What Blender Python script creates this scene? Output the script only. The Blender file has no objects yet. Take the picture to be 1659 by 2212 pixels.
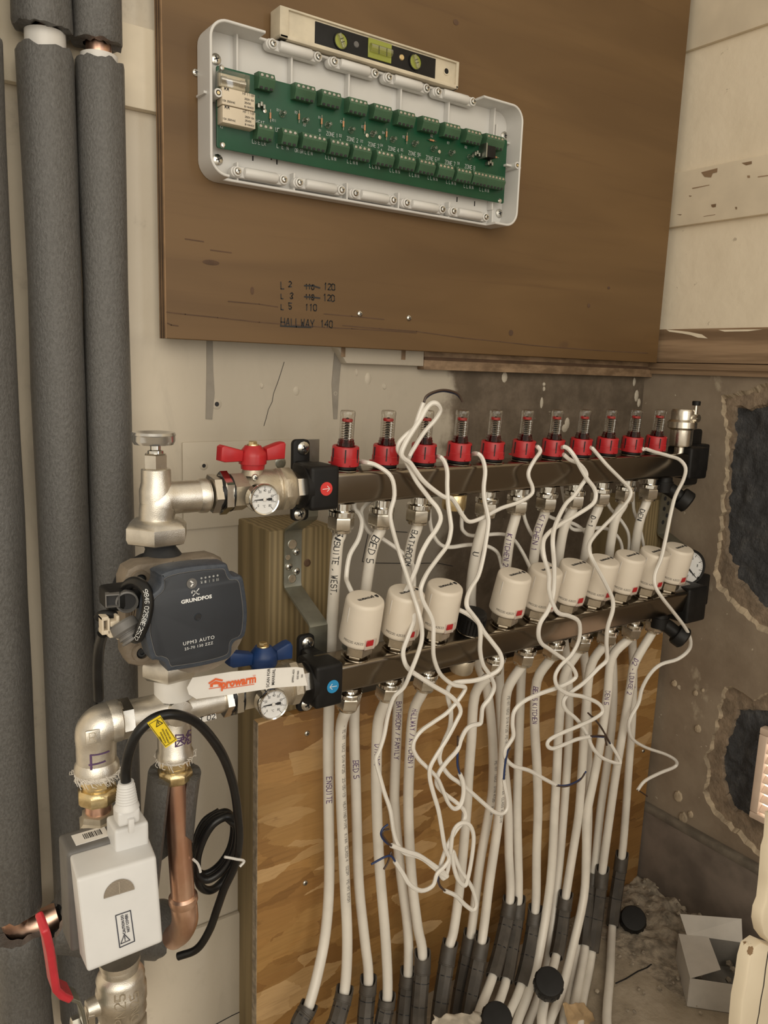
import bpy, bmesh, math, random
from mathutils import Vector as V, Matrix, noise as mnoise
random.seed(4)
SC = bpy.context.scene
COL = SC.collection
PI = math.pi

# ------------------------------------------------------------------ camera
FF, CX, CY = 1712.1, 829.5, 1106.0
R0 = V((0.82261849, -0.56756274, 0.03422507))      # camera right, in world axes: x right, y into wall, z up -> rows below
RM = [V((0.82261849, -0.56756274, 0.03422507)), V((-0.07453299, -0.16730892, -0.98308319)), V((0.56368755, 0.80615151, -0.17993356))]
CAM = V((0.0, -0.82, 0.84))
cd = bpy.data.cameras.new('camera')
cam = bpy.data.objects.new('camera', cd)
COL.objects.link(cam)
cd.sensor_fit = 'HORIZONTAL'
cd.sensor_width = 36.0
cd.lens = FF / 1659.0 * 36.0
cd.clip_start = 0.01
mw = Matrix.Identity(4)
for i in range(3):
    mw[i][0] = RM[0][i]
    mw[i][1] = -RM[1][i]
    mw[i][2] = -RM[2][i]
    mw[i][3] = CAM[i]
cam.matrix_world = mw
SC.camera = cam

# ------------------------------------------------------------------ world, lights, exposure
w = bpy.data.worlds.new('world')
SC.world = w
w.use_nodes = True
w.node_tree.nodes['Background'].inputs[0].default_value = (1.0, 0.88, 0.70, 1)
w.node_tree.nodes['Background'].inputs[1].default_value = 0.72

def area(name, loc, aim, sx, sy, power, col):
    l = bpy.data.lights.new(name, 'AREA')
    l.shape = 'RECTANGLE'
    l.size = sx
    l.size_y = sy
    l.energy = power
    l.color = col
    o = bpy.data.objects.new(name, l)
    COL.objects.link(o)
    o.location = loc
    o.rotation_euler = (V(aim) - V(loc)).to_track_quat('-Z', 'Y').to_euler()
    return o

area('daylight_room', (-0.7, -2.5, 1.5), (0.45, 0, 0.75), 2.2, 1.9, 36, (1.0, 0.93, 0.80))
area('daylight_doorway', (1.45, -3.0, 1.15), (0.3, -0.1, 0.6), 0.8, 1.6, 14, (0.90, 0.95, 1.0))
SC.view_settings.view_transform = 'Standard'
SC.view_settings.look = 'None'
SC.view_settings.gamma = 1.0
SC.view_settings.use_curve_mapping = False
SC.view_settings.exposure = 0.0

# ------------------------------------------------------------------ photograph -> place
def ray(x, y):
    a, b = (x - CX) / FF, (y - CY) / FF
    return RM[0] * a + RM[1] * b + RM[2]
def P(x, y, d=0.0):            # point on the plane d metres in front of the back wall
    v = ray(x, y)
    return CAM + v * ((0.82 - d) / v[1])
def PX(x, y, X):               # point on a plane parallel to the right wall
    v = ray(x, y)
    return CAM + v * (X / v[0])
def PZ(x, y, Z=0.0):           # point on a horizontal plane
    v = ray(x, y)
    return CAM + v * ((Z - 0.84) / v[2])
def S(wpx, x, y, d):           # a width in photograph pixels -> metres, at that point
    return wpx * RM[2].dot(P(x, y, d) - CAM) / FF

# ------------------------------------------------------------------ materials
class N:
    def __init__(s, name):
        s.m = bpy.data.materials.new(name)
        s.m.use_nodes = True
        s.t = s.m.node_tree
        s.b = s.t.nodes['Principled BSDF']
        s.co = s.t.nodes.new('ShaderNodeTexCoord').outputs['Object']
    def put(s, node, key, val):
        i = node.inputs[key]
        if isinstance(val, bpy.types.NodeSocket):
            s.t.links.new(val, i)
        elif isinstance(val, (tuple, list)) and len(val) == 3 and i.type == 'RGBA':
            i.default_value = (*val, 1)
        else:
            i.default_value = val
    def map(s, scale=(1, 1, 1), loc=(0, 0, 0), rot=(0, 0, 0)):
        n = s.t.nodes.new('ShaderNodeMapping')
        s.t.links.new(s.co, n.inputs[0])
        n.inputs['Scale'].default_value = scale
        n.inputs['Location'].default_value = loc
        n.inputs['Rotation'].default_value = rot
        return n.outputs[0]
    def noise(s, scale, detail=3, rough=.55, vec=None, dist=0.0, out=0):
        n = s.t.nodes.new('ShaderNodeTexNoise')
        s.t.links.new(vec or s.co, n.inputs['Vector'])
        n.inputs['Scale'].default_value = scale
        n.inputs['Detail'].default_value = detail
        n.inputs['Roughness'].default_value = rough
        n.inputs['Distortion'].default_value = dist
        return n.outputs[out]
    def voro(s, scale, vec=None, out='Color', feature='F1'):
        n = s.t.nodes.new('ShaderNodeTexVoronoi')
        n.feature = feature
        s.t.links.new(vec or s.co, n.inputs['Vector'])
        n.inputs['Scale'].default_value = scale
        return n.outputs[out]
    def wave(s, scale, dist, vec=None, dirn='X', det=2, dscale=1):
        n = s.t.nodes.new('ShaderNodeTexWave')
        n.bands_direction = dirn
        s.t.links.new(vec or s.co, n.inputs['Vector'])
        n.inputs['Scale'].default_value = scale
        n.inputs['Distortion'].default_value = dist
        n.inputs['Detail'].default_value = det
        n.inputs['Detail Scale'].default_value = dscale
        return n.outputs['Fac']
    def math(s, op, a, b=0.0, c=None, clamp=False):
        n = s.t.nodes.new('ShaderNodeMath')
        n.operation = op
        n.use_clamp = clamp
        s.put(n, 0, a)
        s.put(n, 1, b)
        if c is not None:
            s.put(n, 2, c)
        return n.outputs[0]
    def xyz(s):
        n = s.t.nodes.new('ShaderNodeSeparateXYZ')
        s.t.links.new(s.co, n.inputs[0])
        return n.outputs
    def mix(s, f, a, b, mode='MIX'):
        n = s.t.nodes.new('ShaderNodeMix')
        n.data_type = 'RGBA'
        n.blend_type = mode
        s.put(n, 0, f)
        s.put(n, 6, a)
        s.put(n, 7, b)
        return n.outputs[2]
    def ramp(s, f, stops, interp='LINEAR'):
        n = s.t.nodes.new('ShaderNodeValToRGB')
        n.color_ramp.interpolation = interp
        e = n.color_ramp.elements
        while len(e) < len(stops):
            e.new(0.5)
        for q, (p, c) in zip(e, stops):
            q.position = p
            q.color = (*c, 1) if len(c) == 3 else c
        s.t.links.new(f, n.inputs[0])
        return n.outputs[0]
    def step(s, v, lo, hi):    # smooth 0..1
        n = s.t.nodes.new('ShaderNodeMapRange')
        n.interpolation_type = 'SMOOTHSTEP'
        s.put(n, 'Value', v)
        n.inputs['From Min'].default_value = lo
        n.inputs['From Max'].default_value = hi
        return n.outputs[0]
    def bump(s, h, strength=.3, dist=.002):
        n = s.t.nodes.new('ShaderNodeBump')
        n.inputs['Strength'].default_value = strength
        n.inputs['Distance'].default_value = dist
        s.t.links.new(h, n.inputs['Height'])
        s.t.links.new(n.outputs[0], s.b.inputs['Normal'])
    def done(s, col=None, rough=None, metal=None, **kw):
        if col is not None:
            s.put(s.b, 'Base Color', col)
        if rough is not None:
            s.put(s.b, 'Roughness', rough)
        if metal is not None:
            s.put(s.b, 'Metallic', metal)
        for k, v in kw.items():
            s.put(s.b, k.replace('_', ' '), v)
        return s.m

def sh(c, k):
    return tuple(min(1, x * k) for x in c)
def simple(name, c, rough=.5, metal=0.0, var=.12, scale=40, bump=0, bscale=300, rvar=.08, bd=.001, **kw):
    n = N(name)
    f = n.noise(scale, 4)
    col = n.mix(n.step(f, .3, .7), sh(c, 1 - var), sh(c, 1 + var))
    ro = n.math('MULTIPLY_ADD', n.noise(scale * 2.3, 3), rvar * 2, rough - rvar)
    if bump:
        n.bump(n.noise(bscale, 3), bump, bd)
    return n.done(col, ro, metal, **kw)

def make_materials():
    M = {}
    # painted plaster back wall, bare brown masonry to the right
    n = N('back_wall_paint')
    x, y, z = n.xyz()
    big = n.noise(5, 5)
    fine = n.noise(60, 4)
    white = n.mix(n.step(big, .35, .7), (.70, .62, .50), (.78, .70, .575))
    white = n.mix(n.math('MULTIPLY', n.step(n.noise(14, 6, .7), .55, .72), .5), white, (.40, .35, .285))
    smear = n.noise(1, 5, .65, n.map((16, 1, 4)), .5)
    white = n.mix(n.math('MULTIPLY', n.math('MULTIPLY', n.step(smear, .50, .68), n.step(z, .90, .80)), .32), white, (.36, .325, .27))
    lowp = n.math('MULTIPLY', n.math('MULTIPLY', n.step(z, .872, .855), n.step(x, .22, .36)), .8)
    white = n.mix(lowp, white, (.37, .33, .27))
    bare = n.mix(n.step(n.noise(22, 6, .65), .35, .7), (.09, .068, .047), (.165, .128, .094))
    bare = n.mix(n.step(n.noise(34, 5, .7), .66, .74), bare, (.47, .42, .34))
    edge = n.math('ADD', x, n.math('MULTIPLY', n.math('SUBTRACT', n.noise(18, 5, .6), .5), .10))
    m = n.step(edge, .66, .685)
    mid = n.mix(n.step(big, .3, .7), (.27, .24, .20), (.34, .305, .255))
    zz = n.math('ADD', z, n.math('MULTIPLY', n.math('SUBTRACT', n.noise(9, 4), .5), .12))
    low = n.math('MULTIPLY', n.step(zz, .70, .62), n.step(x, .40, .46))  # wall behind the pipes greyer, the shade there put into its colour
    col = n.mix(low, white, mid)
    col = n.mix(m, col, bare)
    n.bump(n.math('ADD', n.math('MULTIPLY', big, .8), n.math('MULTIPLY', fine, .25)), .35, .006)
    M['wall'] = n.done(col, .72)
    # right wall: cream paint over brown plaster
    n = N('right_wall_paint')
    x, y, z = n.xyz()
    cream = n.mix(n.step(n.noise(7, 4), .3, .7), (.72, .63, .485), (.79, .70, .55))
    cream = n.mix(n.math('MULTIPLY', n.step(n.noise(50, 4, .6), .68, .72), .6), cream, (.33, .27, .2))
    pl = n.mix(n.step(n.noise(9, 6, .6), .3, .7), (.195, .148, .105), (.285, .228, .168))
    sm = n.noise(1, 5, .65, n.map((30, 14, 9), rot=(.5, 0, 0)))
    pl = n.mix(n.math('MULTIPLY', n.step(sm, .62, .70), .7), pl, (.42, .36, .27))
    pl = n.mix(n.step(n.noise(60, 3), .70, .73), pl, (.48, .42, .33))
    col = n.mix(n.step(z, .905, .912), pl, cream)
    n.bump(n.noise(25, 6), .4, .004)
    M['rwall'] = n.done(col, .8)
    M['cream'] = simple('cream_paint', (.77, .68, .53), .55, var=.07, scale=14, bump=.2, bscale=60)
    n = N('chipped_cream_paint')
    ch = n.step(n.noise(16, 5, .65), .645, .66)
    col = n.mix(n.step(n.noise(8, 4), .3, .7), (.76, .66, .50), (.84, .745, .575))
    col = n.mix(ch, col, (.27, .17, .09))
    n.bump(ch, -.5, .002)
    M['chip'] = n.done(col, .55)
    M['edge_plaster'] = simple('pale_plaster_edge', (.36, .29, .205), .9, var=.25, scale=60, bump=.6, bscale=120)
    M['render'] = simple('tan_render', (.20, .15, .105), .9, var=.3, scale=45, bump=.7, bscale=150, bd=.003)
    n = N('dark_slate_stone')
    f = n.noise(40, 7, .7)
    col = n.ramp(f, [(.3, (.028, .029, .032)), (.55, (.062, .063, .068)), (.75, (.12, .118, .115))])
    n.bump(n.noise(38, 8, .7), 1.0, .012)
    M['slate'] = n.done(col, .62)
    # plywood
    n = N('plywood_face')
    g = n.noise(1, 6, .6, n.map((3.2, 1, 95)), .4)
    g2 = n.noise(1, 3, .5, n.map((2.0, 1, 14)), .6)
    col = n.mix(n.step(g2, .3, .72), (.112, .061, .0215), (.155, .088, .0335))
    col = n.mix(n.math('MULTIPLY', n.step(g, .52, .78), .42), col, (.088, .044, .016))
    kn = n.noise(1, 2, .5, n.map((9, 1, 15)))
    col = n.mix(n.math('MULTIPLY', n.step(kn, .73, .79), .55), col, (.085, .045, .022))
    n.bump(g, .12, .001)
    M['ply'] = n.done(col, .55)
    M['ply_light'] = simple('plywood_pale_layer', (.25, .15, .075), .7, var=.2)
    M['ply_dark'] = simple('plywood_dark_layer', (.09, .05, .028), .8, var=.2)
    # strand board
    n = N('strand_board')
    fr_ = n.noise(26, 4, .65, out=1)
    def flakes(scale, rot, loc, vs):
        mv = n.map(scale, loc=loc, rot=rot)
        ad = n.t.nodes.new('ShaderNodeMixRGB')
        ad.blend_type = 'ADD'
        ad.inputs[0].default_value = .38
        n.t.links.new(mv, ad.inputs[1])
        n.t.links.new(fr_, ad.inputs[2])
        return n.voro(vs, ad.outputs[0])
    def red(c):
        q = n.t.nodes.new('ShaderNodeSeparateColor')
        n.t.links.new(c, q.inputs[0])
        return q.outputs
    cols = [((.20, .095, .024), (.37, .20, .062)), ((.275, .145, .041), (.41, .235, .080)), ((.215, .10, .026), (.35, .185, .055)), ((.37, .22, .08), (.60, .40, .20))]
    lay = [((9, 1, 32), (0, .30, 0)), ((9, 1, 34), (0, -.70, 0)), ((10, 1, 30), (0, .95, 0)), ((14, 1, 50), (0, -.15, 0))]
    col = None
    hgt = None
    for i, ((sc_, ro_), (ca, cb_)) in enumerate(zip(lay, cols)):
        ch = red(flakes(sc_, ro_, (i * 3.7, 0, i * 1.9), 1.0))
        c_ = n.mix(ch[0], ca, cb_)
        gr = n.noise(1, 3, .6, n.map((sc_[0] * 1.6, 1, sc_[2] * 9), rot=ro_))
        c_ = n.mix(n.math('MULTIPLY', n.step(gr, .45, .75), .35), c_, sh(ca, .62))
        if col is None:
            col, hgt = c_, ch[1]
        else:
            mk = n.math('MULTIPLY', n.step(ch[2], .54 if i < 3 else .72, .62 if i < 3 else .79), .8)
            col = n.mix(mk, col, c_)
            hgt = n.math('ADD', hgt, n.math('MULTIPLY', mk, ch[1]))
    fb = n.noise(1, 4, .65, n.map((30, 1, 330), rot=(0, .2, 0)))
    col = n.mix(n.math('MULTIPLY', n.step(fb, .45, .7), .16), col, (.17, .085, .024))
    dk = n.noise(1, 4, .7, n.map((14, 1, 40), rot=(0, .3, 0)))
    col = n.mix(n.math('MULTIPLY', n.step(dk, .60, .70), .6), col, (.10, .045, .014))
    n.bump(hgt, .35, .002)
    M['osb'] = n.done(col, .55)
    M['osb_edge'] = simple('strand_board_edge', (.26, .21, .15), .85, var=.3, scale=120, bump=.5)
    # treated timber post
    n = N('green_treated_timber')
    wv = n.wave(46, 5.0, n.map((1, .8, .05)), 'X', 3, 1.2)
    fi = n.noise(1, 4, .6, n.map((260, 260, 5)))
    col = n.mix(wv, (.155, .115, .052), (.30, .225, .112))
    col = n.mix(n.math('MULTIPLY', fi, .5), col, (.16, .115, .055))
    n.bump(n.math('ADD', wv, fi), .2, .001)
    M['timber'] = n.done(col, .65)
    M['brown_wood'] = (lambda n: n.done(n.mix(n.step(n.noise(1, 5, .6, n.map((30, 3, 60))), .35, .7), (.165, .105, .060), (.34, .23, .14)), .55))(N('brown_stained_wood'))
    M['skirt'] = simple('dark_brown_skirting', (.185, .152, .128), .6, var=.25, scale=18, bump=.25, bscale=60)
    n = N('dusty_concrete_floor')
    f = n.noise(11, 7, .65)
    col = n.ramp(f, [(.28, (.185, .15, .112)), (.5, (.32, .268, .20)), (.75, (.42, .36, .285))])
    col = n.mix(n.step(n.noise(90, 3), .66, .72), col, (.38, .34, .28))
    n.bump(n.noise(35, 7, .65), .6, .006)
    M['floor'] = n.done(col, .9)
    M['rubble'] = simple('broken_screed', (.29, .245, .19), .95, var=.4, scale=70, bump=.9, bscale=90, bd=.004)
    # foam insulation
    n = N('grey_foam_insulation')
    f = n.noise(1, 5, .65, n.map((520, 520, 300)))
    col = n.mix(n.step(f, .25, .75), (.078, .075, .071), (.133, .130, .126))
    n.bump(f, .6, .0016)
    M['foam'] = n.done(col, .38)
    M['foam_dark'] = simple('foam_cut_face', (.055, .053, .052), .9, var=.3, scale=300, bump=.6, bscale=500)
    M['collar'] = simple('white_plastic_collar', (.66, .64, .61), .35, var=.03)
    # metals
    M['nickel'] = simple('cast_nickel', (.74, .70, .63), .38, 1.0, var=.12, scale=60, bump=.28, bscale=1300, bd=.0005, rvar=.06)
    M['nickel_s'] = simple('machined_nickel', (.68, .635, .56), .26, 1.0, var=.1, scale=50, rvar=.06)
    M['chrome'] = simple('bright_chrome', (.74, .73, .70), .10, 1.0, var=.05)
    M['dustynickel'] = simple('dusty_nickel', (.50, .44, .345), .42, .75, var=.2, scale=30, bump=.2, bscale=500)
    n = N('stainless_bar')
    f = n.noise(1, 3, .5, n.map((7, 3, 9)))
    n.bump(f, .16, .012)
    M['stainless'] = n.done((.25, .215, .172), n.math('MULTIPLY_ADD', n.noise(20, 3), .14, .13), 1.0)
    M['brass'] = simple('brass', (.72, .58, .33), .3, 1.0, var=.15, scale=60, bump=.15, bscale=500)
    n = N('copper')
    col = n.mix(n.step(n.noise(1, 4, .6, n.map((30, 30, 14))), .35, .7), (.78, .46, .34), (.94, .66, .52))
    M['copper'] = n.done(col, n.math('MULTIPLY_ADD', n.noise(30, 2), .12, .26), 1.0)
    M['zinc'] = simple('zinc_plated_steel', (.36, .37, .33), .42, 1.0, var=.1, scale=50)
    M['screw'] = simple('bright_screw', (.62, .60, .55), .25, 1.0, var=.1)
    M['alu'] = simple('dusty_cast_aluminium', (.215, .178, .138), .55, .4, var=.22, scale=40, bump=.35, bscale=300)
    M['darkiron'] = simple('dark_iron', (.03, .032, .036), .5, .4, var=.3)
    # plastics
    M['white'] = simple('white_plastic', (.63, .62, .60), .38, var=.03, scale=20)
    M['whitehead'] = simple('white_cover', (.675, .675, .675), .42, var=.03, scale=30)
    M['cap'] = simple('cream_plastic', (.70, .63, .535), .42, var=.03, scale=20)
    M['pipe'] = simple('white_polymer_pipe', (.69, .65, .585), .36, var=.06, scale=25)
    M['cablew'] = simple('white_flex', (.75, .72, .67), .35, var=.04, scale=30)
    M['black'] = simple('black_plastic', (.0085, .008, .0078), .5, var=.3, scale=40, Specular_IOR_Level=.28)
    M['rubber'] = simple('black_rubber', (.008, .008, .0085), .34, var=.3, scale=60, Specular_IOR_Level=.4)
    M['conduit'] = simple('dark_grey_conduit', (.062, .053, .044), .55, var=.25, scale=50)
    M['grey'] = simple('grey_plastic', (.13, .125, .12), .5, var=.1)
    M['red'] = simple('red_plastic', (.41, .016, .021), .36, var=.1, scale=60)
    M['redpaint'] = simple('red_vinyl_grip', (.52, .03, .045), .35, var=.1)
    M['blue'] = simple('blue_plastic', (.008, .036, .135), .45, var=.15)
    M['bluewire'] = simple('blue_core', (.012, .030, .11), .4, var=.1)
    M['brownwire'] = simple('brown_core', (.055, .032, .022), .45, var=.1)
    M['navycore'] = simple('dark_core', (.012, .016, .035), .45, var=.1)
    M['face'] = simple('slate_blue_panel', (.024, .028, .036), .5, var=.06)
    M['facerim'] = simple('slate_blue_rim', (.040, .049, .066), .45, var=.12, scale=200, bump=.2, bscale=900)
    M['ink'] = simple('black_ink', (.012, .012, .014), .6, var=.1)
    M['purple'] = simple('purple_ink', (.10, .05, .14), .6, var=.2)
    M['greyink'] = simple('grey_print', (.28, .26, .24), .6, var=.1)
    M['whiteink'] = simple('white_print', (.75, .76, .76), .6, var=.02)
    M['paleink'] = simple('pale_print', (.33, .34, .34), .6, var=.02)
    M['paper'] = simple('white_paper', (.78, .76, .725), .7, var=.03)
    M['orange'] = simple('orange_print', (.74, .13, .035), .6, var=.06)
    M['yellow'] = simple('yellow_label', (.80, .60, .02), .5, var=.05)
    M['pcb'] = simple('green_circuit_board', (.002, .062, .025), .45, var=.1, scale=30)
    M['term'] = simple('green_terminal', (.046, .112, .060), .5, var=.1)
    M['relay'] = simple('cream_relay', (.62, .54, .42), .5, var=.04)
    M['resist'] = simple('resistor_body', (.50, .24, .12), .5, var=.2)
    M['dial'] = simple('white_dial', (.70, .70, .70), .4, var=.02)
    M['level'] = simple('yellowed_paint', (.56, .50, .385), .55, var=.12, scale=35)
    n = N('vial_fluid')
    M['vial'] = n.done((.27, .30, .055), .12, 0.0)
    M['sticker_r'] = simple('red_sticker', (.62, .04, .035), .45, var=.05)
    M['sticker_b'] = simple('blue_sticker', (.02, .24, .50), .45, var=.05)
    M['card'] = simple('white_card', (.50, .47, .43), .75, var=.05)
    M['cardshade'] = simple('card_inside_shade', (.20, .185, .165), .85, var=.1)  # white card darkened, shade inside the carton put into its colour
    M['fluff'] = simple('sealing_fibre', (.70, .66, .60), .95, var=.1, scale=200)
    M['ptfe'] = simple('frosted_wheel', (.55, .54, .52), .18, .85, var=.05)
    # clear plastic: mostly see-through with a glossy skin
    def clear(name, tint, gl, base):
        n = N(name)
        t = n.t
        tr = t.nodes.new('ShaderNodeBsdfTransparent')
        tr.inputs[0].default_value = (*tint, 1)
        g = t.nodes.new('ShaderNodeBsdfGlossy')
        g.inputs['Roughness'].default_value = .07
        lw = t.nodes.new('ShaderNodeLayerWeight')
        lw.inputs[0].default_value = base
        f = n.math('MULTIPLY_ADD', lw.outputs['Facing'], gl, .04)
        mx = t.nodes.new('ShaderNodeMixShader')
        t.links.new(f, mx.inputs[0])
        t.links.new(tr.outputs[0], mx.inputs[1])
        t.links.new(g.outputs[0], mx.inputs[2])
        t.links.new(mx.outputs[0], t.nodes['Material Output'].inputs[0])
        return n.m
    M['clear'] = clear('clear_plastic', (.93, .92, .89), .62, .45)
    M['neck'] = clear('translucent_red', (.42, .05, .06), .45, .4)
    M['clearred'] = clear('clear_window', (.95, .90, .88), .35, .3)
    n = N('daylight_through_vent')
    n.b.inputs['Emission Color'].default_value = (1, .93, .8, 1)
    n.b.inputs['Emission Strength'].default_value = 2.2
    M['outside'] = n.done((.8, .8, .8), .8)
    M['vent'] = simple('pale_vent_plastic', (.66, .52, .42), .5, var=.05)
    return M
M = make_materials()

# ------------------------------------------------------------------ mesh builder
def FD(o, z, x=None):          # frame: origin o, axis z
    z = V(z).normalized()
    x = V(x) if x is not None else (V((1, 0, 0)) if abs(z.x) < .9 else V((0, 1, 0)))
    x = (x - z * x.dot(z)).normalized()
    y = z.cross(x)
    m = Matrix.Identity(4)
    for i in range(3):
        m[i][0], m[i][1], m[i][2], m[i][3] = x[i], y[i], z[i], o[i]
    return m
def FF_(o):                    # a face looking out from the wall: x right, y up, z towards the room
    return FD(o, (0, -1, 0), (1, 0, 0))
def catmull(pts, n=8, closed=False):
    p = [V(q) for q in pts]
    if len(p) < 3:
        return p
    out = []
    L = len(p)
    for i in range(L if closed else L - 1):
        if closed:
            a, b, c, d = p[i - 1], p[i], p[(i + 1) % L], p[(i + 2) % L]
        else:
            a = p[i - 1] if i else p[0] * 2 - p[1]
            b, c = p[i], p[i + 1]
            d = p[i + 2] if i + 2 < L else p[-1] * 2 - p[-2]
        for k in range(n):
            t = k / n
            out.append(.5 * ((2 * b) + (c - a) * t + (2 * a - 5 * b + 4 * c - d) * t * t + (3 * b - a - 3 * c + d) * t ** 3))
    if not closed:
        out.append(p[-1])
    return out

GLY = {'A': '00-26-40 12-32', 'B': '00-06-36-45-44-33-03 33-42-41-30-00', 'C': '45-36-16-05-01-10-30-41', 'D': '00-06-26-44-42-20-00',
 'E': '46-06-00-40 03-33', 'F': '46-06-00 03-33', 'G': '45-36-16-05-01-10-30-41-43-23', 'H': '00-06 40-46 03-43', 'I': '20-26',
 'J': '36-31-20-10-01', 'K': '00-06 46-03-40', 'L': '06-00-40', 'M': '00-06-23-46-40', 'N': '00-06-40-46', 'O': '10-01-05-16-36-45-41-30-10',
 'P': '00-06-36-45-44-33-03', 'Q': '10-01-05-16-36-45-41-30-10 21-40', 'R': '00-06-36-45-44-33-03 23-40', 'S': '45-36-16-05-04-13-33-42-41-30-10-01',
 'T': '06-46 26-20', 'U': '06-01-10-30-41-46', 'V': '06-20-46', 'W': '06-10-24-30-46', 'X': '00-46 06-40', 'Y': '06-23-46 23-20', 'Z': '06-46-00-40',
 '0': '10-01-05-16-36-45-41-30-10', '1': '15-26-20', '2': '05-16-36-45-44-00-40', '3': '05-16-36-45-34-23-32-41-30-10-01', '4': '30-36-02-42',
 '5': '46-06-03-33-42-41-30-10-01', '6': '46-16-05-01-10-30-41-42-33-03', '7': '06-46-10', '8': '13-04-05-16-36-45-44-33-13-02-01-10-30-41-42-33',
 '9': '00-30-41-45-36-16-05-04-13-43', '-': '13-33', '/': '00-46', '.': '10-11', ',': '10-21', '+': '03-43 21-25', '?': '05-16-36-45-44-23-22 20-21',
 'e': '02-42-33-13-02-01-10-30-41', 'd': '40-46 43-13-02-01-10-30-41', 's': '43-13-02-31-30-00', 'r': '00-03 02-23-33', 'h': '00-06 03-23-32-30',
 'w': '03-10-22-30-43', '!': '22-26 20-21', '#': '00-46 06-40 03-43', '~': '03-14-23-32-43'}

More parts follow.
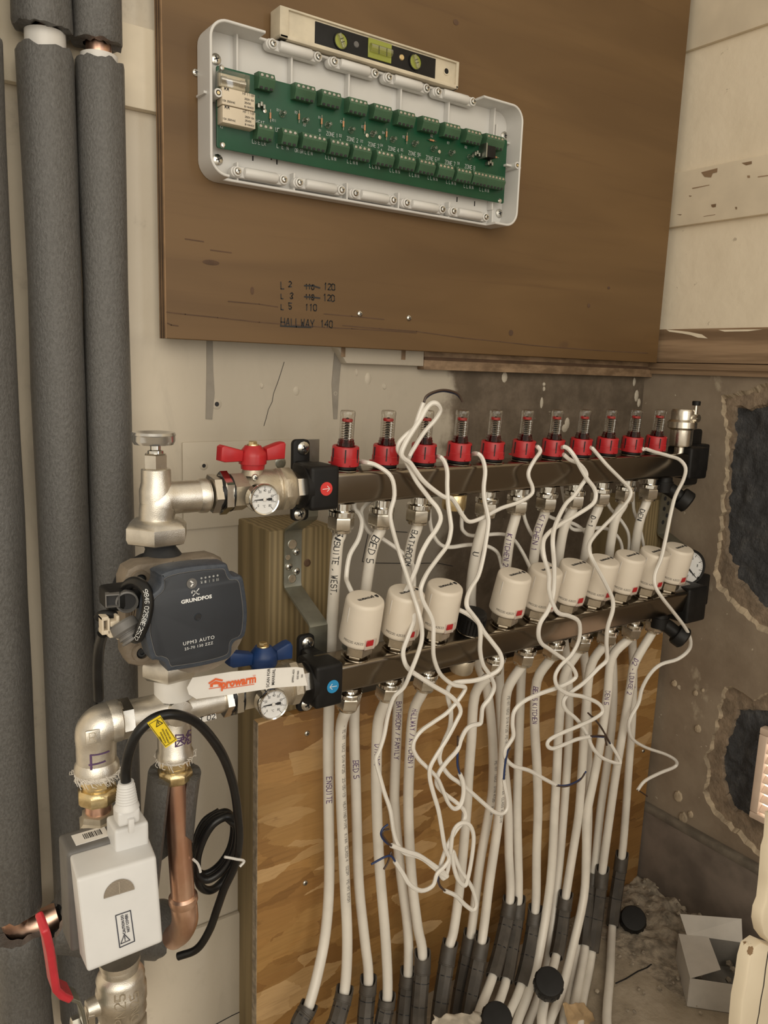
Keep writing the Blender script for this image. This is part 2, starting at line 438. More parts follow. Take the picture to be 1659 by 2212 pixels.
class MB:
    def __init__(s):
        s.v, s.f, s.mi, s.sm = [], [], [], []
        s.mats = []
        s.cur = 0
    def mat(s, m):
        if m not in s.mats:
            s.mats.append(m)
        s.cur = s.mats.index(m)
        return s
    def add(s, vs, fs, smooth=True):
        o = len(s.v)
        s.v.extend([V(q) for q in vs])
        for f in fs:
            s.f.append([i + o for i in f])
            s.mi.append(s.cur)
            s.sm.append(smooth)
        return s
    def box(s, c, size, bev=.001, seg=2, fr=None):
        bm = bmesh.new()
        bmesh.ops.create_cube(bm, size=1)
        for q in bm.verts:
            q.co = V((q.co.x * size[0], q.co.y * size[1], q.co.z * size[2]))
        if bev > 0:
            bmesh.ops.bevel(bm, geom=bm.edges[:], offset=min(bev, min(size) * .45), segments=seg, affect='EDGES', profile=.6)
        bm.verts.index_update()
        vs = [q.co + V(c) for q in bm.verts] if fr is None else [fr @ (q.co + V(c)) for q in bm.verts]
        s.add(vs, [[q.index for q in f.verts] for f in bm.faces], bev > 0)
        bm.free()
        return s
    def lohi(s, lo, hi, bev=.001, seg=2):
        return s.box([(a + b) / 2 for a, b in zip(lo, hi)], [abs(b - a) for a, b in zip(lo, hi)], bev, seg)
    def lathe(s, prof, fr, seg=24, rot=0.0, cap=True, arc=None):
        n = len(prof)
        if n == 2 and abs(prof[0][1] - prof[1][1]) < 1e-9:
            cap = False
        vs, fs = [], []
        full = arc is None
        cnt = seg if full else seg + 1
        for r, h in prof:
            for k in range(cnt):
                a = rot + (2 * PI * k / seg if full else arc[0] + (arc[1] - arc[0]) * k / seg)
                vs.append(fr @ V((r * math.cos(a), r * math.sin(a), h)))
        for i in range(n - 1):
            for k in range(seg if full else seg):
                k2 = (k + 1) % cnt if full else k + 1
                fs.append([i * cnt + k, i * cnt + k2, (i + 1) * cnt + k2, (i + 1) * cnt + k])
        if cap and full:
            if prof[0][0] > 1e-6:
                fs.append(list(range(cnt))[::-1])
            if prof[-1][0] > 1e-6:
                fs.append([(n - 1) * cnt + k for k in range(cnt)])
        return s.add(vs, fs)
    def rev(s, p0, p1, prof, seg=24, rot=0.0):   # profile (t along p0->p1, r)
        p0, p1 = V(p0), V(p1)
        L = (p1 - p0).length
        return s.lathe([(r, t * L) for t, r in prof], FD(p0, p1 - p0), seg, rot)
    def hexn(s, p0, p1, r, ch=.12, rot=0.0, seg=6):
        return s.rev(p0, p1, [(0, r * (1 - ch)), (ch * .7, r), (1 - ch * .7, r), (1, r * (1 - ch))], seg, rot)
    def tube(s, pts, r, seg=12, cap=True, sub=6, flat=1.0, up=None, closed=False):
        p = catmull(pts, sub, closed) if sub > 1 else [V(q) for q in pts]
        n = len(p)
        rs = r if isinstance(r, (list, tuple)) else None
        vs, fs = [], []
        ref = V(up) if up is not None else None
        prev = None
        for i, q in enumerate(p):
            if closed:
                t = (p[(i + 1) % n] - p[i - 1]).normalized()
            else:
                t = (p[min(i + 1, n - 1)] - p[max(i - 1, 0)]).normalized()
            if prev is None:
                x = ref if ref is not None else (V((0, -1, 0)) if abs(t.y) < .9 else V((1, 0, 0)))
            else:
                x = prev
            x = (x - t * x.dot(t)).normalized()
            prev = x
            y = t.cross(x)
            if rs:
                u = i / (n - 1) * (len(rs) - 1)
                j = min(int(u), len(rs) - 2)
                rr = rs[j] + (rs[j + 1] - rs[j]) * (u - j)
            else:
                rr = r
            for k in range(seg):
                a = 2 * PI * k / seg
                vs.append(q + x * (rr * flat * math.cos(a)) + y * (rr * math.sin(a)))
        m = n if closed else n - 1
        for i in range(m):
            i2 = (i + 1) % n
            for k in range(seg):
                fs.append([i * seg + k, i * seg + (k + 1) % seg, i2 * seg + (k + 1) % seg, i2 * seg + k])
        if cap and not closed:
            fs.append(list(range(seg))[::-1])
            fs.append([(n - 1) * seg + k for k in range(seg)])
        return s.add(vs, fs)
    def prism(s, out, fr, h0, h1, bev=0.0, smooth=True):   # outline (x,y) counter-clockwise in frame, from h0 to h1
        n = len(out)
        o = [V((a, b)) for a, b in out]
        def inset(k):
            r = []
            for i in range(n):
                a, b, c = o[i - 1], o[i], o[(i + 1) % n]
                e1, e2 = (b - a), (c - b)
                e1 = e1.normalized() if e1.length > 1e-9 else V((1, 0))
                e2 = e2.normalized() if e2.length > 1e-9 else e1
                n1, n2 = V((-e1.y, e1.x)), V((-e2.y, e2.x))
                m = n1 + n2
                m = m / max(.4, m.length_squared / 2) if m.length > 1e-6 else n1
                r.append(b + m * k)
            return r
        rings = [(o, h0), (o, h1 - bev)]
        if bev > 0:
            rings += [(inset(bev * .35), h1 - bev * .3), (inset(bev), h1)]
        vs, fs = [], []
        for rg, h in rings:
            vs += [fr @ V((q.x, q.y, h)) for q in rg]
        for i in range(len(rings) - 1):
            for k in range(n):
                k2 = (k + 1) % n
                fs.append([i * n + k, i * n + k2, (i + 1) * n + k2, (i + 1) * n + k])
        fs.append(list(range(n))[::-1])
        fs.append([(len(rings) - 1) * n + k for k in range(n)])
        return s.add(vs, fs, smooth)
    def ribbon(s, pts, wid, nrm):    # flat mark along a polyline
        nrm = V(nrm).normalized()
        pts = [V(q) for q in pts]
        for a, b in zip(pts, pts[1:]):
            d = b - a
            if d.length < 1e-7:
                continue
            d.normalize()
            e = nrm.cross(d) * (wid / 2)
            x = d * (wid * .3)
            s.add([a - e - x, b - e + x, b + e + x, a + e - x], [[0, 1, 2, 3]], False)
        return s
    def strokes(s, text, size, mapf, wid, jit=0.0, adv=5.6, sx=1.0, nsub=1):
        x0 = 0.0
        u = size / 6.0
        mapf0 = mapf
        mapf = lambda a, c: mapf0(a * sx, c)
        for ch in text:
            for pl in GLY.get(ch, '').split():
                pts = [(int(q[0]) * u + x0 + random.uniform(-jit, jit) * u, int(q[1]) * u + random.uniform(-jit, jit) * u) for q in pl.split('-')]
                for (ax, ay), (bx, by) in zip(pts, pts[1:]):
                    dx, dy = bx - ax, by - ay
                    L = math.hypot(dx, dy) or 1e-9
                    ex, ey = -dy / L * wid / 2, dx / L * wid / 2
                    cx, cy = dx / L * wid * .3, dy / L * wid * .3
                    nq = nsub if L > size * .3 else 1
                    A0, B0, A1, B1 = (ax - ex - cx, ay - ey - cy), (ax + ex - cx, ay + ey - cy), (bx - ex + cx, by - ey + cy), (bx + ex + cx, by + ey + cy)
                    vs = []
                    for q in range(nq + 1):
                        t = q / nq
                        vs += [mapf(A0[0] + (A1[0] - A0[0]) * t, A0[1] + (A1[1] - A0[1]) * t), mapf(B0[0] + (B1[0] - B0[0]) * t, B0[1] + (B1[1] - B0[1]) * t)]
                    s.add(vs, [[2 * q, 2 * q + 2, 2 * q + 3, 2 * q + 1] for q in range(nq)], False)
            x0 += adv * u * (.62 if ch == ' ' else 1)
        return x0
    def text(s, txt, size, mapf, sx=1.0, center=True, off=0.0, space=1.0):
        c = bpy.data.curves.new('t', 'FONT')
        c.body = txt
        c.size = size
        c.resolution_u = 2
        c.space_character = space
        c.offset = off
        o = bpy.data.objects.new('t', c)
        me = bpy.data.meshes.new_from_object(o)
        xs = [q.co.x for q in me.vertices] or [0]
        x0 = (min(xs) + max(xs)) / 2 if center else 0
        s.add([mapf((q.co.x - x0) * sx, q.co.y) for q in me.vertices], [list(p.vertices) for p in me.polygons], False)
        bpy.data.objects.remove(o)
        bpy.data.meshes.remove(me)
        bpy.data.curves.remove(c)
        return s
    def obj(s, name, mat=None, parent=None, org=None, sharp=38):
        me = bpy.data.meshes.new(name)
        o = V(org) if org is not None else (parent_org(parent) if parent is not None else V((0, 0, 0)))
        me.from_pydata([q - o for q in s.v], [], s.f)
        for m in (s.mats or [mat]):
            me.materials.append(m)
        me.polygons.foreach_set('material_index', s.mi)
        me.polygons.foreach_set('use_smooth', s.sm)
        me.validate()
        me.update()
        if sharp:
            me.set_sharp_from_angle(angle=math.radians(sharp))
        ob = bpy.data.objects.new(name, me)
        COL.objects.link(ob)
        if parent is not None:
            ob.parent = parent
        else:
            ob.location = o
        return ob
ORG = {}
def parent_org(p):
    o = V((0, 0, 0))
    while p is not None:
        o += p.location
        p = p.parent
    return o
def flatmap(fr, h=0.0):
    return lambda x, y: fr @ V((x, y, h))
def tag(o, label, cat, group=None):
    o['label'] = label
    o['category'] = cat
    if group:
        o['group'] = group
    return o
def thing(name, label, cat, loc, group=None):
    o = bpy.data.objects.new(name, None)
    o.empty_display_size = .02
    COL.objects.link(o)
    o.location = loc
    return tag(o, label, cat, group)
def struct(mb, name, mat, parent=None):
    o = mb.obj(name, mat, parent)
    if parent is None:
        o['kind'] = 'structure'
    return o
def dup(root, loc, label):
    r = root.copy()
    COL.objects.link(r)
    r.location = loc
    r['label'] = label
    for ch in list(root.children):
        c = ch.copy()
        COL.objects.link(c)
        c.parent = r
        for g in list(ch.children):
            d = g.copy()
            COL.objects.link(d)
            d.parent = c
    return r
ORD = ['first', 'second', 'third', 'fourth', 'fifth', 'sixth', 'seventh', 'eighth', 'ninth', 'tenth', 'eleventh']

def screwhead(mb, p, r, nrm=(0, -1, 0), dome=.45):
    fr = FD(p, nrm)
    mb.mat(M['screw']).lathe([(r, 0), (r, r * .2), (r * .8, r * dome), (r * .4, r * (dome + .12)), (0, r * (dome + .16))], fr, 12)
    mb.mat(M['darkiron'])
    for a in (.4, .4 + PI / 2):
        f2 = fr @ Matrix.Rotation(a, 4, 'Z')
        mb.box((0, 0, r * (dome + .12)), (r * 1.0, r * .2, r * .16), 0, 1, f2)
    return mb

# ================================================================== SETTING
XR = 1.072
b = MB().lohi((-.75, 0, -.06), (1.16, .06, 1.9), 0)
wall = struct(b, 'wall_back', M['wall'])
# crack, pencil lines, filled chases and old patches on the back wall
b = MB()
def pl(pts, d=.0006):
    return [P(x, y, d) for x, y in pts]
b.ribbon(pl([(614, 782), (606, 808), (600, 826), (591, 850), (588, 868), (580, 884), (575, 904), (570, 920)]), .0006, (0, -1, 0))
b.obj('crack', M['ink'], wall)
b = MB()
b.ribbon(pl([(796, 1149), (783, 1213), (805, 1216), (890, 1217), (945, 1216), (978, 1223)]), .0009, (0, -1, 0))
b.ribbon(pl([(850, 1148), (880, 1150)]), .0009, (0, -1, 0))
b.obj('pencil_line', M['ink'], wall)
for poly, nm in (([(446, 735), (459, 736), (460, 800), (463, 850), (458, 906), (444, 905), (446, 800)], 'filled_chase'),
                 ([(722, 760), (737, 775), (732, 830), (728, 905), (720, 905), (716, 830)], 'filled_chase')):
    b = MB()
    fr = FF_((0, 0, 0))
    pts = [P(x, y, 0) for x, y in poly][::-1]
    b.prism([(q.x, q.z) for q in pts], fr, 0, .0008)
    b.obj(nm, simple(nm + '_filler', (.25, .225, .19), .85, var=.1), wall)
b = MB()
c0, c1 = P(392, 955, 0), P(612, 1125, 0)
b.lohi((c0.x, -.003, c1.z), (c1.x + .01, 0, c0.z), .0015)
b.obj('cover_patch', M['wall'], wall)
for (x, y), r, mt in (((440, 1006), .0022, 'ink'), ((468, 873), .0026, 'ink'), ((606, 1000), .0030, 'zinc'), ((724, 850), .0018, 'brown_wood')):
    b = MB()
    fr = FF_(P(x, y, .003 if y > 950 else 0))
    b.mat(M['wall'] if mt != 'zinc' else M['zinc']).lathe([(r * 2.3, 0), (r * 1.9, .0006), (r, .0009)], fr, 14, cap=False)
    b.mat(M[mt]).lathe([(r, .0003), (0, .0003)], fr, 14)
    b.obj('wall_plug', None, wall)
# a few dry plaster blobs
b = MB()
for x, y, r in ((565, 833, .004), (640, 845, .006), (770, 805, .004), (795, 818, .005), (830, 835, .004), (1090, 815, .007), (1175, 840, .004), (1170, 870, .005), (1225, 915, .006), (1175, 830, .003), (1370, 825, .005), (1375, 855, .006), (1220, 925, .007), (1380, 870, .005)):
    p = P(x, y, 0)
    b.lathe([(r, 0), (r * .7, .0012), (0, .0016)], FD(p, (0, -1, 0)) @ Matrix.Diagonal((random.uniform(.5, 1), random.uniform(.8, 1.7), 1, 1)), 9)
o = b.obj('plaster_splash', simple('plaster_splash_white', (.50, .45, .37), .9), wall)
o['kind'] = 'stuff'

b = MB().lohi((-.75, -.011, 1.075), (XR - .001, 0, 1.148), .002)
struct(b, 'trim_1', M['cream'])
zt1, zt0 = P(850, 757, .014).z + .01, P(850, 789, .014).z
xa, xb_ = P(724, 770, .014).x, P(916, 780, .014).x
b = MB()
fr = FF_((0, 0, 0))
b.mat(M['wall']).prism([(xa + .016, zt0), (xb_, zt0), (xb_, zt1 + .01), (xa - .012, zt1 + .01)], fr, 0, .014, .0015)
b.mat(M['brown_wood']).lohi((xb_, -.0145, zt0 - .004), (XR - .001, 0, zt1 + .01), .001)
b.mat(M['ply_dark']).lohi((xb_, -.0155, zt0 + .008), (XR - .001, -.004, zt0 + .012), .0005)
struct(b, 'trim_2', None)
b = MB()
for x, y in ((872, 768), (742, 762)):
    b.lohi(P(x - 5, y + 9, .0146), P(x + 4, y - 12, .014), .0003)
b.obj('paint_chip', M['brown_wood'], bpy.data.objects['trim_2'])

b = MB()
b.lohi((-.75, -.007, 0), (XR - .001, 0, .167), .003)
bb = struct(b, 'baseboard_back', M['wall'])
b = MB().ribbon([V((x, -.0075, .024 + .001 * math.sin(x * 90))) for x in [.30 + .01 * k for k in range(14)]], .0012, (0, -1, 0))
b.obj('floor_gap', M['ink'], bb)

# right wall: slate, tan render, plaster, each a layer with a broken-out hole
def wall_layer(x0, x1, holes, mat, rimmat, name, parent, ylo=-2.05, yhi=0.0, zlo=0.0, zhi=1.9):
    bm = bmesh.new()
    loops = [[(ylo, zlo), (yhi, zlo), (yhi, zhi), (ylo, zhi)]] + holes
    edges = []
    lv = []
    for lp in loops:
        vs = [bm.verts.new((x0, a, c)) for a, c in lp]
        lv.append(vs)
        for i in range(len(vs)):
            edges.append(bm.edges.new((vs[i], vs[(i + 1) % len(vs)])))
    bmesh.ops.triangle_fill(bm, use_beauty=True, edges=edges, normal=(-1, 0, 0))
    bm.verts.index_update()
    mb = MB()
    mb.mat(mat).add([q.co for q in bm.verts], [[q.index for q in f.verts] for f in bm.faces], False)
    bm.free()
    mb.mat(rimmat)
    for lp in holes:
        n = len(lp)
        k = .35
        cx = sum(a for a, c in lp) / n
        cz = sum(c for a, c in lp) / n
        vs = [(x0, a, c) for a, c in lp] + [(x1, a + (cx - a) * .035 + mnoise.noise(V((a * 90, c * 90, 4))) * .004, c + (cz - c) * .035 + mnoise.noise(V((a * 90, c * 90, 8))) * .004) for a, c in lp]
        mb.add(vs, [[i, (i + 1) % n, n + (i + 1) % n, n + i] for i in range(n)], False)
    mb.mat(mat).lohi((x0, ylo - .002, zlo), (x1, ylo, zhi), 0)
    return mb.obj(name, None, parent, sharp=0)
def jag(pts, X, amp=.0035, sub=9):
    q = [PX(x, y, X) for x, y in pts]
    out = []
    for i in range(len(q)):
        a, c = q[i], q[(i + 1) % len(q)]
        m = sub if (c - a).length > .012 else 2
        for k in range(m):
            p = a + (c - a) * (k / m)
            n1 = mnoise.noise(p * 70) * amp * 1.3 + mnoise.noise(p * 210) * amp * .55
            n2 = mnoise.noise(p * 70 + V((9, 9, 9))) * amp * 1.3 + mnoise.noise(p * 210 + V((5, 5, 5))) * amp * .55
            out.append((p.y + n1, p.z + n2))
    return out
hA1 = jag([(1558, 852), (1561, 895), (1568, 933), (1566, 977), (1568, 1028), (1558, 1069), (1558, 1116), (1552, 1148), (1549, 1196), (1542, 1240), (1552, 1272), (1574, 1300), (1609, 1332), (1637, 1357), (1657, 1370), (1760, 1400), (1800, 1100), (1760, 850), (1659, 826), (1641, 831), (1609, 844), (1580, 853)], XR)
hA2 = jag([(1567, 1481), (1554, 1519), (1547, 1567), (1528, 1619), (1523, 1643), (1528, 1670), (1517, 1712), (1543, 1760), (1581, 1795), (1616, 1829), (1690, 1890), (1740, 1700), (1740, 1480), (1659, 1494), (1626, 1514), (1612, 1502), (1581, 1484)], XR)
hB1 = jag([(1590, 878), (1587, 904), (1584, 952), (1574, 990), (1576, 1015), (1568, 1072), (1565, 1116), (1568, 1199), (1587, 1230), (1590, 1256), (1618, 1275), (1637, 1306), (1657, 1316), (1730, 1340), (1770, 1100), (1740, 880), (1656, 874), (1615, 879)], XR + .008, .004)
hB2 = jag([(1592, 1534), (1581, 1571), (1564, 1615), (1560, 1657), (1567, 1705), (1574, 1743), (1595, 1753), (1640, 1774), (1700, 1800), (1720, 1650), (1715, 1540), (1640, 1534)], XR + .008, .004)
b = MB().lohi((XR + .018, -2.05, 0), (XR + .07, 0, 1.9), 0)
# give the exposed stone real relief
rw = struct(b, 'wall_right', M['slate'])
wall_layer(XR, XR + .008, [hA1, hA2], M['rwall'], M['edge_plaster'], 'plaster_coat', rw)
wall_layer(XR + .008, XR + .018, [hB1, hB2], M['render'], M['render'], 'render_coat', rw)
def stone_patch(poly, name):
    ys = [a for a, c in poly]
    zs = [c for a, c in poly]
    b = MB()
    n1, n2 = 36, 60
    y0, y1, z0, z1 = min(ys), max(ys), min(zs), max(zs)
    vs = []
    for i in range(n1 + 1):
        for j in range(n2 + 1):
            y, z = y0 + (y1 - y0) * i / n1, z0 + (z1 - z0) * j / n2
            h = mnoise.fractal(V((y * 38, z * 38, 3.1)), .8, 2.1, 5) * .0045
            vs.append((XR + .0165 - max(-.001, min(.006, h + .002)), y, z))
    fs = [[i * (n2 + 1) + j, (i + 1) * (n2 + 1) + j, (i + 1) * (n2 + 1) + j + 1, i * (n2 + 1) + j + 1] for i in range(n1) for j in range(n2)]
    b.add(vs, fs, True)
    b.obj(name, M['slate'], rw, sharp=0)
stone_patch(hB1, 'exposed_stone')
stone_patch(hB2, 'exposed_stone')

def yprism(prof, y0, y1, mat_runs, name):     # profile (x,z) swept along the right wall
    b = MB()
    for m, pr in mat_runs:
        fr = FD((0, y0, 0), (0, -1, 0), (1, 0, 0))
        b.mat(m).prism(pr, fr, 0, abs(y1 - y0), .0005, False)
    return struct(b, name, None)
b = MB().lohi((XR - .009, -2.05, 1.062), (XR + .001, -.0, 1.140), .0025)
t3 = struct(b, 'trim_3', M['cream'])
b = MB()
random.seed(11)
for pts in ([(1515, 372), (1550, 363), (1549, 372), (1540, 374), (1536, 383), (1522, 382), (1516, 374)], [(1602, 352), (1624, 348), (1624, 354), (1612, 357)],
            [(1536, 442), (1547, 440), (1546, 447), (1540, 448), (1537, 446)], [(1588, 447), (1592, 447), (1592, 452), (1589, 452)], [(1614, 379), (1620, 379), (1620, 384), (1615, 384)],
            [(1495, 406), (1532, 399), (1533, 400), (1496, 408)], [(1520, 467), (1545, 463), (1545, 464), (1520, 468)], [(1488, 422), (1495, 423), (1490, 425)], [(1637, 381), (1659, 378), (1659, 380), (1637, 383)], [(1462, 463), (1473, 463), (1470, 465)]):
    q = [PX(x, y, XR - .0095) for x, y in pts]
    b.add(q, [list(range(len(q)))], False)
o = b.obj('paint_chip', M['brown_wood'], t3)
b = MB().lohi((XR - .007, -2.05, 1.308), (XR + .001, -.0, 1.9), .003)
struct(b, 'trim_4', M['cream'])
# dado rail on the right wall
b = MB()
fr = FD((0, -.0, 0), (0, -1, 0), (1, 0, 0))
zA, zB = .912, .846
b.mat(M['brown_wood']).prism([(XR - .014, zB + .016), (XR + .0, zB + .016), (XR + .0, zA), (XR - .002, zA), (XR - .014, zA - .030)], fr, 0, 2.05, .0005, False)
b.mat(M['ply_dark']).prism([(XR - .010, zB + .014), (XR, zB + .014), (XR, zB + .0165), (XR - .010, zB + .0165)], fr, 0, 2.05, 0, False)
b.mat(M['brown_wood']).prism([(XR - .013, zB + .006), (XR, zB + .006), (XR, zB + .0145), (XR - .013, zB + .0145)], fr, 0, 2.05, 0, False)
b.mat(M['brown_wood']).prism([(XR - .007, zB - .002), (XR, zB - .002), (XR, zB + .006), (XR - .007, zB + .006)], fr, 0, 2.05, 0, False)
t5 = struct(b, 'trim_5', None)
b = MB()
for pts in ([(1432, 711), (1450, 713), (1480, 716), (1512, 722), (1527, 731), (1505, 729), (1490, 724), (1470, 720), (1440, 716)], [(1545, 712), (1600, 711), (1640, 711), (1610, 715), (1560, 716)]):
    q = [PX(x, y, XR - .0105) for x, y in pts]
    q = [V((XR - .0022 - (zA - min(zA, p.z)) * .42, p.y, p.z)) for p in q]
    b.add(q, [list(range(len(q)))], False)
b.obj('paint_smear', M['cream'], t5)
b = MB()
b.mat(M['skirt']).lohi((XR - .012, -2.05, 0), (XR, 0, .132), .002)
b.mat(simple('skirting_dusty_top', (.17, .145, .115), .9, var=.25)).lohi((XR - .013, -2.05, .130), (XR, 0, .142), .003)
struct(b, 'baseboard_right', None)

# floor with broken screed along the wall
b = MB().lohi((-.9, -2.2, -.06), (1.16, 0.0, 0), 0)
fl = struct(b, 'floor', M['floor'])
random.seed(5)
b = MB()
nx, ny = 46, 40
vs = []
for i in range(nx + 1):
    for j in range(ny + 1):
        x, y = .90 + .172 * i / nx, -.30 + .21 * j / ny
        e = min(1, (x - .90) / .05) * min(1, (y + .30) / .10)
        h = (.010 + .012 * mnoise.fractal(V((x * 30, y * 30, 0)), .9, 2, 4)) * max(0, e) * (0.25 + (x - .9) / .17)
        vs.append((x, y, max(-.004, h)))
fs = [[i * (ny + 1) + j, (i + 1) * (ny + 1) + j, (i + 1) * (ny + 1) + j + 1, i * (ny + 1) + j + 1] for i in range(nx) for j in range(ny)]
b.add(vs, fs)
for k in range(90):
    x, y = random.uniform(.80, 1.06), random.uniform(-.33, -.10)
    r = random.uniform(.0015, .006) * (1 if x > .92 else .6)
    q = FD((x, y, .004 + (.012 if x > .97 else 0)), (random.uniform(-1, 1), random.uniform(-1, 1), 1))
    b.lathe([(0, -r * .5), (r, -r * .3), (r * .8, r * .5), (0, r * .6)], q, 5)
o = b.obj('rubble', M['rubble'], fl)
o['kind'] = 'stuff'
b = MB()
cr = [PZ(x, y, .0012) for x, y in ((1330, 2124), (1352, 2114), (1378, 2098), (1398, 2090), (1420, 2072), (1440, 2062), (1466, 2045), (1490, 2030))]
b.ribbon(cr, .0022, (0, 0, 1))
b.obj('floor_crack', M['ink'], fl)
b = MB()
for c, r in (((1490, 1895), .008), ((1475, 1865), .006)):
    pass
for x, y, r in ((1465, 1720, .010), (1476, 1766, .010), (1492, 1759, .006), (1508, 1574, .007), (1457, 1476, .006), (1503, 1497, .005), (1519, 1491, .003)):
    p = PX(x, y, XR)
    b.lathe([(r, 0), (r * .8, .0025), (0, .0035)], FD(p, (-1, 0, 0)) @ Matrix.Diagonal((.8, 1, 1, 1)), 8)
o = b.obj('plaster_lump', M['edge_plaster'], rw)

# vent in the right wall
vy0, vz1, vz0 = -.250, .352, .212
b = MB()
fr = FD((XR, 0, 0), (-1, 0, 0), (0, -1, 0))       # x -> towards the room, y -> up
vent = thing('vent_grille', 'pale louvred vent grille letting daylight in low on the right wall', 'vent', (XR - .01, -.33, vz0))
yl, yr = .263, .43
for (a, c, e, f) in ((yl, vz0, yr, vz0 + .010), (yl, vz1 - .010, yr, vz1), (yl, vz0 + .0101, yl + .012, vz1 - .0101), (yr - .012, vz0 + .0101, yr, vz1 - .0101)):
    b.lohi((XR - .014, -e, c), (XR, -a, f), .002)
b.obj('frame', M['vent'], vent)
for k in range(8):
    zc = vz0 + .018 + k * .0150
    b = MB()
    f2 = FD((XR - .007, -(yl + yr) / 2, zc), (-.75, 0, .66), (0, 1, 0))
    b.box((0, 0, 0), (yr - yl - .024, .0115, .0014), .0004, 1, f2)
    b.obj('slat', M['vent'], vent)
b = MB().lohi((XR - .0012, -yr + .012, vz0 + .01), (XR - .0004, -yl - .012, vz1 - .01), 0)
b.obj('daylight_opening', M['outside'], vent)

# old cream frame at the lower right, near the camera
dF = .43
def slab(poly, d, th, bev):
    pts = [P(x + 16, y + 4, d) for x, y in poly]
    pts = [(q.x, q.z) for q in pts]
    ar = sum(pts[i - 1][0] * pts[i][1] - pts[i][0] * pts[i - 1][1] for i in range(len(pts)))
    if ar < 0:
        pts = pts[::-1]
    return MB().prism(pts, FF_((0, 0, 0)), d - th, d, bev)
o = slab([(1660, 1760), (1656, 1815), (1650, 1835), (1645, 1900), (1640, 1945), (1632, 1965), (1629, 1990), (1634, 2015), (1648, 2034), (1690, 2046), (1712, 2048), (1712, 1745)], dF + .004, .012, .003).obj('door_frame', M['chip'], None, P(1660, 2030, dF))
tag(o, 'upper chipped cream painted board at lower right with rounded lower corner', 'door frame')
ob = slab([(1629, 2032), (1610, 2046), (1602, 2075), (1596, 2120), (1588, 2160), (1583, 2215), (1575, 2420), (1708, 2420), (1714, 2062), (1700, 2056), (1648, 2040)], dF, .014, .003).obj('door_post', M['chip'], None, P(1660, 2400, dF))
tag(ob, 'lower chipped cream painted post with a long crack at lower right', 'door post')
b = MB().ribbon([P(x + 4, y + 4, dF + .0006) for x, y in ((1656, 2052), (1650, 2090), (1646, 2125), (1640, 2155), (1636, 2185), (1630, 2215))], .0016, (0, -1, 0))
b.obj('crack', M['ink'], ob)

# plywood board
y_f, y_b = -.035, -.018
xl, xr_, zb, zt = .2775, 1.052, .8605, 1.75
b = MB().lohi((xl + .0006, y_f, zb), (xr_, y_b, zt), .0006, 1)
ply = b.obj('plywood_board', M['ply'], None, ((xl + xr_) / 2, -.02, zb))
tag(ply, 'large brown plywood board on the back wall behind the open wiring box', 'board')
for k in range(5):
    b = MB().lohi((xl, y_f + k * .0034, zb), (xl + .0012 - (k % 2) * .0004, y_f + (k + 1) * .0034, zt), 0)
    b.obj('edge_layer', M['ply_light'] if k % 2 == 0 else M['ply_dark'], ply)
b = MB()
def pp(x, y, d=.0353):
    return P(x, y, d)
for pts in ([(360, 674), (400, 679), (470, 686), (560, 696), (640, 702), (700, 707), (760, 710), (830, 714), (900, 719)], [(740, 703), (820, 710), (900, 716), (1000, 730), (1080, 738), (1150, 746), (1210, 751), (1290, 757), (1400, 763)],
            [(362, 698), (370, 702), (385, 704)], [(700, 678), (760, 683), (830, 690)], [(493, 651), (560, 657), (600, 663)], [(455, 540), (500, 546)], [(400, 516), (440, 522)]):
    MB().ribbon([pp(*q) for q in pts], .0011, (0, -1, 0)).obj('split', M['ply_dark'], ply)
b = MB()
for x, y, rx, rz in ((456, 567, .009, .0025), (1104, 719, .004, .004), (1272, 660, .003, .003), (1315, 622, .003, .002), (985, 48, .004, .003), (545, 628, .002, .004)):
    MB().lathe([(1, 0), (.55, .0002), (0, .0002)], FF_(pp(x, y)) @ Matrix.Diagonal((rx, rz, 1, 1)), 14).obj('knot', M['ply_dark'], ply)
for x, y in ((422, 157), (777, 678), (883, 687)):
    screwhead(MB(), P(x, y, .0350), .0036).obj('screw', None, ply)
# handwriting in black marker
b = MB()
def hand(txt, x, y, hpx, x2=None):
    p0 = P(x, y, .0354)
    sz = S(hpx, x, y, .0354)
    fr = FF_(p0)
    b.strokes(txt, sz, flatmap(fr), .0012, .35, sx=.82)
random.seed(21)
for txt, x, y, h in (('L', 607, 624, 14), ('2', 624, 619, 11), ('110', 660, 624, 10), ('120', 700, 625, 13), ('L', 607, 645, 9), ('3', 627, 645, 12), ('110', 660, 646, 10), ('120', 699, 649, 13),
                     ('L', 607, 669, 11), ('5', 624, 667, 12), ('110', 660, 670, 13), ('HALLWAY', 607, 703, 16), ('140', 693, 706, 14)):
    hand(txt, x, y, h)
for pts in ([(658, 617), (675, 617), (691, 622)], [(658, 641), (675, 642), (691, 644)], [(606, 704), (640, 706), (672, 707)]):
    b.ribbon([P(x, y, .0355) for x, y in pts], .0016, (0, -1, 0))
b.obj('handwriting', M['ink'], ply)

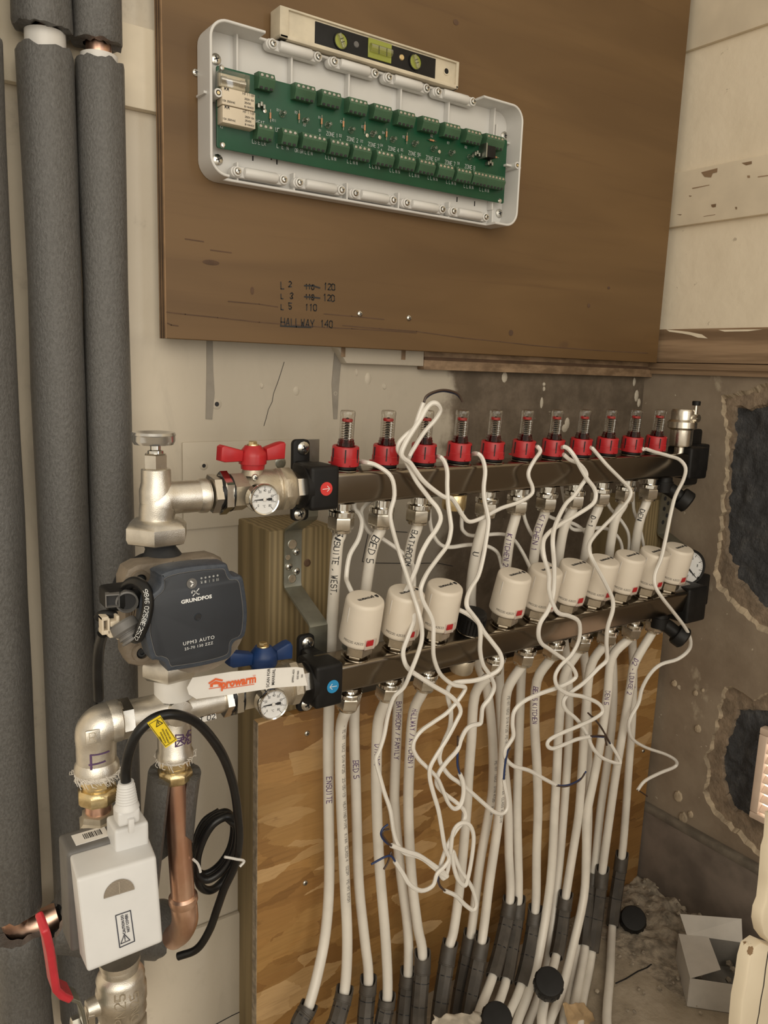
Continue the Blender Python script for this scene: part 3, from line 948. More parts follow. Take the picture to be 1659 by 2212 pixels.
# timber posts and strand board
def timber(x0, x1, d, z1, label, px0=None):
    b = MB().lohi((x0, -d, 0), (x1, -.0005, z1), .002)
    return tag(b.obj('timber_post', M['timber'], None, ((x0 + x1) / 2, -d / 2, 0)), label, 'post')
p1 = timber(.3705, .449, .08, P(640, 1142, .08).z, 'green treated timber post behind the left steel bracket')
p2 = timber(.978, 1.066, .08, P(1440, 1078, .08).z, 'timber post in the far right corner behind the pressure gauge')
b = MB()
for x, y in ((664, 1216), (661, 1303)):
    MB().lathe([(.0045, 0), (.003, .0008), (.0022, -.002), (0, -.002)], FF_(P(x, y, .0802)), 10).obj('nail_hole', M['ply_dark'], p1)
x0, x1 = P(566, 1800, .091).x - .0055, 1.0575
z1 = P(566, 1560, .091).z
rc = .022
out = [(x0, 0), (x1 - .004, 0), (x1, z1 - rc)] + [(x1 - rc + rc * math.cos(a), z1 - rc + rc * math.sin(a)) for a in (.4, .8, 1.2, 1.55)] + [(x0, z1)]
b = MB().prism(out, FF_((0, 0, 0)), .0805, .091, .0004, False)
osb = tag(b.obj('strand_board', M['osb'], None, ((x0 + x1) / 2, -.085, 0)), 'golden flaky strand board behind the white pipes at the bottom', 'board')
b = MB().lohi((x0 - .0008, -.0908, 0), (x0 + .0003, -.0805, z1 - .0005), 0)
b.obj('cut_edge', M['osb_edge'], osb)
for x, y in ((663, 1584), (659, 1907), (1389, 1622)):
    screwhead(MB(), P(x, y, .091), .0034).obj('screw', None, osb)

# ================================================================== LEFT RISERS
def foam_tube(b, p0, p1, r, hole=.55, wob=.002, seg=40, n=10):
    p0, p1 = V(p0), V(p1)
    ax = (p1 - p0)
    fr = FD(p0, ax)
    L = ax.length
    prof = [(r * hole, 0.0), (r * .96, 0.0), (r, .003)] + [(r, L * k / n) for k in range(1, n)] + [(r, L - .003), (r * .96, L), (r * hole, L)]
    k0 = len(b.v)
    b.lathe(prof, fr, seg, cap=False)
    for i in range(k0, len(b.v)):      # slightly ragged cut ends, gentle dents
        q = b.v[i]
        t = (q - p0).dot(ax) / L
        e = mnoise.noise(q * 60) * wob + mnoise.noise(q * 14) * .0012
        if t < .004 or t > L - .004:
            b.v[i] = q + ax.normalized() * (mnoise.noise(q * 170) * .0035)
        b.v[i] = b.v[i] + (q - (p0 + ax.normalized() * t)).normalized() * e
    return b
def riser(label, xtop, ytop, d, r, zc0, zc1, zend, upper_r, collar_r, dx=0.0, copper=True, gap=None):
    p = P(xtop, ytop, d)
    x, y = p.x, -d
    t = thing('insulated_pipe', label, 'pipe', (x, y, zend), 'grey insulated risers at the left')
    foam_tube(MB(), (x, y, zend), (x + dx, y, zc0), r).obj('foam_sleeve', M['foam'], t)
    foam_tube(MB(), (x + dx - .002, y - .003, zc1), (x + dx, y - .003, 1.75), upper_r).obj('foam_sleeve', M['foam'], t)
    b = MB().rev((x + dx, y - .001, zc0 - .03), (x + dx, y - .001, zc1 - .0005 - (gap or 0)), [(0, collar_r), (1, collar_r)], 32)
    b.obj('plastic_collar', M['collar'], t)
    b = MB().rev((x + dx, y, zend - .02), (x + dx, y, 1.74), [(0, .011), (1, .011)], 20)
    b.obj('copper_pipe', M['copper'], t)
    return t
dr = .036
rB = S(115, 110, 700, dr) / 2
# second and third risers
zB0, zB1 = P(105, 92, dr + rB).z, P(110, 50, dr + rB).z
riser('wide grey foam insulated pipe, middle of the three at far left', 133, 1000, dr, .0232, zB0, zB1, .14, .0242, S(86, 120, 75, dr + .02) / 2)
zC0, zC1 = P(215, 118, dr + .02).z, P(218, 82, dr + .02).z
riser('grey foam insulated pipe nearest the plywood board, right of the three', 238, 1000, dr, .0215, zC0, zC1, .14, .0222, S(80, 212, 100, dr + .02) / 2, gap=.008)
pA = P(-5, 1000, .052)
riser('grey foam insulated pipe cut off by the left edge', -24, 1000, .052, .0262, P(-20, 62, .075).z, P(-20, 40, .075).z, P(60, 1985, .075).z, .026, .018)
# the lower end of the left riser: copper bend into the low horizontal run, second sleeve below
tA = thing('copper_elbow', 'bare copper elbow below the left riser, behind the red lever', 'pipe', P(55, 1995, .055))
zz = P(60, 1985, .075).z
xa = P(-24, 1000, .052).x
b = MB().tube([(xa, -.052, zz + .01), (xa, -.052, zz - .012), (xa + .006, -.053, zz - .022), (xa + .02, -.054, zz - .024), P(125, 1975, .056)], .0125, 16)
b.obj('bend', M['copper'], tA)
b = MB()
foam_tube(b, (xa + .004, -.055, .0), (xa + .004, -.055, P(70, 2035, .08).z), .0262)
tag(b.obj('foam_sleeve', M['foam'], None, (xa, -.055, 0)), 'short grey foam sleeve below the copper elbow at bottom left', 'insulation')
b = MB()
foam_tube(b, P(118, 1990, .075), P(350, 2008, .085), S(62, 200, 2000, .08))
tag(b.obj('foam_sleeve', M['foam'], None, P(250, 2005, .08)), 'horizontal grey foam sleeve behind the white actuator head', 'insulation')

# ================================================================== SPIRIT LEVEL
dl = .058
q0, q1 = P(605, 10, dl), P(993, 130, dl)
lz0, lz1 = 1.1545, q0.z
x0, x1 = q0.x, q1.x
lv = thing('spirit_level', 'yellowed spirit level standing on top of the open wiring box', 'spirit level', ((x0 + x1) / 2, -.047, lz0))
b = MB()
b.lohi((x0, -dl, lz1 - .0022), (x1, -.037, lz1), .0012)
b.lohi((x0, -dl, lz0), (x1, -.037, lz0 + .004), .0012)
b.lohi((x0, -dl, lz0), (x0 + .010, -.037, lz1), .0012)
b.lohi((x1 - .004, -dl, lz0), (x1, -.037, lz1), .0012)
b.lohi((x0 + .002, -.0555, lz0 + .001), (x1 - .002, -.044, lz1 - .001), .0005)
b.obj('frame', M['level'], lv)
i0, i1 = P(680, 42, .055), P(940, 125, .055)
b = MB().lohi((i0.x, -.0565, lz0 + .0035), (i1.x, -.045, lz1 - .0038), .0006)
b.obj('centre_block', M['black'], lv)
zm = (lz0 + lz1) / 2
for x, y, r in ((736, 89, .0088), (897, 134, .0088)):
    p = P(x, y, .0565)
    fr = FF_((p.x, -.0566, p.z))
    v = MB()
    v.mat(M['vial']).lathe([(r * .86, .0002), (0, .0002)], fr, 20)
    v.mat(M['black']).lathe([(r, 0), (r, .0012), (r * .86, .0012), (r * .86, .0002)], fr, 20, cap=False)
    v.mat(M['clear']).box((0, 0, .002), (r * 1.6, r * .5, .003), .0012, 2, fr @ Matrix.Rotation(-1.1, 4, 'Z'))
    v.mat(M['ink'])
    for s in (-.18, .18):
        v.box((s * r, 0, .0037), (.0006, r * .5, .0002), 0, 1, fr @ Matrix.Rotation(-1.1, 4, 'Z'))
    v.obj('vial', None, lv)
p = P(820, 110, .0565)
v = MB()
fr = FF_((p.x, -.0566, p.z))
v.mat(M['vial']).box((0, 0, .0004), (.030, .019, .0012), .0004, 1, fr)
f2 = fr @ FD((0, 0, .002), (1, 0, 0))
v.mat(M['clear']).lathe([(0, -.0145), (.0042, -.0135), (.0042, .0135), (0, .0145)], f2, 14)
v.mat(M['ink'])
for s in (-.005, .005):
    v.box((s, -.002, .0064), (.0006, .008, .0003), 0, 1, fr)
v.obj('vial', None, lv)
for x, y, m in ((770, 96, 'grey'), (868, 124, 'brass')):
    p = P(x, y, .0565)
    MB().lathe([(.0032, 0), (.0026, .0007), (0, .0007)], FF_((p.x, -.0565, p.z)), 14).obj('rivet', M[m], lv)
p = P(957, 157, .050)
v = MB()
v.mat(M['level']).lathe([(.0042, 0), (.0042, .0008), (.003, .0008)], FF_((p.x, -.0555, p.z)), 16, cap=False)
v.mat(M['black']).lathe([(.003, .0004), (0, .0004)], FF_((p.x, -.0555, p.z)), 16)
v.obj('hanging_hole', None, lv)

# ================================================================== OPEN WIRING BOX
bx0, bx1, bz0, bz1 = .3125, .7125, 1.0145, 1.1530
dB0, dBf, dBr, dBl = .0358, .039, .0665, .050      # back, floor, full rim, low rim
box = thing('wiring_box', 'open white wiring box with green circuit board on the plywood', 'wiring box', ((bx0 + bx1) / 2, -dB0, bz0))
th = .0026
b = MB()
rc = .018
def rrect(x0, x1, z0, z1, r, n=6):
    o = []
    for cx, cz, a0 in ((x1 - r, z0 + r, -PI / 2), (x1 - r, z1 - r, 0), (x0 + r, z1 - r, PI / 2), (x0 + r, z0 + r, PI)):
        for k in range(n + 1):
            a = a0 + PI / 2 * k / n
            o.append((cx + r * math.cos(a), cz + r * math.sin(a)))
    return o
b.prism(rrect(bx0 + .001, bx1 - .001, bz0 + .001, bz1 - .001, rc), FF_((0, 0, 0)), dB0, dBf, 0, True)
xs1, xs2 = P(574, 70, dBr).x, P(1046, 214, dBr).x
xs3, xs4 = P(496, 392, dBr).x, P(1070, 478, dBr).x
def rim(pts, d0, d1):     # wall section, outer line given; thickness inward to the left of travel
    n = len(pts)
    vs, fs = [], []
    for i in range(n):
        a, c = V(pts[max(i - 1, 0)]), V(pts[min(i + 1, n - 1)])
        t = (c - a).normalized()
        nn = V((-t.y, t.x))
        o_ = V(pts[i])
        q = o_ + nn * th
        bv = .0007
        for u, d in ((o_, d0), (o_, d1 - bv), (o_ + nn * bv, d1), (q - nn * bv, d1), (q, d1 - bv), (q, d0)):
            vs.append((u.x, -d, u.y))
    m = 6
    for i in range(n - 1):
        for k in range(m):
            fs.append([i * m + k, i * m + (k + 1) % m, (i + 1) * m + (k + 1) % m, (i + 1) * m + k])
    fs.append(list(range(m)))
    fs.append([(n - 1) * m + k for k in range(m)])
    b.add(vs, fs)
def arc(cx, cz, a0, a1, n=8):
    return [(cx + rc * math.cos(a0 + (a1 - a0) * k / n), cz + rc * math.sin(a0 + (a1 - a0) * k / n)) for k in range(n + 1)]
right = [(xs4, bz0)] + arc(bx1 - rc, bz0 + rc, -PI / 2, 0) + arc(bx1 - rc, bz1 - rc, 0, PI / 2) + [(xs2, bz1)]
left = [(xs1, bz1)] + arc(bx0 + rc, bz1 - rc, PI / 2, PI) + arc(bx0 + rc, bz0 + rc, PI, 1.5 * PI) + [(xs3, bz0)]
rim(right, dB0, dBr)
rim(left, dB0, dBr)
rim([(xs2, bz1), (xs1, bz1)], dB0, dBl)
rim([(xs3, bz0), (xs4, bz0)], dB0, dBl)
# sloped shoulder pieces next to the steps
b.obj('case', M['white'], box)
# inner ribs
random.seed(8)
for px in (505, 622, 745, 857, 960, 1058):
    x = P(px, 140 + (px - 505) * .24, dBf).x
    b = MB()
    b.lohi((x - .0011, -dBf - .0085, bz1 - .044), (x + .0011, -dBf, bz1 - .002), .0004, 1)
    b.lohi((x - .0022, -dBf - .011, bz1 - .048), (x + .0022, -dBf, bz1 - .036), .0005, 1)
    b.obj('rib', M['white'], box)
for px in (506, 628, 742, 853, 962, 1055):
    x = P(px, 350 + (px - 505) * .19, dBf).x
    b = MB()
    b.lohi((x - .0011, -dBf - .0085, bz0 + .002), (x + .0011, -dBf, bz0 + .020), .0004, 1)
    b.obj('rib', M['white'], box)
for y in (312, 436):
    p = P(1100, y, dBf + .004)
    MB().lohi((p.x - .008, -dBf - .008, p.z - .001), (bx1 - .002, -dBf, p.z + .001), .0004, 1).obj('rib', M['white'], box)
x = bx1 - .026
MB().lohi((x - .001, -dBf - .009, bz0 + .02), (x + .001, -dBf, bz1 - .02), .0004, 1).obj('rib', M['white'], box)
for x, y, s in ((472, 200, -1), (1118, 357, 1)):
    p = P(x, y, dBr - .002)
    b = MB()
    fr = FF_((p.x, -dBf, p.z))
    hh = dBr - .002 - dBf
    b.mat(M['white']).lathe([(.0042, 0), (.0040, hh), (.0024, hh)], fr, 18, cap=False)
    b.mat(M['brass']).lathe([(.0024, hh), (.0016, hh), (.0016, hh - .003), (0, hh - .003)], fr, 14)
    b.mat(M['white']).lohi((p.x - (.012 if s < 0 else .012), -dBf - hh * .75, p.z - .0012), (p.x + .012, -dBf, p.z + .0012), .0003, 1)
    b.obj('screw_boss', None, box)
# cut-outs seen as dark slots
for x, y, hh in ((546, 342, 10), (598, 350, 10), (987, 431, 10), (1025, 440, 10), (586, 344, 3)):
    p = P(x, y, dBf)
    MB().box((p.x, -dBf - .0001, p.z), (.0014, .0004, S(hh, x, y, dBf)), 0).obj('slot', M['ink'], box)
for x, y in ((466, 128), (470, 345), (1089, 294), (1078, 461)):
    screwhead(MB(), P(x, y, dBf + .0005), .0052, dome=.3).obj('mounting_screw', None, box)
# cable clamps: bar between two bosses, each with its screw
cl = [(592, 92, 690, 121), (725, 131, 813, 157), (843, 166, 925, 189), (950, 197, 1025, 218),
      (516, 370, 616, 386), (650, 393, 741, 410), (771, 416, 853, 432), (882, 437, 959, 452), (983, 456, 1053, 468)]
for i, (xa, ya, xb, yb) in enumerate(cl):
    top = i < 4
    a, c = P(xa, ya, .056), P(xb, yb, .056)
    zc = (a.z + c.z) / 2
    b = MB()
    dm = .0528
    x0, x1 = a.x, c.x
    L = x1 - x0
    b.prism(rrect(x0 - .0065, x1 + .0055, zc - .0052, zc + .0052, .005), FF_((0, 0, 0)), .044, .0515, .0012)
    for xx in (x0, x1):
        b.lathe([(.0050, 0), (.0047, .0025), (.004, .003)], FF_((xx, -.0510, zc)), 16)
    f2 = FD((x0 + .0075, -.0520, zc), (1, 0, 0))
    LL = L - .0145
    b.lathe([(0, -.001), (.0042, 0), (.0052, .0015), (.0052, LL - .0015), (.0042, LL), (0, LL + .001)], f2, 12, rot=.26)
    ck = b.obj('cable_clamp', M['white'], box)
    for xx in (x0, x1):
        screwhead(MB(), (xx, -.0538, zc), .0034, dome=.55).obj('screw', None, ck)
# circuit board
dp = .0525
a0, a1, a2, a3 = P(473, 142, dp), P(1095, 300, dp), P(466, 315, dp), P(1088, 440, dp)
gx0, gx1 = a2.x + .001, P(1092, 370, dp).x
gz1, gz0 = P(473, 142, dp).z, P(466, 318, dp).z
b = MB().prism(rrect(gx0, gx1, gz0, gz1, .002, 3), FF_((0, 0, 0)), dp - .0016, dp, .0002)
pcb = b.obj('circuit_board', M['pcb'], box)
b = MB()
for x in (gx0 + .02, (gx0 + gx1) / 2, gx1 - .02):
    for z in (gz0 + .006, gz1 - .006):
        b.lohi((x - .002, -dp + .0015, z - .002), (x + .002, -dBf, z + .002), 0)
b.obj('standoff', M['white'], pcb)['kind'] = 'stuff'
for x, y in ((479, 147), (481, 313), (571, 240), (792, 293), (819, 297), (948, 328), (1080, 434)):
    MB().lathe([(.0030 if x < 500 or x > 1070 else .0021, 0), (.002, .0012), (0, .0014)], FF_(P(x, y, dp)), 12).obj('board_screw', M['screw'], pcb)
def terminal(px, py, n, up, wpx):     # front-face centre, ways, which side the screws face
    p = P(px, py, dp + .006)
    wd = n * .0054 + .0012
    x0 = p.x - wd / 2
    z = p.z
    b = MB()
    fr = FD((x0, 0, z), (1, 0, 0), (0, -1, 0))      # local x -> out of wall, y -> ... , z along board
    # cross-section: out (u) against height (v), screws on the upper slope, wires below
    prof = [(dp, -.0066), (dp + .0085, -.0075), (dp + .0102, -.0045), (dp + .0125, .0012), (dp + .0098, .0074), (dp, .0078)]
    f3 = Matrix(((0, 0, 1, x0), (-1, 0, 0, 0), (0, 1, 0, z), (0, 0, 0, 1)))
    b.mat(M['term']).prism([(u, v) for u, v in prof], f3, 0, wd, .0002, False)
    for k in range(n):
        xx = x0 + .0006 + .0054 * (k + .5)
        b.mat(M['screw']).lathe([(.0017, 0), (.0015, .0004), (0, .0005)], FD((xx, -dp - .0112, z + .0044), (0, -.92, .38)), 10)
        b.mat(M['ink']).lathe([(.0020, .0000), (.00165, .0001)], FD((xx, -dp - .0111, z + .0044), (0, -.92, .38)), 10, cap=False)
        b.mat(M['ink']).box((xx, -dp - .0094, z - .0060), (.0030, .0008, .0026), 0)
    return b.obj('terminal_block', None, pcb)
for px, py, n in ((572, 178, 3), (655, 202, 4), (711, 216, 4), (769, 232, 4), (822, 245, 4), (873, 258, 4), (925, 271, 4), (972, 284, 4), (1018, 297, 4), (1064, 308, 5)):
    terminal(px, py, n, True, 0)
for px, py, n in ((569, 287, 3), (622, 298, 3), (675, 309, 5), (729, 321, 4), (777, 332, 4), (827, 344, 4), (874, 353, 4), (917, 362, 4), (958, 371, 4), (997, 380, 4), (1032, 387, 4), (1066, 394, 5)):
    terminal(px, py, n, False, 0)
for x, y in ((516, 214), (517, 253)):
    p = P(x, y, dp + .013)
    wx, wz = S(66, x, y, dp + .012) * 1.0, S(34, x, y, dp + .012)
    wx = P(551, y + 8, dp + .013).x - P(480, y - 8, dp + .013).x
    b = MB().lohi((p.x - wx / 2, -dp - .0128, p.z - wz / 2), (p.x + wx / 2, -dp, p.z + wz / 2), .0006)
    r_ = b.obj('relay', M['relay'], pcb)
    b = MB()
    fr = FF_((p.x, -dp - .0130, p.z))
    for tx, tz, sz, s_ in ((.006, .0058, .0024, 'HF118F-A'), (.008, .0018, .0015, '250V-6A'), (.008, -.0016, .0015, '25VDC'), (.008, -.005, .0015, 'B-HA402'), (-.015, -.004, .0015, '10A 250VAC')):
        b.strokes(s_, sz, flatmap(fr @ Matrix.Translation((tx - .002, tz - .001, 0))), .00028)
    b.strokes('##', .003, flatmap(fr @ Matrix.Translation((-.015, .005, 0))), .0005)
    b.obj('relay_print', M['ink'], r_)
p = P(509, 173, dp + .012)
wx = P(541, 182, dp + .012).x - P(478, 165, dp + .012).x
b = MB().lohi((p.x - wx / 2, -dp - .012, p.z - .0075), (p.x + wx / 2, -dp, p.z + .0075), .001)
fh = b.obj('fuse_holder', M['clear'], pcb)
b = MB()
b.mat(M['screw']).rev((p.x - wx * .42, -dp - .006, p.z), (p.x + wx * .42, -dp - .006, p.z), [(0, .0028), (.22, .0028), (.22, .0022), (.78, .0022), (.78, .0028), (1, .0028)], 12)
b.mat(M['level']).lohi((p.x - wx * .46, -dp - .004, p.z - .006), (p.x + wx * .46, -dp, p.z + .006), .0005)
b.obj('fuse', None, fh)
def resistor(x, y, ver=True):
    p = P(x, y, dp + .0018)
    dz = V((0, 0, .0048)) if ver else V((.0048, 0, 0))
    b = MB()
    b.mat(M['resist']).rev(p - dz * .62, p + dz * .62, [(0, .0004), (.05, .0011), (.3, .0009), (.7, .0009), (.95, .0011), (1, .0004)], 8)
    b.mat(M['screw']).rev(p - dz * 1.25, p + dz * 1.25, [(0, .0004), (1, .0004)], 6)
    b.obj('resistor', None, pcb)
for x, y in ((584, 250), (646, 252), (695, 262), (742, 268), (788, 276), (835, 290), (879, 299)):
    resistor(x, y)
for x, y in ((933, 303), (1069, 339)):
    resistor(x, y, False)
def led(x, y):
    p = P(x, y, dp)
    b = MB()
    b.mat(M['clear']).lathe([(.0032, 0), (.0032, .002), (.0026, .002), (.0026, .0062), (.0018, .0082), (0, .0088)], FF_(p), 12)
    b.mat(M['zinc']).box((p.x, p.y - .004, p.z), (.0018, .006, .0008), 0)
    b.obj('indicator_led', None, pcb)
for x, y in ((608, 247), (657, 262), (706, 271), (756, 282), (803, 290), (846, 302), (893, 311), (933, 322), (972, 331), (1012, 340)):
    led(x, y)
for x, y in ((560, 232), (1025, 335), (1053, 355)):
    b = MB()
    p = P(x, y, dp)
    for k in range(3):
        b.mat(M['zinc']).box((p.x + .003 * (k - 1), p.y - .003, p.z + .002 * (k % 2)), (.0025, .006, .004), .0004)
    b.obj('small_component', None, pcb)
p = P(1047, 332, dp)
b = MB()
b.mat(M['black']).box((p.x, p.y - .006, p.z), (.014, .012, .013), .0006)
b.mat(M['zinc']).box((p.x - .009, p.y - .007, p.z), (.002, .014, .016), .0003)
b.obj('regulator', None, pcb)
b = MB()
b.mat(M['whiteink'])
def silk(txt, x, y, hpx, ww=.00034):
    p = P(x, y, dp + .0003)
    b.strokes(txt, S(hpx, x, y, dp), flatmap(FF_(p)), ww, sx=.72)
silk('HEAT', 553, 267, 8)
silk('UFW', 595, 284, 8)
silk('UFW', 648, 294, 7)
for k, (x, y) in enumerate(((705, 292), (749, 303), (795, 315), (838, 324), (882, 334), (920, 344), (961, 354), (1004, 363))):
    silk('ZONE %d' % (k + 1), x, y, 8)
    silk('D%d' % (k + 1), x - 16, y - 8, 5, .00025)
    b.ribbon([P(x - 14, y - 2, dp + .0003), P(x - 14, y + 9, dp + .0003)], .0006, (0, -1, 0))
silk('LS E LR', 545, 309, 8)
silk('L  E  N', 598, 319, 8)
silk('OR GR L E N', 637, 328, 7)
for x, y in ((703, 343), (750, 352), (798, 362), (842, 371), (884, 380), (924, 387), (964, 396), (1002, 405), (1036, 412)):
    silk('L L N N', x, y, 7)
silk('K2', 476, 276, 5, .00025)
for x, y, s_ in ((598, 240, 'R11'), (637, 245, 'R9'), (688, 256, 'R1'), (735, 265, 'R2'), (781, 276, 'R3'), (826, 289, 'R4'), (870, 298, 'R5'), (930, 296, 'R6'), (966, 311, 'R7'), (1004, 320, 'R8'), (588, 262, 'R11'), (655, 272, 'R9')):
    silk(s_, x, y, 5, .00025)
b.ribbon([P(474, 195, dp + .0003), P(475, 268, dp + .0003), P(480, 270, dp + .0003)], .0004, (0, -1, 0))
b.obj('board_print', None, pcb)['kind'] = 'stuff'

# ================================================================== MANIFOLD
dU, dL = .156, .180                     # axis of the upper and lower rail
hd = .0155                              # half depth of a rail
AU, AL = math.radians(4), math.radians(13)       # both rails lean a little towards the room
upU, upL = V((0, -math.sin(AU), math.cos(AU))), V((0, -math.sin(AL), math.cos(AL)))
hz = .0162
def rail(name, label, d, zc, up, xa, xb):
    F = FD(((xa + xb) / 2, -d, zc), up, (1, 0, 0))
    b = MB().box((0, 0, 0), (xb - xa, hd * 2, hz * 2), .0045, 3, F)
    return tag(b.obj(name, M['stainless'], None, ((xa + xb) / 2, -d, zc)), label, 'manifold rail', 'manifold rails')
zcU = (P(735, 1019, dU + hd).z + P(735, 1089, dU + hd).z) / 2
zcL = P(745, 1471, dL + hd).z + .004
zU1, zU0, zL1, zL0 = zcU + hz, zcU - hz, zcL + hz, zcL - hz
xUa, xUb = P(690, 1050, dU + hd).x, P(1488, 1010, dU + hd).x
xLa, xLb = P(700, 1470, dL + hd).x, P(1508, 1308, dL + hd).x
rU = rail('manifold_rail', 'upper stainless manifold rail carrying the red flow meters', dU, zcU, upU, xUa, xUb)
rL = rail('manifold_rail', 'lower stainless manifold rail below the cream actuator caps', dL, zcL, upL, xLa, xLb)
fmx = [P(743, 1000, dU).x + (P(1413, 965, dU).x - P(743, 1000, dU).x) * k / 10 for k in range(11)]
lox = [P(764, 1425, dL).x + (P(1432, 1288, dL).x - P(764, 1425, dL).x) * k / 10 for k in range(11)]
for r_, xs, zc_, up, d in ((rU, fmx, zcU, upU, dU), (rL, lox, zcL, upL, dL)):
    for x in xs:                        # pressed collars where the ports are
        for sg in (1, -1):
            MB().lathe([(.0150, 0), (.0142, .0010), (.0125, .0014)], FD(V((x, -d, zc_)) + up * (sg * (hz - .0004)), up * sg), 20).obj('port_collar', M['stainless'], r_)

# flow meters
def flow_meter(loc, label):
    t = thing('flow_meter', label, 'flow meter', loc, 'red collared flow meters on the upper rail')
    o = V(loc)
    F = FD(o, upU, (1, 0, 0))
    MB().lathe([(.0112, 0), (.0122, .0008), (.0122, .0035), (.011, .004)], F, 24).obj('seal_ring', M['black'], t)
    b = MB()
    b.lathe([(.0125, .0030), (.0140, .0036), (.0140, .0112), (.0135, .0118), (.0134, .0215), (.0128, .0224), (.0098, .0224), (.0094, .0200)], F, 32)
    for k in range(3):
        a = 2 * PI * k / 3 + .4
        b.box((math.cos(a) * .0143, math.sin(a) * .0143, .0048), (.003, .004, .0016), .0004, 1, F)
    c = b.obj('red_collar', M['red'], t)
    b = MB()
    for k in range(6):
        a = -PI / 2 - .55 + 2 * PI * k / 6
        b.box((math.cos(a) * .01275, math.sin(a) * .01275, .0145), (.0006, .0011, .0125), 0, 1, F @ Matrix.Translation((0, 0, 0)))
    sl = MB()
    for k in range(6):
        a = -PI / 2 - .55 + 2 * PI * k / 6
        f2 = F @ Matrix.Rotation(a, 4, 'Z')
        sl.box((.0137, 0, .0140), (.0010, .0012, .0130), 0, 1, f2)
    sl.obj('slot', M['ink'], c)['kind'] = 'stuff'
    MB().lathe([(.0080, .0215), (.0085, .0218), (.0085, .0262), (.0078, .0266), (.0078, .0290), (.0070, .0290)], F, 24, cap=False).obj('red_neck', M['neck'], t)
    MB().lathe([(.0073, .0215), (.0073, .0520), (.0076, .0525), (.0076, .0555), (.0068, .0572), (.0040, .0576), (0, .0576)], F, 24, cap=False).obj('clear_tube', M['clear'], t)
    b = MB()
    b.mat(M['red']).lathe([(0, .0465), (.0050, .0465), (.0054, .0472), (.0054, .0486), (.0050, .0492), (0, .0492)], F, 18)
    b.obj('float_disc', None, t)
    b = MB()
    b.mat(M['black']).lathe([(.0014, .0215), (.0014, .0500), (0, .0504)], F, 10)
    for k in range(9):
        b.lathe([(.0014, .0240 + k * .0025), (.0024, .0245 + k * .0025), (.0024, .0253 + k * .0025), (.0014, .0258 + k * .0025)], F, 10, cap=False)
    b.obj('graduated_stem', None, t)
    b = MB()
    pts = [F @ V((.0056 * math.cos(k * .9), .0056 * math.sin(k * .9), .0280 + k * .00036)) for k in range(52)]
    b.tube(pts, .00028, 5, sub=1)
    b.obj('spring', M['screw'], t)
    b = MB()
    for k in range(8):
        a = -PI / 2 - .15
        f2 = F @ Matrix.Rotation(a, 4, 'Z')
        b.box((.00745, 0, .0285 + k * .0024), (.0002, .0030 if k % 2 else .0018, .00035), 0, 1, f2)
    b.box((.00745, 0, .037), (.0002, .0004, .019), 0, 1, f2)
    b.obj('scale_marks', M['whiteink'], t)
    return t
fm0 = None
where = ['near black clip', '', 'behind cable loop', '', '', '', '', '', '', '', 'beside the air vent']
for i in range(11):
    lab = '%s red collared flow meter from the left on the upper rail' % ORD[i].capitalize()
    if where[i]:
        lab += ', ' + where[i]
    loc = V((fmx[i], -dU, zcU)) + upU * (hz + .0008)
    if fm0 is None:
        fm0 = flow_meter(loc, lab)
    else:
        dup(fm0, loc, lab)

# outlet connectors under both rails
def connector(loc, label, group, up):
    o = V(loc)
    t = thing('pipe_connector', label, 'connector', loc, group)
    F = FD(o, -up, (1, 0, 0))
    MB().lathe([(.0092, -.002), (.0092, .009), (.0125, .0095), (.0134, .0105), (.0134, .0145), (.0120, .0152)], F, 28).obj('spigot', M['chrome'], t)
    b = MB()
    b.lathe([(.0118, .0150), (.0134, .0165), (.0136, .0175), (.0136, .0270), (.0130, .0290), (.0115, .0300)], F, 6, rot=.35)
    b.lathe([(.0110, .0295), (.0108, .0320), (.0088, .0328), (.0084, .0325)], F, 24)
    b.obj('nut', M['nickel_s'], t)
    return t
CONN = {}
for xs, zc_, up, d, nm in ((fmx, zcU, upU, dU, 'upper'), (lox, zcL, upL, dL, 'lower')):
    n_ = 0
    c0 = None
    for i in range(11):
        if i == 3:
            continue
        lab = '%s nickel pipe connector from the left under the %s rail' % (ORD[n_].capitalize(), nm)
        n_ += 1
        loc = V((xs[i], -d, zc_)) - up * (hz - .0003)
        CONN[nm, i + 1] = (loc - up * .0300, -up)
        if c0 is None:
            c0 = connector(loc, lab, 'pipe connectors under the %s rail' % nm, up)
        else:
            dup(c0, loc, lab)
for xs, zb_, d, nm, up in ((fmx, zU0, dU, 'upper', upU), (lox, zL0, dL, 'lower', upL)):
    b = MB()
    F = FD(V((xs[3], -d, zb_ + hz)) - up * (hz - .0003), -up, (1, 0, 0))
    b.lathe([(.0100, 0), (.0120, .001), (.0135, .003), (.0135, .017), (.0125, .0195), (0, .0205)], F, 24)
    tag(b.obj('blanking_cap', M['brass'] if nm == 'upper' else M['dustynickel'], None, (xs[3], -d, zb_)), 'dull %s blanking cap on the unused fourth port under the %s rail' % ('brass' if nm == 'upper' else 'metal', nm), 'cap')

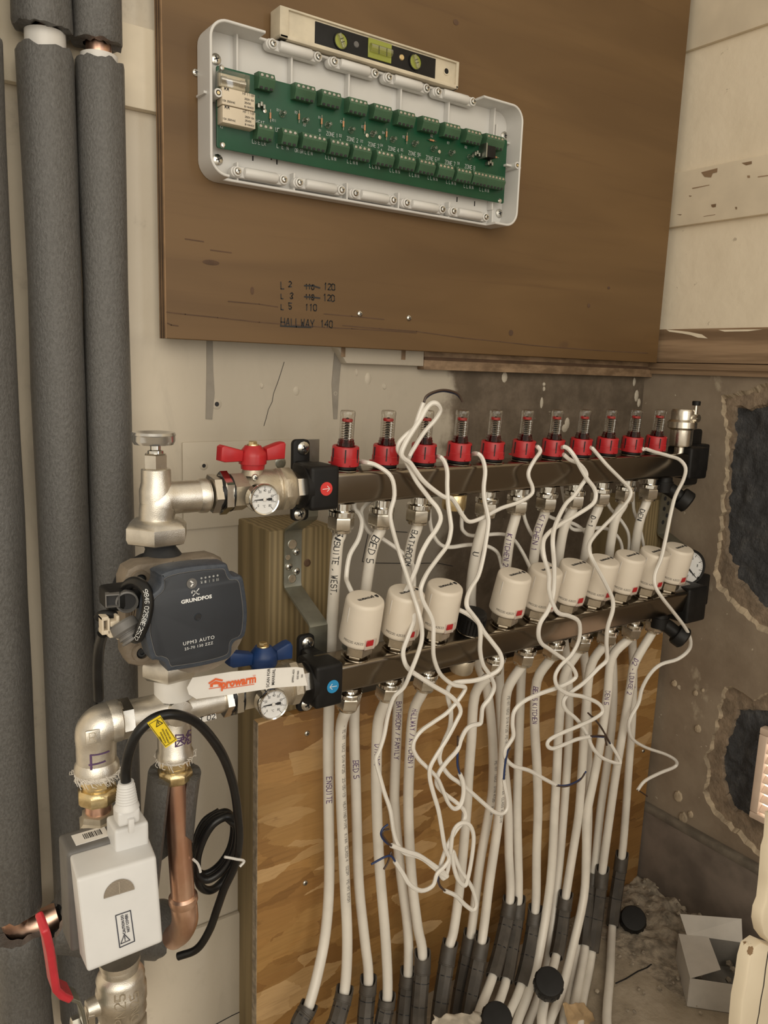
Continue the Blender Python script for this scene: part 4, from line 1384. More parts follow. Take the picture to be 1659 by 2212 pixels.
# actuators
def actuator(loc, label):
    o = V(loc)
    t = thing('actuator', label, 'actuator', loc, 'cream actuator caps on the lower rail')
    F = FD(o, upL, (1, 0, 0))
    b = MB()
    b.lathe([(.0105, -.001), (.0105, .003), (.0145, .0035), (.0155, .0045), (.0155, .0130), (.0145, .0140)], F, 6, rot=.3)
    b.obj('nut', M['nickel_s'], t)
    MB().lathe([(.0120, .0138), (.0120, .0172)], F, 20).obj('neck', M['black'], t)
    b = MB()
    b.lathe([(.0165, .0165), (.0192, .0168), (.0203, .0182), (.0204, .020), (.0194, .0595), (.0189, .0622), (.0177, .0634), (.0165, .0636), (0, .0638)], F, 48)
    cp = b.obj('cap', M['cap'], t)
    # scored line, clear window and prints
    b = MB()
    for ang, w_, h_, zc in ((-PI / 2 - 1.42, .0007, .016, .054),):
        f2 = F @ Matrix.Rotation(ang, 4, 'Z')
        b.box((.0197, 0, zc - .004), (.0006, w_, h_), 0, 1, f2)
    b.obj('scored_line', M['collar'], cp)
    a0 = -PI / 2 + .02
    f2 = F @ Matrix.Rotation(a0, 4, 'Z')
    b = MB()
    b.mat(M['clearred']).box((.0190, 0, .0225), (.0036, .0135, .0125), .0008, 2, f2)
    b.mat(M['red']).box((.0196, -.0010, .0245), (.0026, .0086, .0066), .0006, 1, f2)
    b.mat(M['collar']).box((.0188, 0, .0225), (.0024, .0120, .0112), .0004, 1, f2)
    b.obj('window', None, t)
    def cyl(ang, z0, r):
        return lambda u, v_: F @ V((r * math.cos(ang + u / r), r * math.sin(ang + u / r), z0 + v_))
    b = MB()
    b.strokes('PRO230 A2633', .0023, cyl(a0 - 1.42, .0228, .02042), .00030, sx=.86)
    b.obj('cap_print', M['ink'], cp)
    b = MB()
    f3 = F @ Matrix.Translation((0, .001, .0639)) @ Matrix.Rotation(PI + .12, 4, 'Z')
    b.text('prowarm', .0062, flatmap(f3), sx=.84, off=.00028)
    b.prism([(-.0152, -.0006), (-.0120, -.0006), (-.0120, .0030), (-.0136, .0048), (-.0152, .0030)], f3, 0, .0001)
    b.obj('cap_logo', M['ink'], cp)
    return t
ac0 = None
n_ = 0
for i in range(11):
    loc = V((lox[i], -dL, zcL)) + upL * (hz + .0008)
    if i == 3:
        b = MB()
        F = FD(loc, upL, (1, 0, 0))
        prof = [(.0140, 0), (.0150, .001), (.0150, .020), (.0142, .0235), (.0120, .0245), (0, .0247)]
        b.lathe(prof, F, 30)
        for k in range(24):
            a = 2 * PI * k / 24
            b.box((math.cos(a) * .0150, math.sin(a) * .0150, .010), (.0009, .0016, .017), 0, 1, F)
        tag(b.obj('protective_cap', M['black'], None, loc), 'black ribbed protective cap on the lower rail between two actuators', 'cap')
        continue
    lab = '%s cream actuator cap from the left on the lower rail' % ORD[n_].capitalize()
    if n_ == 0:
        lab += ', nearest the black clip'
    if n_ == 2:
        lab += ', beside the black cap'
    if n_ == 9:
        lab += ', by the gauge'
    n_ += 1
    if ac0 is None:
        ac0 = actuator(loc, lab)
    else:
        dup(ac0, loc, lab)

# steel brackets and black clips
def strip(name, xa, xb, prof, th, label):      # profile of (d, z), swept sideways
    b = MB()
    n = len(prof)
    vs, fs = [], []
    for i, (d, z) in enumerate(prof):
        a, c = V(prof[max(i - 1, 0)]), V(prof[min(i + 1, n - 1)])
        t_ = (c - a).normalized()
        nn = V((t_.y, -t_.x)) * (th / 2)
        if nn.x < 0:
            nn = -nn
        for x in (xa, xb):
            for s_ in (-1, 1):
                vs.append((x, -(d + s_ * nn.x), z + s_ * nn.y))
    for i in range(n - 1):
        o_ = i * 4
        for q in ((0, 1, 5, 4), (3, 2, 6, 7), (2, 0, 4, 6), (1, 3, 7, 5)):
            fs.append([o_ + k for k in q])
    fs += [[0, 2, 3, 1], [(n - 1) * 4 + k for k in (0, 1, 3, 2)]]
    b.add(vs, fs, False)
    return b
bxa = P(613, 1200, .082).x
bxb = P(650, 1200, .082).x
bz = lambda y, d: P(640, y, d).z
prof = [(.116, bz(950, .116)), (.116, bz(1118, .116)), (.114, bz(1124, .114)), (.084, bz(1142, .083)), (.082, bz(1150, .082)), (.082, bz(1258, .082)), (.084, bz(1268, .084)), (.137, bz(1352, .137)), (.140, bz(1360, .140)), (.140, bz(1530, .140))]
br = thing('steel_bracket', 'zinc plated cranked steel bracket on the left timber post', 'bracket', ((bxa + bxb) / 2, -.082, prof[5][1]), 'cranked steel brackets')
strip('strap', bxa, bxb, prof, .0026, '').obj('strap', M['zinc'], br, sharp=25)
for x, y, r in ((632, 1176, .0052), (622, 1204, .0030), (631, 1250, .0046)):
    b = MB()
    fr = FF_(P(x, y, .0834))
    b.mat(M['zinc']).lathe([(r * 1.12, 0), (r, .0004)], fr, 18, cap=False)
    b.mat(M['osb_edge']).lathe([(r, .0002), (0, .0002)], fr, 18)
    b.obj('hole', None, br)
for x, y in ((640, 1192), (624, 1224), (640, 1234)):
    screwhead(MB(), P(x, y, .0834), .0042).obj('screw', None, br)
rxa, rxb = P(1421, 1150, .083).x, P(1445, 1150, .083).x
rz = lambda y, d: P(1432, y, d).z
prof2 = [(a, c) for a, c in prof]
br2 = thing('steel_bracket', 'zinc plated cranked steel bracket on the far right timber post', 'bracket', ((rxa + rxb) / 2, -.082, prof[5][1]), 'cranked steel brackets')
strip('strap', rxa, rxb, prof2, .0026, '').obj('strap', M['zinc'], br2, sharp=25)
for k, z in enumerate((.055, .047, .039, .031, .020, .010)):
    b = MB()
    fr = FF_((rxa + (rxb - rxa) * (.35 if k % 2 else .65), -.0834, prof[5][1] + .004 + z))
    b.mat(M['darkiron']).lathe([(.0034, .0001), (0, .0001)], fr, 12)
    b.obj('hole', None, br2)
def clip(label, xa, xb, d, z0, z1, ex0, ex1, dear, ear_top, ear_bot, sticker, arrow, screws, group='black rail clips'):
    t = thing('rail_clip', label, 'clip', ((xa + xb) / 2, -d, (z0 + z1) / 2), group)
    b = MB()
    b.lohi((xa, -d - hd - .0045, z0), (xb, -d + hd + .004, z1), .004, 3)
    ew = ex1 - ex0
    fr = FF_((0, 0, 0))
    b.prism(rrect(ex0, ex1, ear_bot, ear_top, .005, 4), fr, dear, dear + .005, .001)
    b.lohi((ex0 + .002, -(d - .002 if sticker else d - hd - .004), z0 + .002), (ex1, -dear, z1 - .001), .003)
    if sticker:
        b.lathe([(.021, 0), (.021, .006), (.0175, .007)], FD((xa + .004, -d, (z0 + z1) / 2), (-1, 0, 0)), 28)
    b.obj('clamp_body', M['black'], t)
    for x, y, dd in screws:
        p = P(x, y, dear + .005)
        screwhead(MB(), (p.x, -dear - .005, p.z), .0068, dome=.35).obj('screw', None, t)
    if sticker:
        p = P(*sticker, d + hd + .0046)
        fr = FF_((p.x, -d - hd - .0046, p.z))
        st = MB().lathe([(.0066, 0), (.0066, .0003), (0, .0003)], fr, 28).obj('flow_sticker', arrow[0], t)
        b = MB()
        s_ = arrow[1]
        b.ribbon([fr @ V((-.0042 * s_, -.0002, .0004)), fr @ V((.0036 * s_, .0002, .0004))], .0006, (0, -1, 0))
        b.ribbon([fr @ V((.0008 * s_, .0028, .0004)), fr @ V((.0038 * s_, .0001, .0004)), fr @ V((.0008 * s_, -.0026, .0004))], .0006, (0, -1, 0))
        b.obj('arrow', M['whiteink'], st)
    return t
dcU, dcL = dU + hd + .0045, dL + hd + .0045
clip('black clip with red arrow sticker holding the left end of the upper rail', P(672, 1050, dcU).x, P(734, 1050, dcU).x, dU, P(735, 1100, dcU).z, P(735, 1006, dcU).z,
     P(631, 1040, .120).x, P(667, 1040, .120).x, .1165, P(650, 949, .12).z, P(650, 1124, .12).z, (705, 1056), (M['sticker_r'], 1), ((655, 968, 0), (647, 1110, 0)))
clip('black clip with blue arrow sticker holding the left end of the lower rail', P(683, 1470, dcL).x, P(742, 1470, dcL).x, dL, P(743, 1520, dcL).z, P(743, 1430, dcL).z,
     P(644, 1460, .145).x, P(678, 1460, .145).x, .1405, P(660, 1372, .145).z, P(660, 1535, .145).z, (719, 1483), (M['sticker_b'], -1), ((664, 1389, 0), (662, 1521, 0)))
clip('black clip at the far right end of the upper rail', P(1492, 1000, dcU).x, P(1530, 1000, dcU).x, dU, P(1500, 1036, dcU).z, P(1500, 968, dcU).z,
     rxa - .002, rxb + .002, .1165, P(650, 949, .12).z, P(650, 1124, .12).z, None, None, ())
clip('black clip at the far right end of the lower rail', P(1488, 1300, dcL).x, P(1527, 1300, dcL).x, dL, P(1500, 1345, dcL).z, P(1500, 1272, dcL).z,
     rxa - .002, rxb + .002, .1405, P(660, 1372, .145).z, P(660, 1535, .145).z, None, None, ())

# air vent on the upper rail, pressure gauge on the lower, two drain cocks
xv = P(1468, 975, dU).x
t = thing('air_vent', 'cylindrical nickel air vent at the right end of the upper rail', 'air vent', (xv, -dU, zU1))
F = FD((xv, -dU, zU1), (0, 0, 1))
MB().lathe([(.0075, -.001), (.0075, .006), (.0145, .008), (.0150, .010), (.0150, .030), (.0195, .033), (.0195, .041), (.0160, .044), (.0160, .055), (.0145, .058), (0, .0585)], F, 32).obj('body', M['nickel_s'], t)
b = MB()
b.mat(M['nickel_s']).rev((xv + .003, -dU - .013, zU1 + .047), (xv + .003, -dU - .022, zU1 + .047), [(0, .0055), (1, .0052)], 16)
b.mat(M['nickel_s']).rev((xv + .005, -dU - .015, zU1 + .050), (xv + .005, -dU - .015, zU1 + .066), [(0, .0028), (1, .0025)], 12)
b.mat(M['zinc']).box((xv + .003, -dU - .0222, zU1 + .047), (.008, .0006, .0012), 0)
b.obj('outlet', None, t)
MB().rev((xv + .005, -dU - .015, zU1 + .064), (xv + .005, -dU - .015, zU1 + .070), [(0, .0052), (.8, .0056), (1, .0048)], 14).obj('screw_cap', M['black'], t)

def gauge(name, label, c, r, d0, depth, mats, numbers, a_start, a_end, needle, unit, cat, ring, group=None, tilt=0.0, nrm=(0, -1, 0)):
    t = thing(name, label, cat, c, group)
    F = FD(c, nrm, (1, 0, 0) if abs(nrm[0]) < .9 else (0, -1, 0))
    F = F @ Matrix.Rotation(tilt, 4, 'Z')
    b = MB()
    b.lathe([(r * .80, -depth), (r * .93, -depth * .9), (r * .97, -depth * .3), (r, -.001), (r, .0012), (r * .96, .0022), (r * .885, .0018), (r * .87, .0002)], F, 48, cap=False)
    b.obj('case', ring, t)
    dl_ = MB().lathe([(r * .88, .0001), (0, .0001)], F, 40).obj('dial', M['dial'], t)
    b = MB()
    N_ = 41
    for k in range(N_):
        a = a_start + (a_end - a_start) * k / (N_ - 1)
        L = .16 if k % 5 == 0 else .07
        q0, q1 = r * .84, r * (.84 - L)
        b.ribbon([F @ V((q1 * math.cos(a), q1 * math.sin(a), .0003)), F @ V((q0 * math.cos(a), q0 * math.sin(a), .0003))], r * (.032 if k % 5 == 0 else .014), F.to_3x3() @ V((0, 0, 1)))
    for k, s_ in enumerate(numbers):
        a = a_start + (a_end - a_start) * k / (len(numbers) - 1)
        p = V((r * .56 * math.cos(a), r * .56 * math.sin(a) - r * .07, .0003))
        b.text(s_, r * .24, flatmap(F @ Matrix.Translation(p)), sx=.8)
    b.text(unit, r * .22, flatmap(F @ Matrix.Translation((0, -r * .50, .0003))), sx=.8)
    b.obj('dial_print', M['ink'], dl_)
    b = MB()
    ca, sa = math.cos(needle), math.sin(needle)
    Fn = F @ Matrix.Rotation(needle, 4, 'Z')
    b.mat(M['ink']).prism([(-r * .45, -r * .045), (-r * .10, -r * .05), (0, -r * .06), (r * .72, -r * .012), (r * .72, r * .012), (0, r * .06), (-r * .10, r * .05), (-r * .45, r * .045)], Fn, .0007, .0010)
    b.prism([(-r * .50, -r * .085), (-r * .25, -r * .085), (-r * .25, r * .085), (-r * .50, r * .085)], Fn, .0007, .0011)
    b.mat(M['collar']).lathe([(r * .11, .0008), (r * .11, .0014), (r * .05, .0017), (0, .0017)], F, 16)
    b.obj('needle', None, t)
    return t
pg = P(1485, 1226, .150)
rg = S(41, 1485, 1226, .150)
gv = V((pg.x - CAM.x, 0, 0))
t = gauge('pressure_gauge', 'round white pressure gauge behind the last actuator cap at right', pg, rg, 0, .018, None, ['0', '2', '4', '6', '8', '10'], 1.25 * PI, -.25 * PI, -.80, 'bar', 'gauge', M['black'], nrm=V((-.42, -.90, .0)))
b = MB().rev((xLb - .020, -.165, zL1 - .002), (xLb - .020, -.165, pg.z - rg * .6), [(0, .007), (.3, .007), (.3, .0095), (.6, .0095), (.6, .006), (1, .006)], 16)
b.obj('stem', M['brass'], t)
for x, y, d, nm, zr in ((1458, 1070, dU, 'upper', zU0), (1448, 1372, dL, 'lower', zL0)):
    p = P(x, y, d + .012)
    t = thing('drain_cock', 'black drain cock hanging under the right end of the %s rail' % nm, 'drain valve', (p.x - .006, -d, zr), 'black drain cocks')
    b = MB().rev((p.x - .010, -d, zr + .002), (p.x - .010, -d, zr - .022), [(0, .010), (.4, .011), (.4, .0125), (1, .012)], 18)
    b.tube([(p.x - .010, -d, zr - .014), (p.x - .002, -d - .008, zr - .020), (p.x + .006, -d - .016, zr - .028)], .0095, 14)
    b.obj('body', M['black'], t)
    MB().rev((p.x + .006, -d - .016, zr - .028), (p.x + .014, -d - .026, zr - .036), [(0, .0145), (.15, .0155), (.85, .0155), (1, .013)], 14).obj('knob', M['black'], t)

# ================================================================== HEATING PIPES
PR = .0061
def Q(x, y, d):
    p = P(x, y, d)
    return p if p.z > .008 else PZ(x, y, .008)
class Path:
    def __init__(s, pts, sub=10):
        s.p = catmull(pts, sub)
        s.L = [0.0]
        for a, c in zip(s.p, s.p[1:]):
            s.L.append(s.L[-1] + (c - a).length)
    def at(s, u):
        u = max(0.0, min(s.L[-1] - 1e-6, u))
        for i in range(len(s.L) - 1):
            if s.L[i + 1] >= u:
                break
        f = (u - s.L[i]) / max(1e-9, s.L[i + 1] - s.L[i])
        return s.p[i].lerp(s.p[i + 1], f), (s.p[i + 1] - s.p[i]).normalized()
    def near(s, q):
        k = min(range(len(s.p)), key=lambda i: (s.p[i] - q).length)
        return s.L[k]
    def skin(s, u0, r, ang=0.0):
        def f(u, v_):
            c, t = s.at(u0 + u)
            toc = CAM - c
            toc = (toc - t * toc.dot(t)).normalized()
            rt = toc.cross(t)
            a = ang + v_ / r
            return c + (toc * math.cos(a) + rt * math.sin(a)) * r
        return f
PIPES = [
 # port, points below the connector (x, y[, d]); label; print; conduit span
 ('upper', 1, [(727, 1190, .152), (716, 1370, .138), (712, 1480, .128), (709, 1600, .124), (710, 1750, .124), (711, 1907, .126), (703, 2016, .132), (687, 2100, .142), (668, 2170, .152), (640, 2250, .165)], 'leftmost white pipe, bending left into a dark conduit at the bottom'),
 ('lower', 1, [(737, 1570, .152), (735, 1650, .146), (738, 1750, .143), (745, 1907, .142), (750, 2032, .146), (745, 2135, .155), (728, 2205, .168), (715, 2260, .178)], 'second white pipe from the left at the bottom, with grey printing'),
 ('upper', 2, [(803, 1190, .150), (783, 1330, .136), (770, 1460, .126), (765, 1560, .122), (768, 1680, .122), (770, 1750, .122), (775, 1907, .124), (788, 2032, .132), (796, 2113, .142), (790, 2250, .165)], 'third white pipe from the left at the bottom, marked in purple'),
 ('lower', 2, [(817, 1560, .152), (813, 1650, .146), (814, 1750, .143), (820, 1875, .142), (833, 2032, .148), (837, 2150, .160), (826, 2250, .178)], 'fourth white pipe from the left at the bottom'),
 ('upper', 3, [(886, 1190, .150), (870, 1330, .136), (862, 1460, .124), (858, 1560, .120), (853, 1680, .120), (853, 1750, .120), (866, 1891, .124), (880, 2000, .132), (882, 2095, .142), (872, 2250, .170)], 'fifth white pipe from the left at the bottom, marked BATHROOM'),
 ('lower', 3, [(893, 1540, .152), (885, 1640, .145), (882, 1750, .142), (889, 1891, .142), (902, 2000, .148), (913, 2070, .156), (905, 2250, .190)], 'sixth white pipe from the left at the bottom, marked HALLWAY'),
 ('lower', 5, [(1026, 1500, .154), (1018, 1600, .146), (1012, 1680, .143), (1008, 1750, .142), (994, 1907, .144), (980, 2010, .150), (968, 2060, .157), (945, 2250, .195)], 'white pipe behind the dangling cables, first right of the wide gap'),
 ('upper', 5, [(1029, 1190, .150), (1017, 1292, .138), (1030, 1420, .124), (1052, 1490, .120), (1064, 1600, .118), (1064, 1700, .118), (1054, 1766, .119), (1035, 1875, .124), (1018, 2013, .134), (985, 2220, .170)], 'white pipe swinging right below the rail then left into its conduit'),
 ('lower', 6, [(1096, 1490, .156), (1090, 1560, .148), (1085, 1650, .144), (1077, 1766, .142), (1057, 1907, .144), (1042, 2026, .152), (1008, 2230, .195)], 'white pipe with grey printing, ninth from the left at the bottom'),
 ('upper', 6, [(1100, 1170, .150), (1090, 1260, .140), (1080, 1400, .122), (1079, 1480, .118), (1084, 1600, .116), (1097, 1740, .116), (1099, 1844, .120), (1102, 1940, .130), (1085, 2030, .150), (1064, 2110, .175), (1025, 2230, .21)], 'tenth white pipe from the left at the bottom'),
 ('upper', 7, [(1160, 1160, .150), (1148, 1250, .140), (1132, 1390, .122), (1126, 1460, .118), (1121, 1600, .116), (1117, 1750, .118), (1120, 1940, .130), (1107, 2040, .152), (1090, 2130, .18), (1055, 2240, .22)], 'eleventh white pipe from the left at the bottom'),
 ('lower', 7, [(1160, 1470, .156), (1155, 1560, .148), (1160, 1660, .143), (1162, 1750, .140), (1159, 1844, .140), (1157, 1960, .148), (1142, 2060, .168), (1122, 2140, .19), (1085, 2240, .22)], 'white pipe marked BED 5 in purple, right half at the bottom'),
 ('lower', 8, [(1219, 1460, .158), (1208, 1560, .152), (1203, 1660, .150), (1198, 1750, .150), (1189, 1907, .158), (1164, 2063, .178), (1140, 2150, .20), (1112, 2240, .23)], 'long bare white pipe reaching the floor between the conduits'),
 ('upper', 8, [(1216, 1150, .150), (1203, 1270, .138), (1222, 1410, .122), (1229, 1500, .118), (1228, 1600, .118), (1218, 1750, .122), (1204, 1907, .134), (1182, 2079, .165), (1160, 2160, .19), (1135, 2240, .22)], 'bare white pipe hidden partly behind its longer neighbour'),
 ('lower', 9, [(1276, 1440, .156), (1265, 1540, .148), (1258, 1650, .143), (1251, 1750, .141), (1242, 1813, .142), (1223, 1930, .152), (1205, 2050, .175), (1170, 2200, .24)], 'white pipe entering a split dark conduit right of the long bare pipes'),
 ('lower', 10, [(1322, 1420, .157), (1312, 1500, .152), (1298, 1600, .149), (1283, 1680, .148), (1268, 1760, .150), (1266, 1844, .156), (1261, 1938, .166), (1233, 2063, .188), (1210, 2150, .21), (1180, 2240, .24)], 'bare white pipe crossing in front of the right hand conduits'),
 ('upper', 9, [(1273, 1150, .150), (1257, 1260, .138), (1258, 1380, .122), (1266, 1460, .118), (1270, 1600, .117), (1271, 1750, .118), (1268, 1840, .122), (1262, 1960, .134), (1240, 2090, .165), (1215, 2230, .215)], 'white pipe running close behind another in the right half'),
 ('upper', 10, [(1327, 1130, .150), (1313, 1240, .138), (1320, 1380, .122), (1325, 1470, .118), (1322, 1560, .117), (1310, 1660, .117), (1297, 1750, .118), (1284, 1875, .128), (1272, 1960, .145), (1262, 2060, .17), (1235, 2220, .22)], 'third white pipe from the right at the bottom'),
 ('lower', 11, [(1372, 1430, .158), (1362, 1480, .152), (1347, 1570, .146), (1332, 1660, .142), (1319, 1750, .140), (1302, 1875, .142), (1288, 1990, .16), (1275, 2080, .18), (1250, 2225, .23)], 'second white pipe from the right at the bottom'),
 ('upper', 11, [(1381, 1130, .150), (1369, 1220, .138), (1366, 1380, .122), (1368, 1460, .118), (1365, 1560, .116), (1358, 1660, .116), (1352, 1750, .117), (1344, 1844, .122), (1330, 1940, .135), (1322, 2010, .148), (1318, 2100, .18), (1312, 2230, .23)], 'rightmost white pipe, dropping into the far conduit'),
]
PATHS = {}
random.seed(31)
for row, port, pts, lab in PIPES:
    st, dn = CONN[row, port]
    b = MB()
    q = [st - dn * .006, st + dn * .006] + [Q(*p) for p in pts]
    dr_ = (q[-1] - q[-2])
    dr_ = V((dr_.x * .6, -abs(dr_.y) - .02, 0)).normalized()
    q += [V((q[-1].x, q[-1].y, 0)) + dr_ * .07 + V((0, 0, max(.008, q[-1].z * .3))), V((q[-1].x, q[-1].y, .008)) + dr_ * .20, V((q[-1].x, q[-1].y, .008)) + dr_ * .55]
    pa = Path(q, 8)
    PATHS[row, port] = pa
    # thin the samples
    b.tube(pa.p[::2] + ([pa.p[-1]] if len(pa.p) % 2 == 0 else []), PR, 14, sub=1)
    o = tag(b.obj('heating_pipe', M['pipe'], None, st), 'White heating pipe: ' + lab, 'pipe', 'white heating pipes below the manifold')
def write(key, txt, at_xy, size, ink, wid=.0009, ang=.25, jit=.35, sx=.85, name='handwriting'):
    pa = PATHS[key]
    d = min(((abs(CY + FF * RM[1].dot(p - CAM) / RM[2].dot(p - CAM) - at_xy)), l) for p, l in zip(pa.p, pa.L))[1]
    b = MB()
    b.strokes(txt, size, pa.skin(d, PR + .00012, ang), wid, jit, sx=sx, nsub=4)
    return b
POBJ = {}
for o in COL.objects:
    if o.name.startswith('heating_pipe'):
        POBJ[len(POBJ)] = o
PIDX = {(r_, p_): POBJ[i] for i, (r_, p_, _, _) in enumerate(PIPES)}
for key, txt, y, size, ink, ang in ((('upper', 1), 'ENSUITE , WEST.', 1150, .0062, 'ink', -.1), (('upper', 2), 'BED 5', 1160, .0078, 'ink', -.2), (('upper', 3), 'BATHROOM', 1145, .0062, 'ink', -.2),
        (('upper', 5), 'U', 1195, .0070, 'ink', -.1), (('upper', 6), 'KITCHEN 2 L1', 1150, .0060, 'purple', -.2), (('upper', 7), 'KITCHEN 1', 1115, .0066, 'purple', -.3), (('upper', 9), 'D-1', 1115, .006, 'ink', -.2), (('upper', 11), 'DEN', 1105, .006, 'ink', -.2),
        (('upper', 1), 'ENSUITE', 1670, .0060, 'purple', .1), (('upper', 2), 'BED 5', 1640, .0064, 'purple', .1), (('lower', 2), 'DINING', 1600, .0060, 'purple', .1), (('upper', 3), 'BATHROOM / FAMILY', 1515, .0058, 'purple', .2),
        (('lower', 3), 'HALLWAY / KITCHEN 1', 1525, .0058, 'purple', .2), (('lower', 7), 'BED 5 KITCHEN', 1480, .0058, 'purple', 0), (('lower', 10), 'DEN 5', 1490, .0060, 'purple', 0), (('lower', 11), 'D2 - LOUNGE 2', 1425, .0060, 'purple', 0), (('upper', 11), 'LOUNGE', 1450, .0055, 'purple', 0)):
    write(key, txt, y, size, ink, ang=ang - .45).obj('handwriting', M[ink], PIDX[key])
for key, y, txt in ((('lower', 1), 1560, '-- PE-RT  16X2  DIN 4726   23-05-19   HEATING PIPE   KIWA  CLASS 4   023M   PE-RT EVOH'), (('lower', 6), 1500, 'PE-RT 16X2  DIN 4726  PE-RT EVOH  HEATING PIPE   KIWA  CLASS 4  031M'), (('upper', 5), 1640, 'PE-RT  16X2   DIN 4726   KIWA')):
    write(key, txt, y, .0034, 'greyink', .0007, .35, 0, .95).obj('print', M['greyink'], PIDX[key])

# dark conduit bends at the floor
def conduit(key, y0, y1, lab, r=.0100, seams=(.35, .62)):
    pa = PATHS[key]
    def ly(y):
        return min(((abs(CY + FF * RM[1].dot(p - CAM) / RM[2].dot(p - CAM) - y)), l) for p, l in zip(pa.p, pa.L))[1]
    u0, u1 = ly(y0), ly(y1)
    n = 12
    pts = [pa.at(u0 + (u1 - u0) * k / n)[0] for k in range(n + 1)]
    t = thing('pipe_conduit', lab, 'conduit', pts[0], 'dark grey conduit bends at the floor')
    def hollow(pp_, ro, ri, seg, name, off=V((0, 0, 0))):
        b = MB()
        b.tube(pp_, ro, seg, cap=False, sub=1)
        n1 = len(b.v)
        b.tube(pp_, ri, seg, cap=False, sub=1)
        m = len(pp_)
        for e in (0, m - 1):
            b.f += [[e * seg + k, e * seg + (k + 1) % seg, n1 + e * seg + (k + 1) % seg, n1 + e * seg + k] for k in range(seg)]
            b.mi += [0] * seg
            b.sm += [False] * seg
        if name == 'collar':      # the mouth is cut on a slant, lower at the front
            tg0 = (pp_[1] - pp_[0]).normalized()
            tc0 = (CAM - pp_[0])
            tc0 = (tc0 - tg0 * tc0.dot(tg0)).normalized()
            for base in (0, n1):
                for k in range(seg):
                    q = b.v[base + k]
                    b.v[base + k] = q + tg0 * (.0075 * max(-.35, (q - pp_[0]).normalized().dot(tc0)))
        return b.obj(name, M['conduit'], t, sharp=30)
    hollow(pts[:4], r * 1.02, r * .86, 20, 'collar')
    hollow(pts[3:], r * .98, r * .84, 8, 'channel')
    b = MB()
    for s_ in seams:
        c, tg = pa.at(u0 + (u1 - u0) * s_)
        b = MB()
        b.rev(c - tg * .0005, c + tg * .0005, [(0, r * 1.01), (1, r * 1.01)], 8)
        b.obj('seam', M['ink'], t)
    c, tg = pa.at(u0 + (u1 - u0) * .24)
    MB().rev(c - tg * .0012, c + tg * .0012, [(0, r * .99), (.3, r * 1.07), (.7, r * 1.07), (1, r * .99)], 16).obj('band', M['conduit'], t)
    return t
for i, (key, y0, y1) in enumerate(((('upper', 1), 2168, 2248), (('lower', 1), 2140, 2258), (('upper', 2), 2110, 2248), (('lower', 2), 2150, 2248), (('upper', 3), 2092, 2248), (('lower', 3), 2062, 2248), (('lower', 5), 2036, 2248), (('upper', 5), 2008, 2215),
        (('lower', 6), 2026, 2225), (('upper', 6), 1940, 2106), (('upper', 7), 1946, 2118), (('lower', 7), 1958, 2128), (('lower', 9), 1926, 2060), (('upper', 10), 1880, 2050), (('lower', 11), 1876, 2060), (('upper', 11), 1846, 1998))):
    conduit(key, y0, y1, '%s dark grey conduit bend along the floor, counted from the left' % (ORD + ['twelfth', 'thirteenth', 'fourteenth', 'fifteenth', 'sixteenth'])[i].capitalize())

# black protective caps lying on the floor
for (x, y), wpx, lab, up in (((1368, 1985), 54, 'black cap lying on the floor near the right wall rubble', 1), ((1186, 2122), 62, 'black cap lying over the pipes between the conduits', .9), ((1073, 2200), 66, 'black cap at the bottom edge in front of the conduits', 1)):
    d = -PZ(x, y, .02).y
    d += .05 if wpx > 60 else 0
    c = P(x, y, d)
    r = S(wpx, x, y, d) / 2
    tv = (CAM - c).normalized()
    tv = (tv + V((.15, 0, .35))).normalized()
    F = FD(c, tv)
    b = MB()
    b.lathe([(r * .95, -r * 1.0), (r, -r * .9), (r, .002), (r * .93, .0045), (r * .80, .0050), (0, .0046)], F, 26)
    for k in range(13):
        f2 = F @ Matrix.Rotation(2 * PI * k / 13, 4, 'Z')
        b.box((r, 0, -r * .45), (.0018, r * .2, r * .8), .0006, 1, f2)
    tag(b.obj('protective_cap', M['black'], None, c), lab, 'cap', 'black caps lying on the floor')

# ================================================================== ACTUATOR CABLES
CR = .0026
def chain(pts, dd):
    out = []
    ks = sorted(dd)
    for i, p in enumerate(pts):
        if i <= ks[0]:
            d = dd[ks[0]]
        elif i >= ks[-1]:
            d = dd[ks[-1]]
        else:
            for a, c in zip(ks, ks[1:]):
                if a <= i <= c:
                    d = dd[a] + (dd[c] - dd[a]) * (i - a) / (c - a)
                    break
        out.append(P(p[0], p[1], d))
    return out
def cable(label, runs, cores):
    pts = []
    for pl_, dd in runs:
        pts += chain(pl_, dd)
    t = thing('actuator_cable', label, 'cable', pts[0], 'white actuator cables')
    b = MB().tube(pts, CR, 8, sub=4, flat=.86)
    b.obj('sheath', M['cablew'], t)
    for nm, m, pl_, d in cores:
        q = [P(x, y, d) for x, y in pl_]
        MB().tube(q, .00115, 6, sub=4).obj(nm, M[m], t)
    return t
F1, F2, F3 = .184, .222, .212      # in front of the upper rail, of the caps, of the hanging pipes
BK = .128
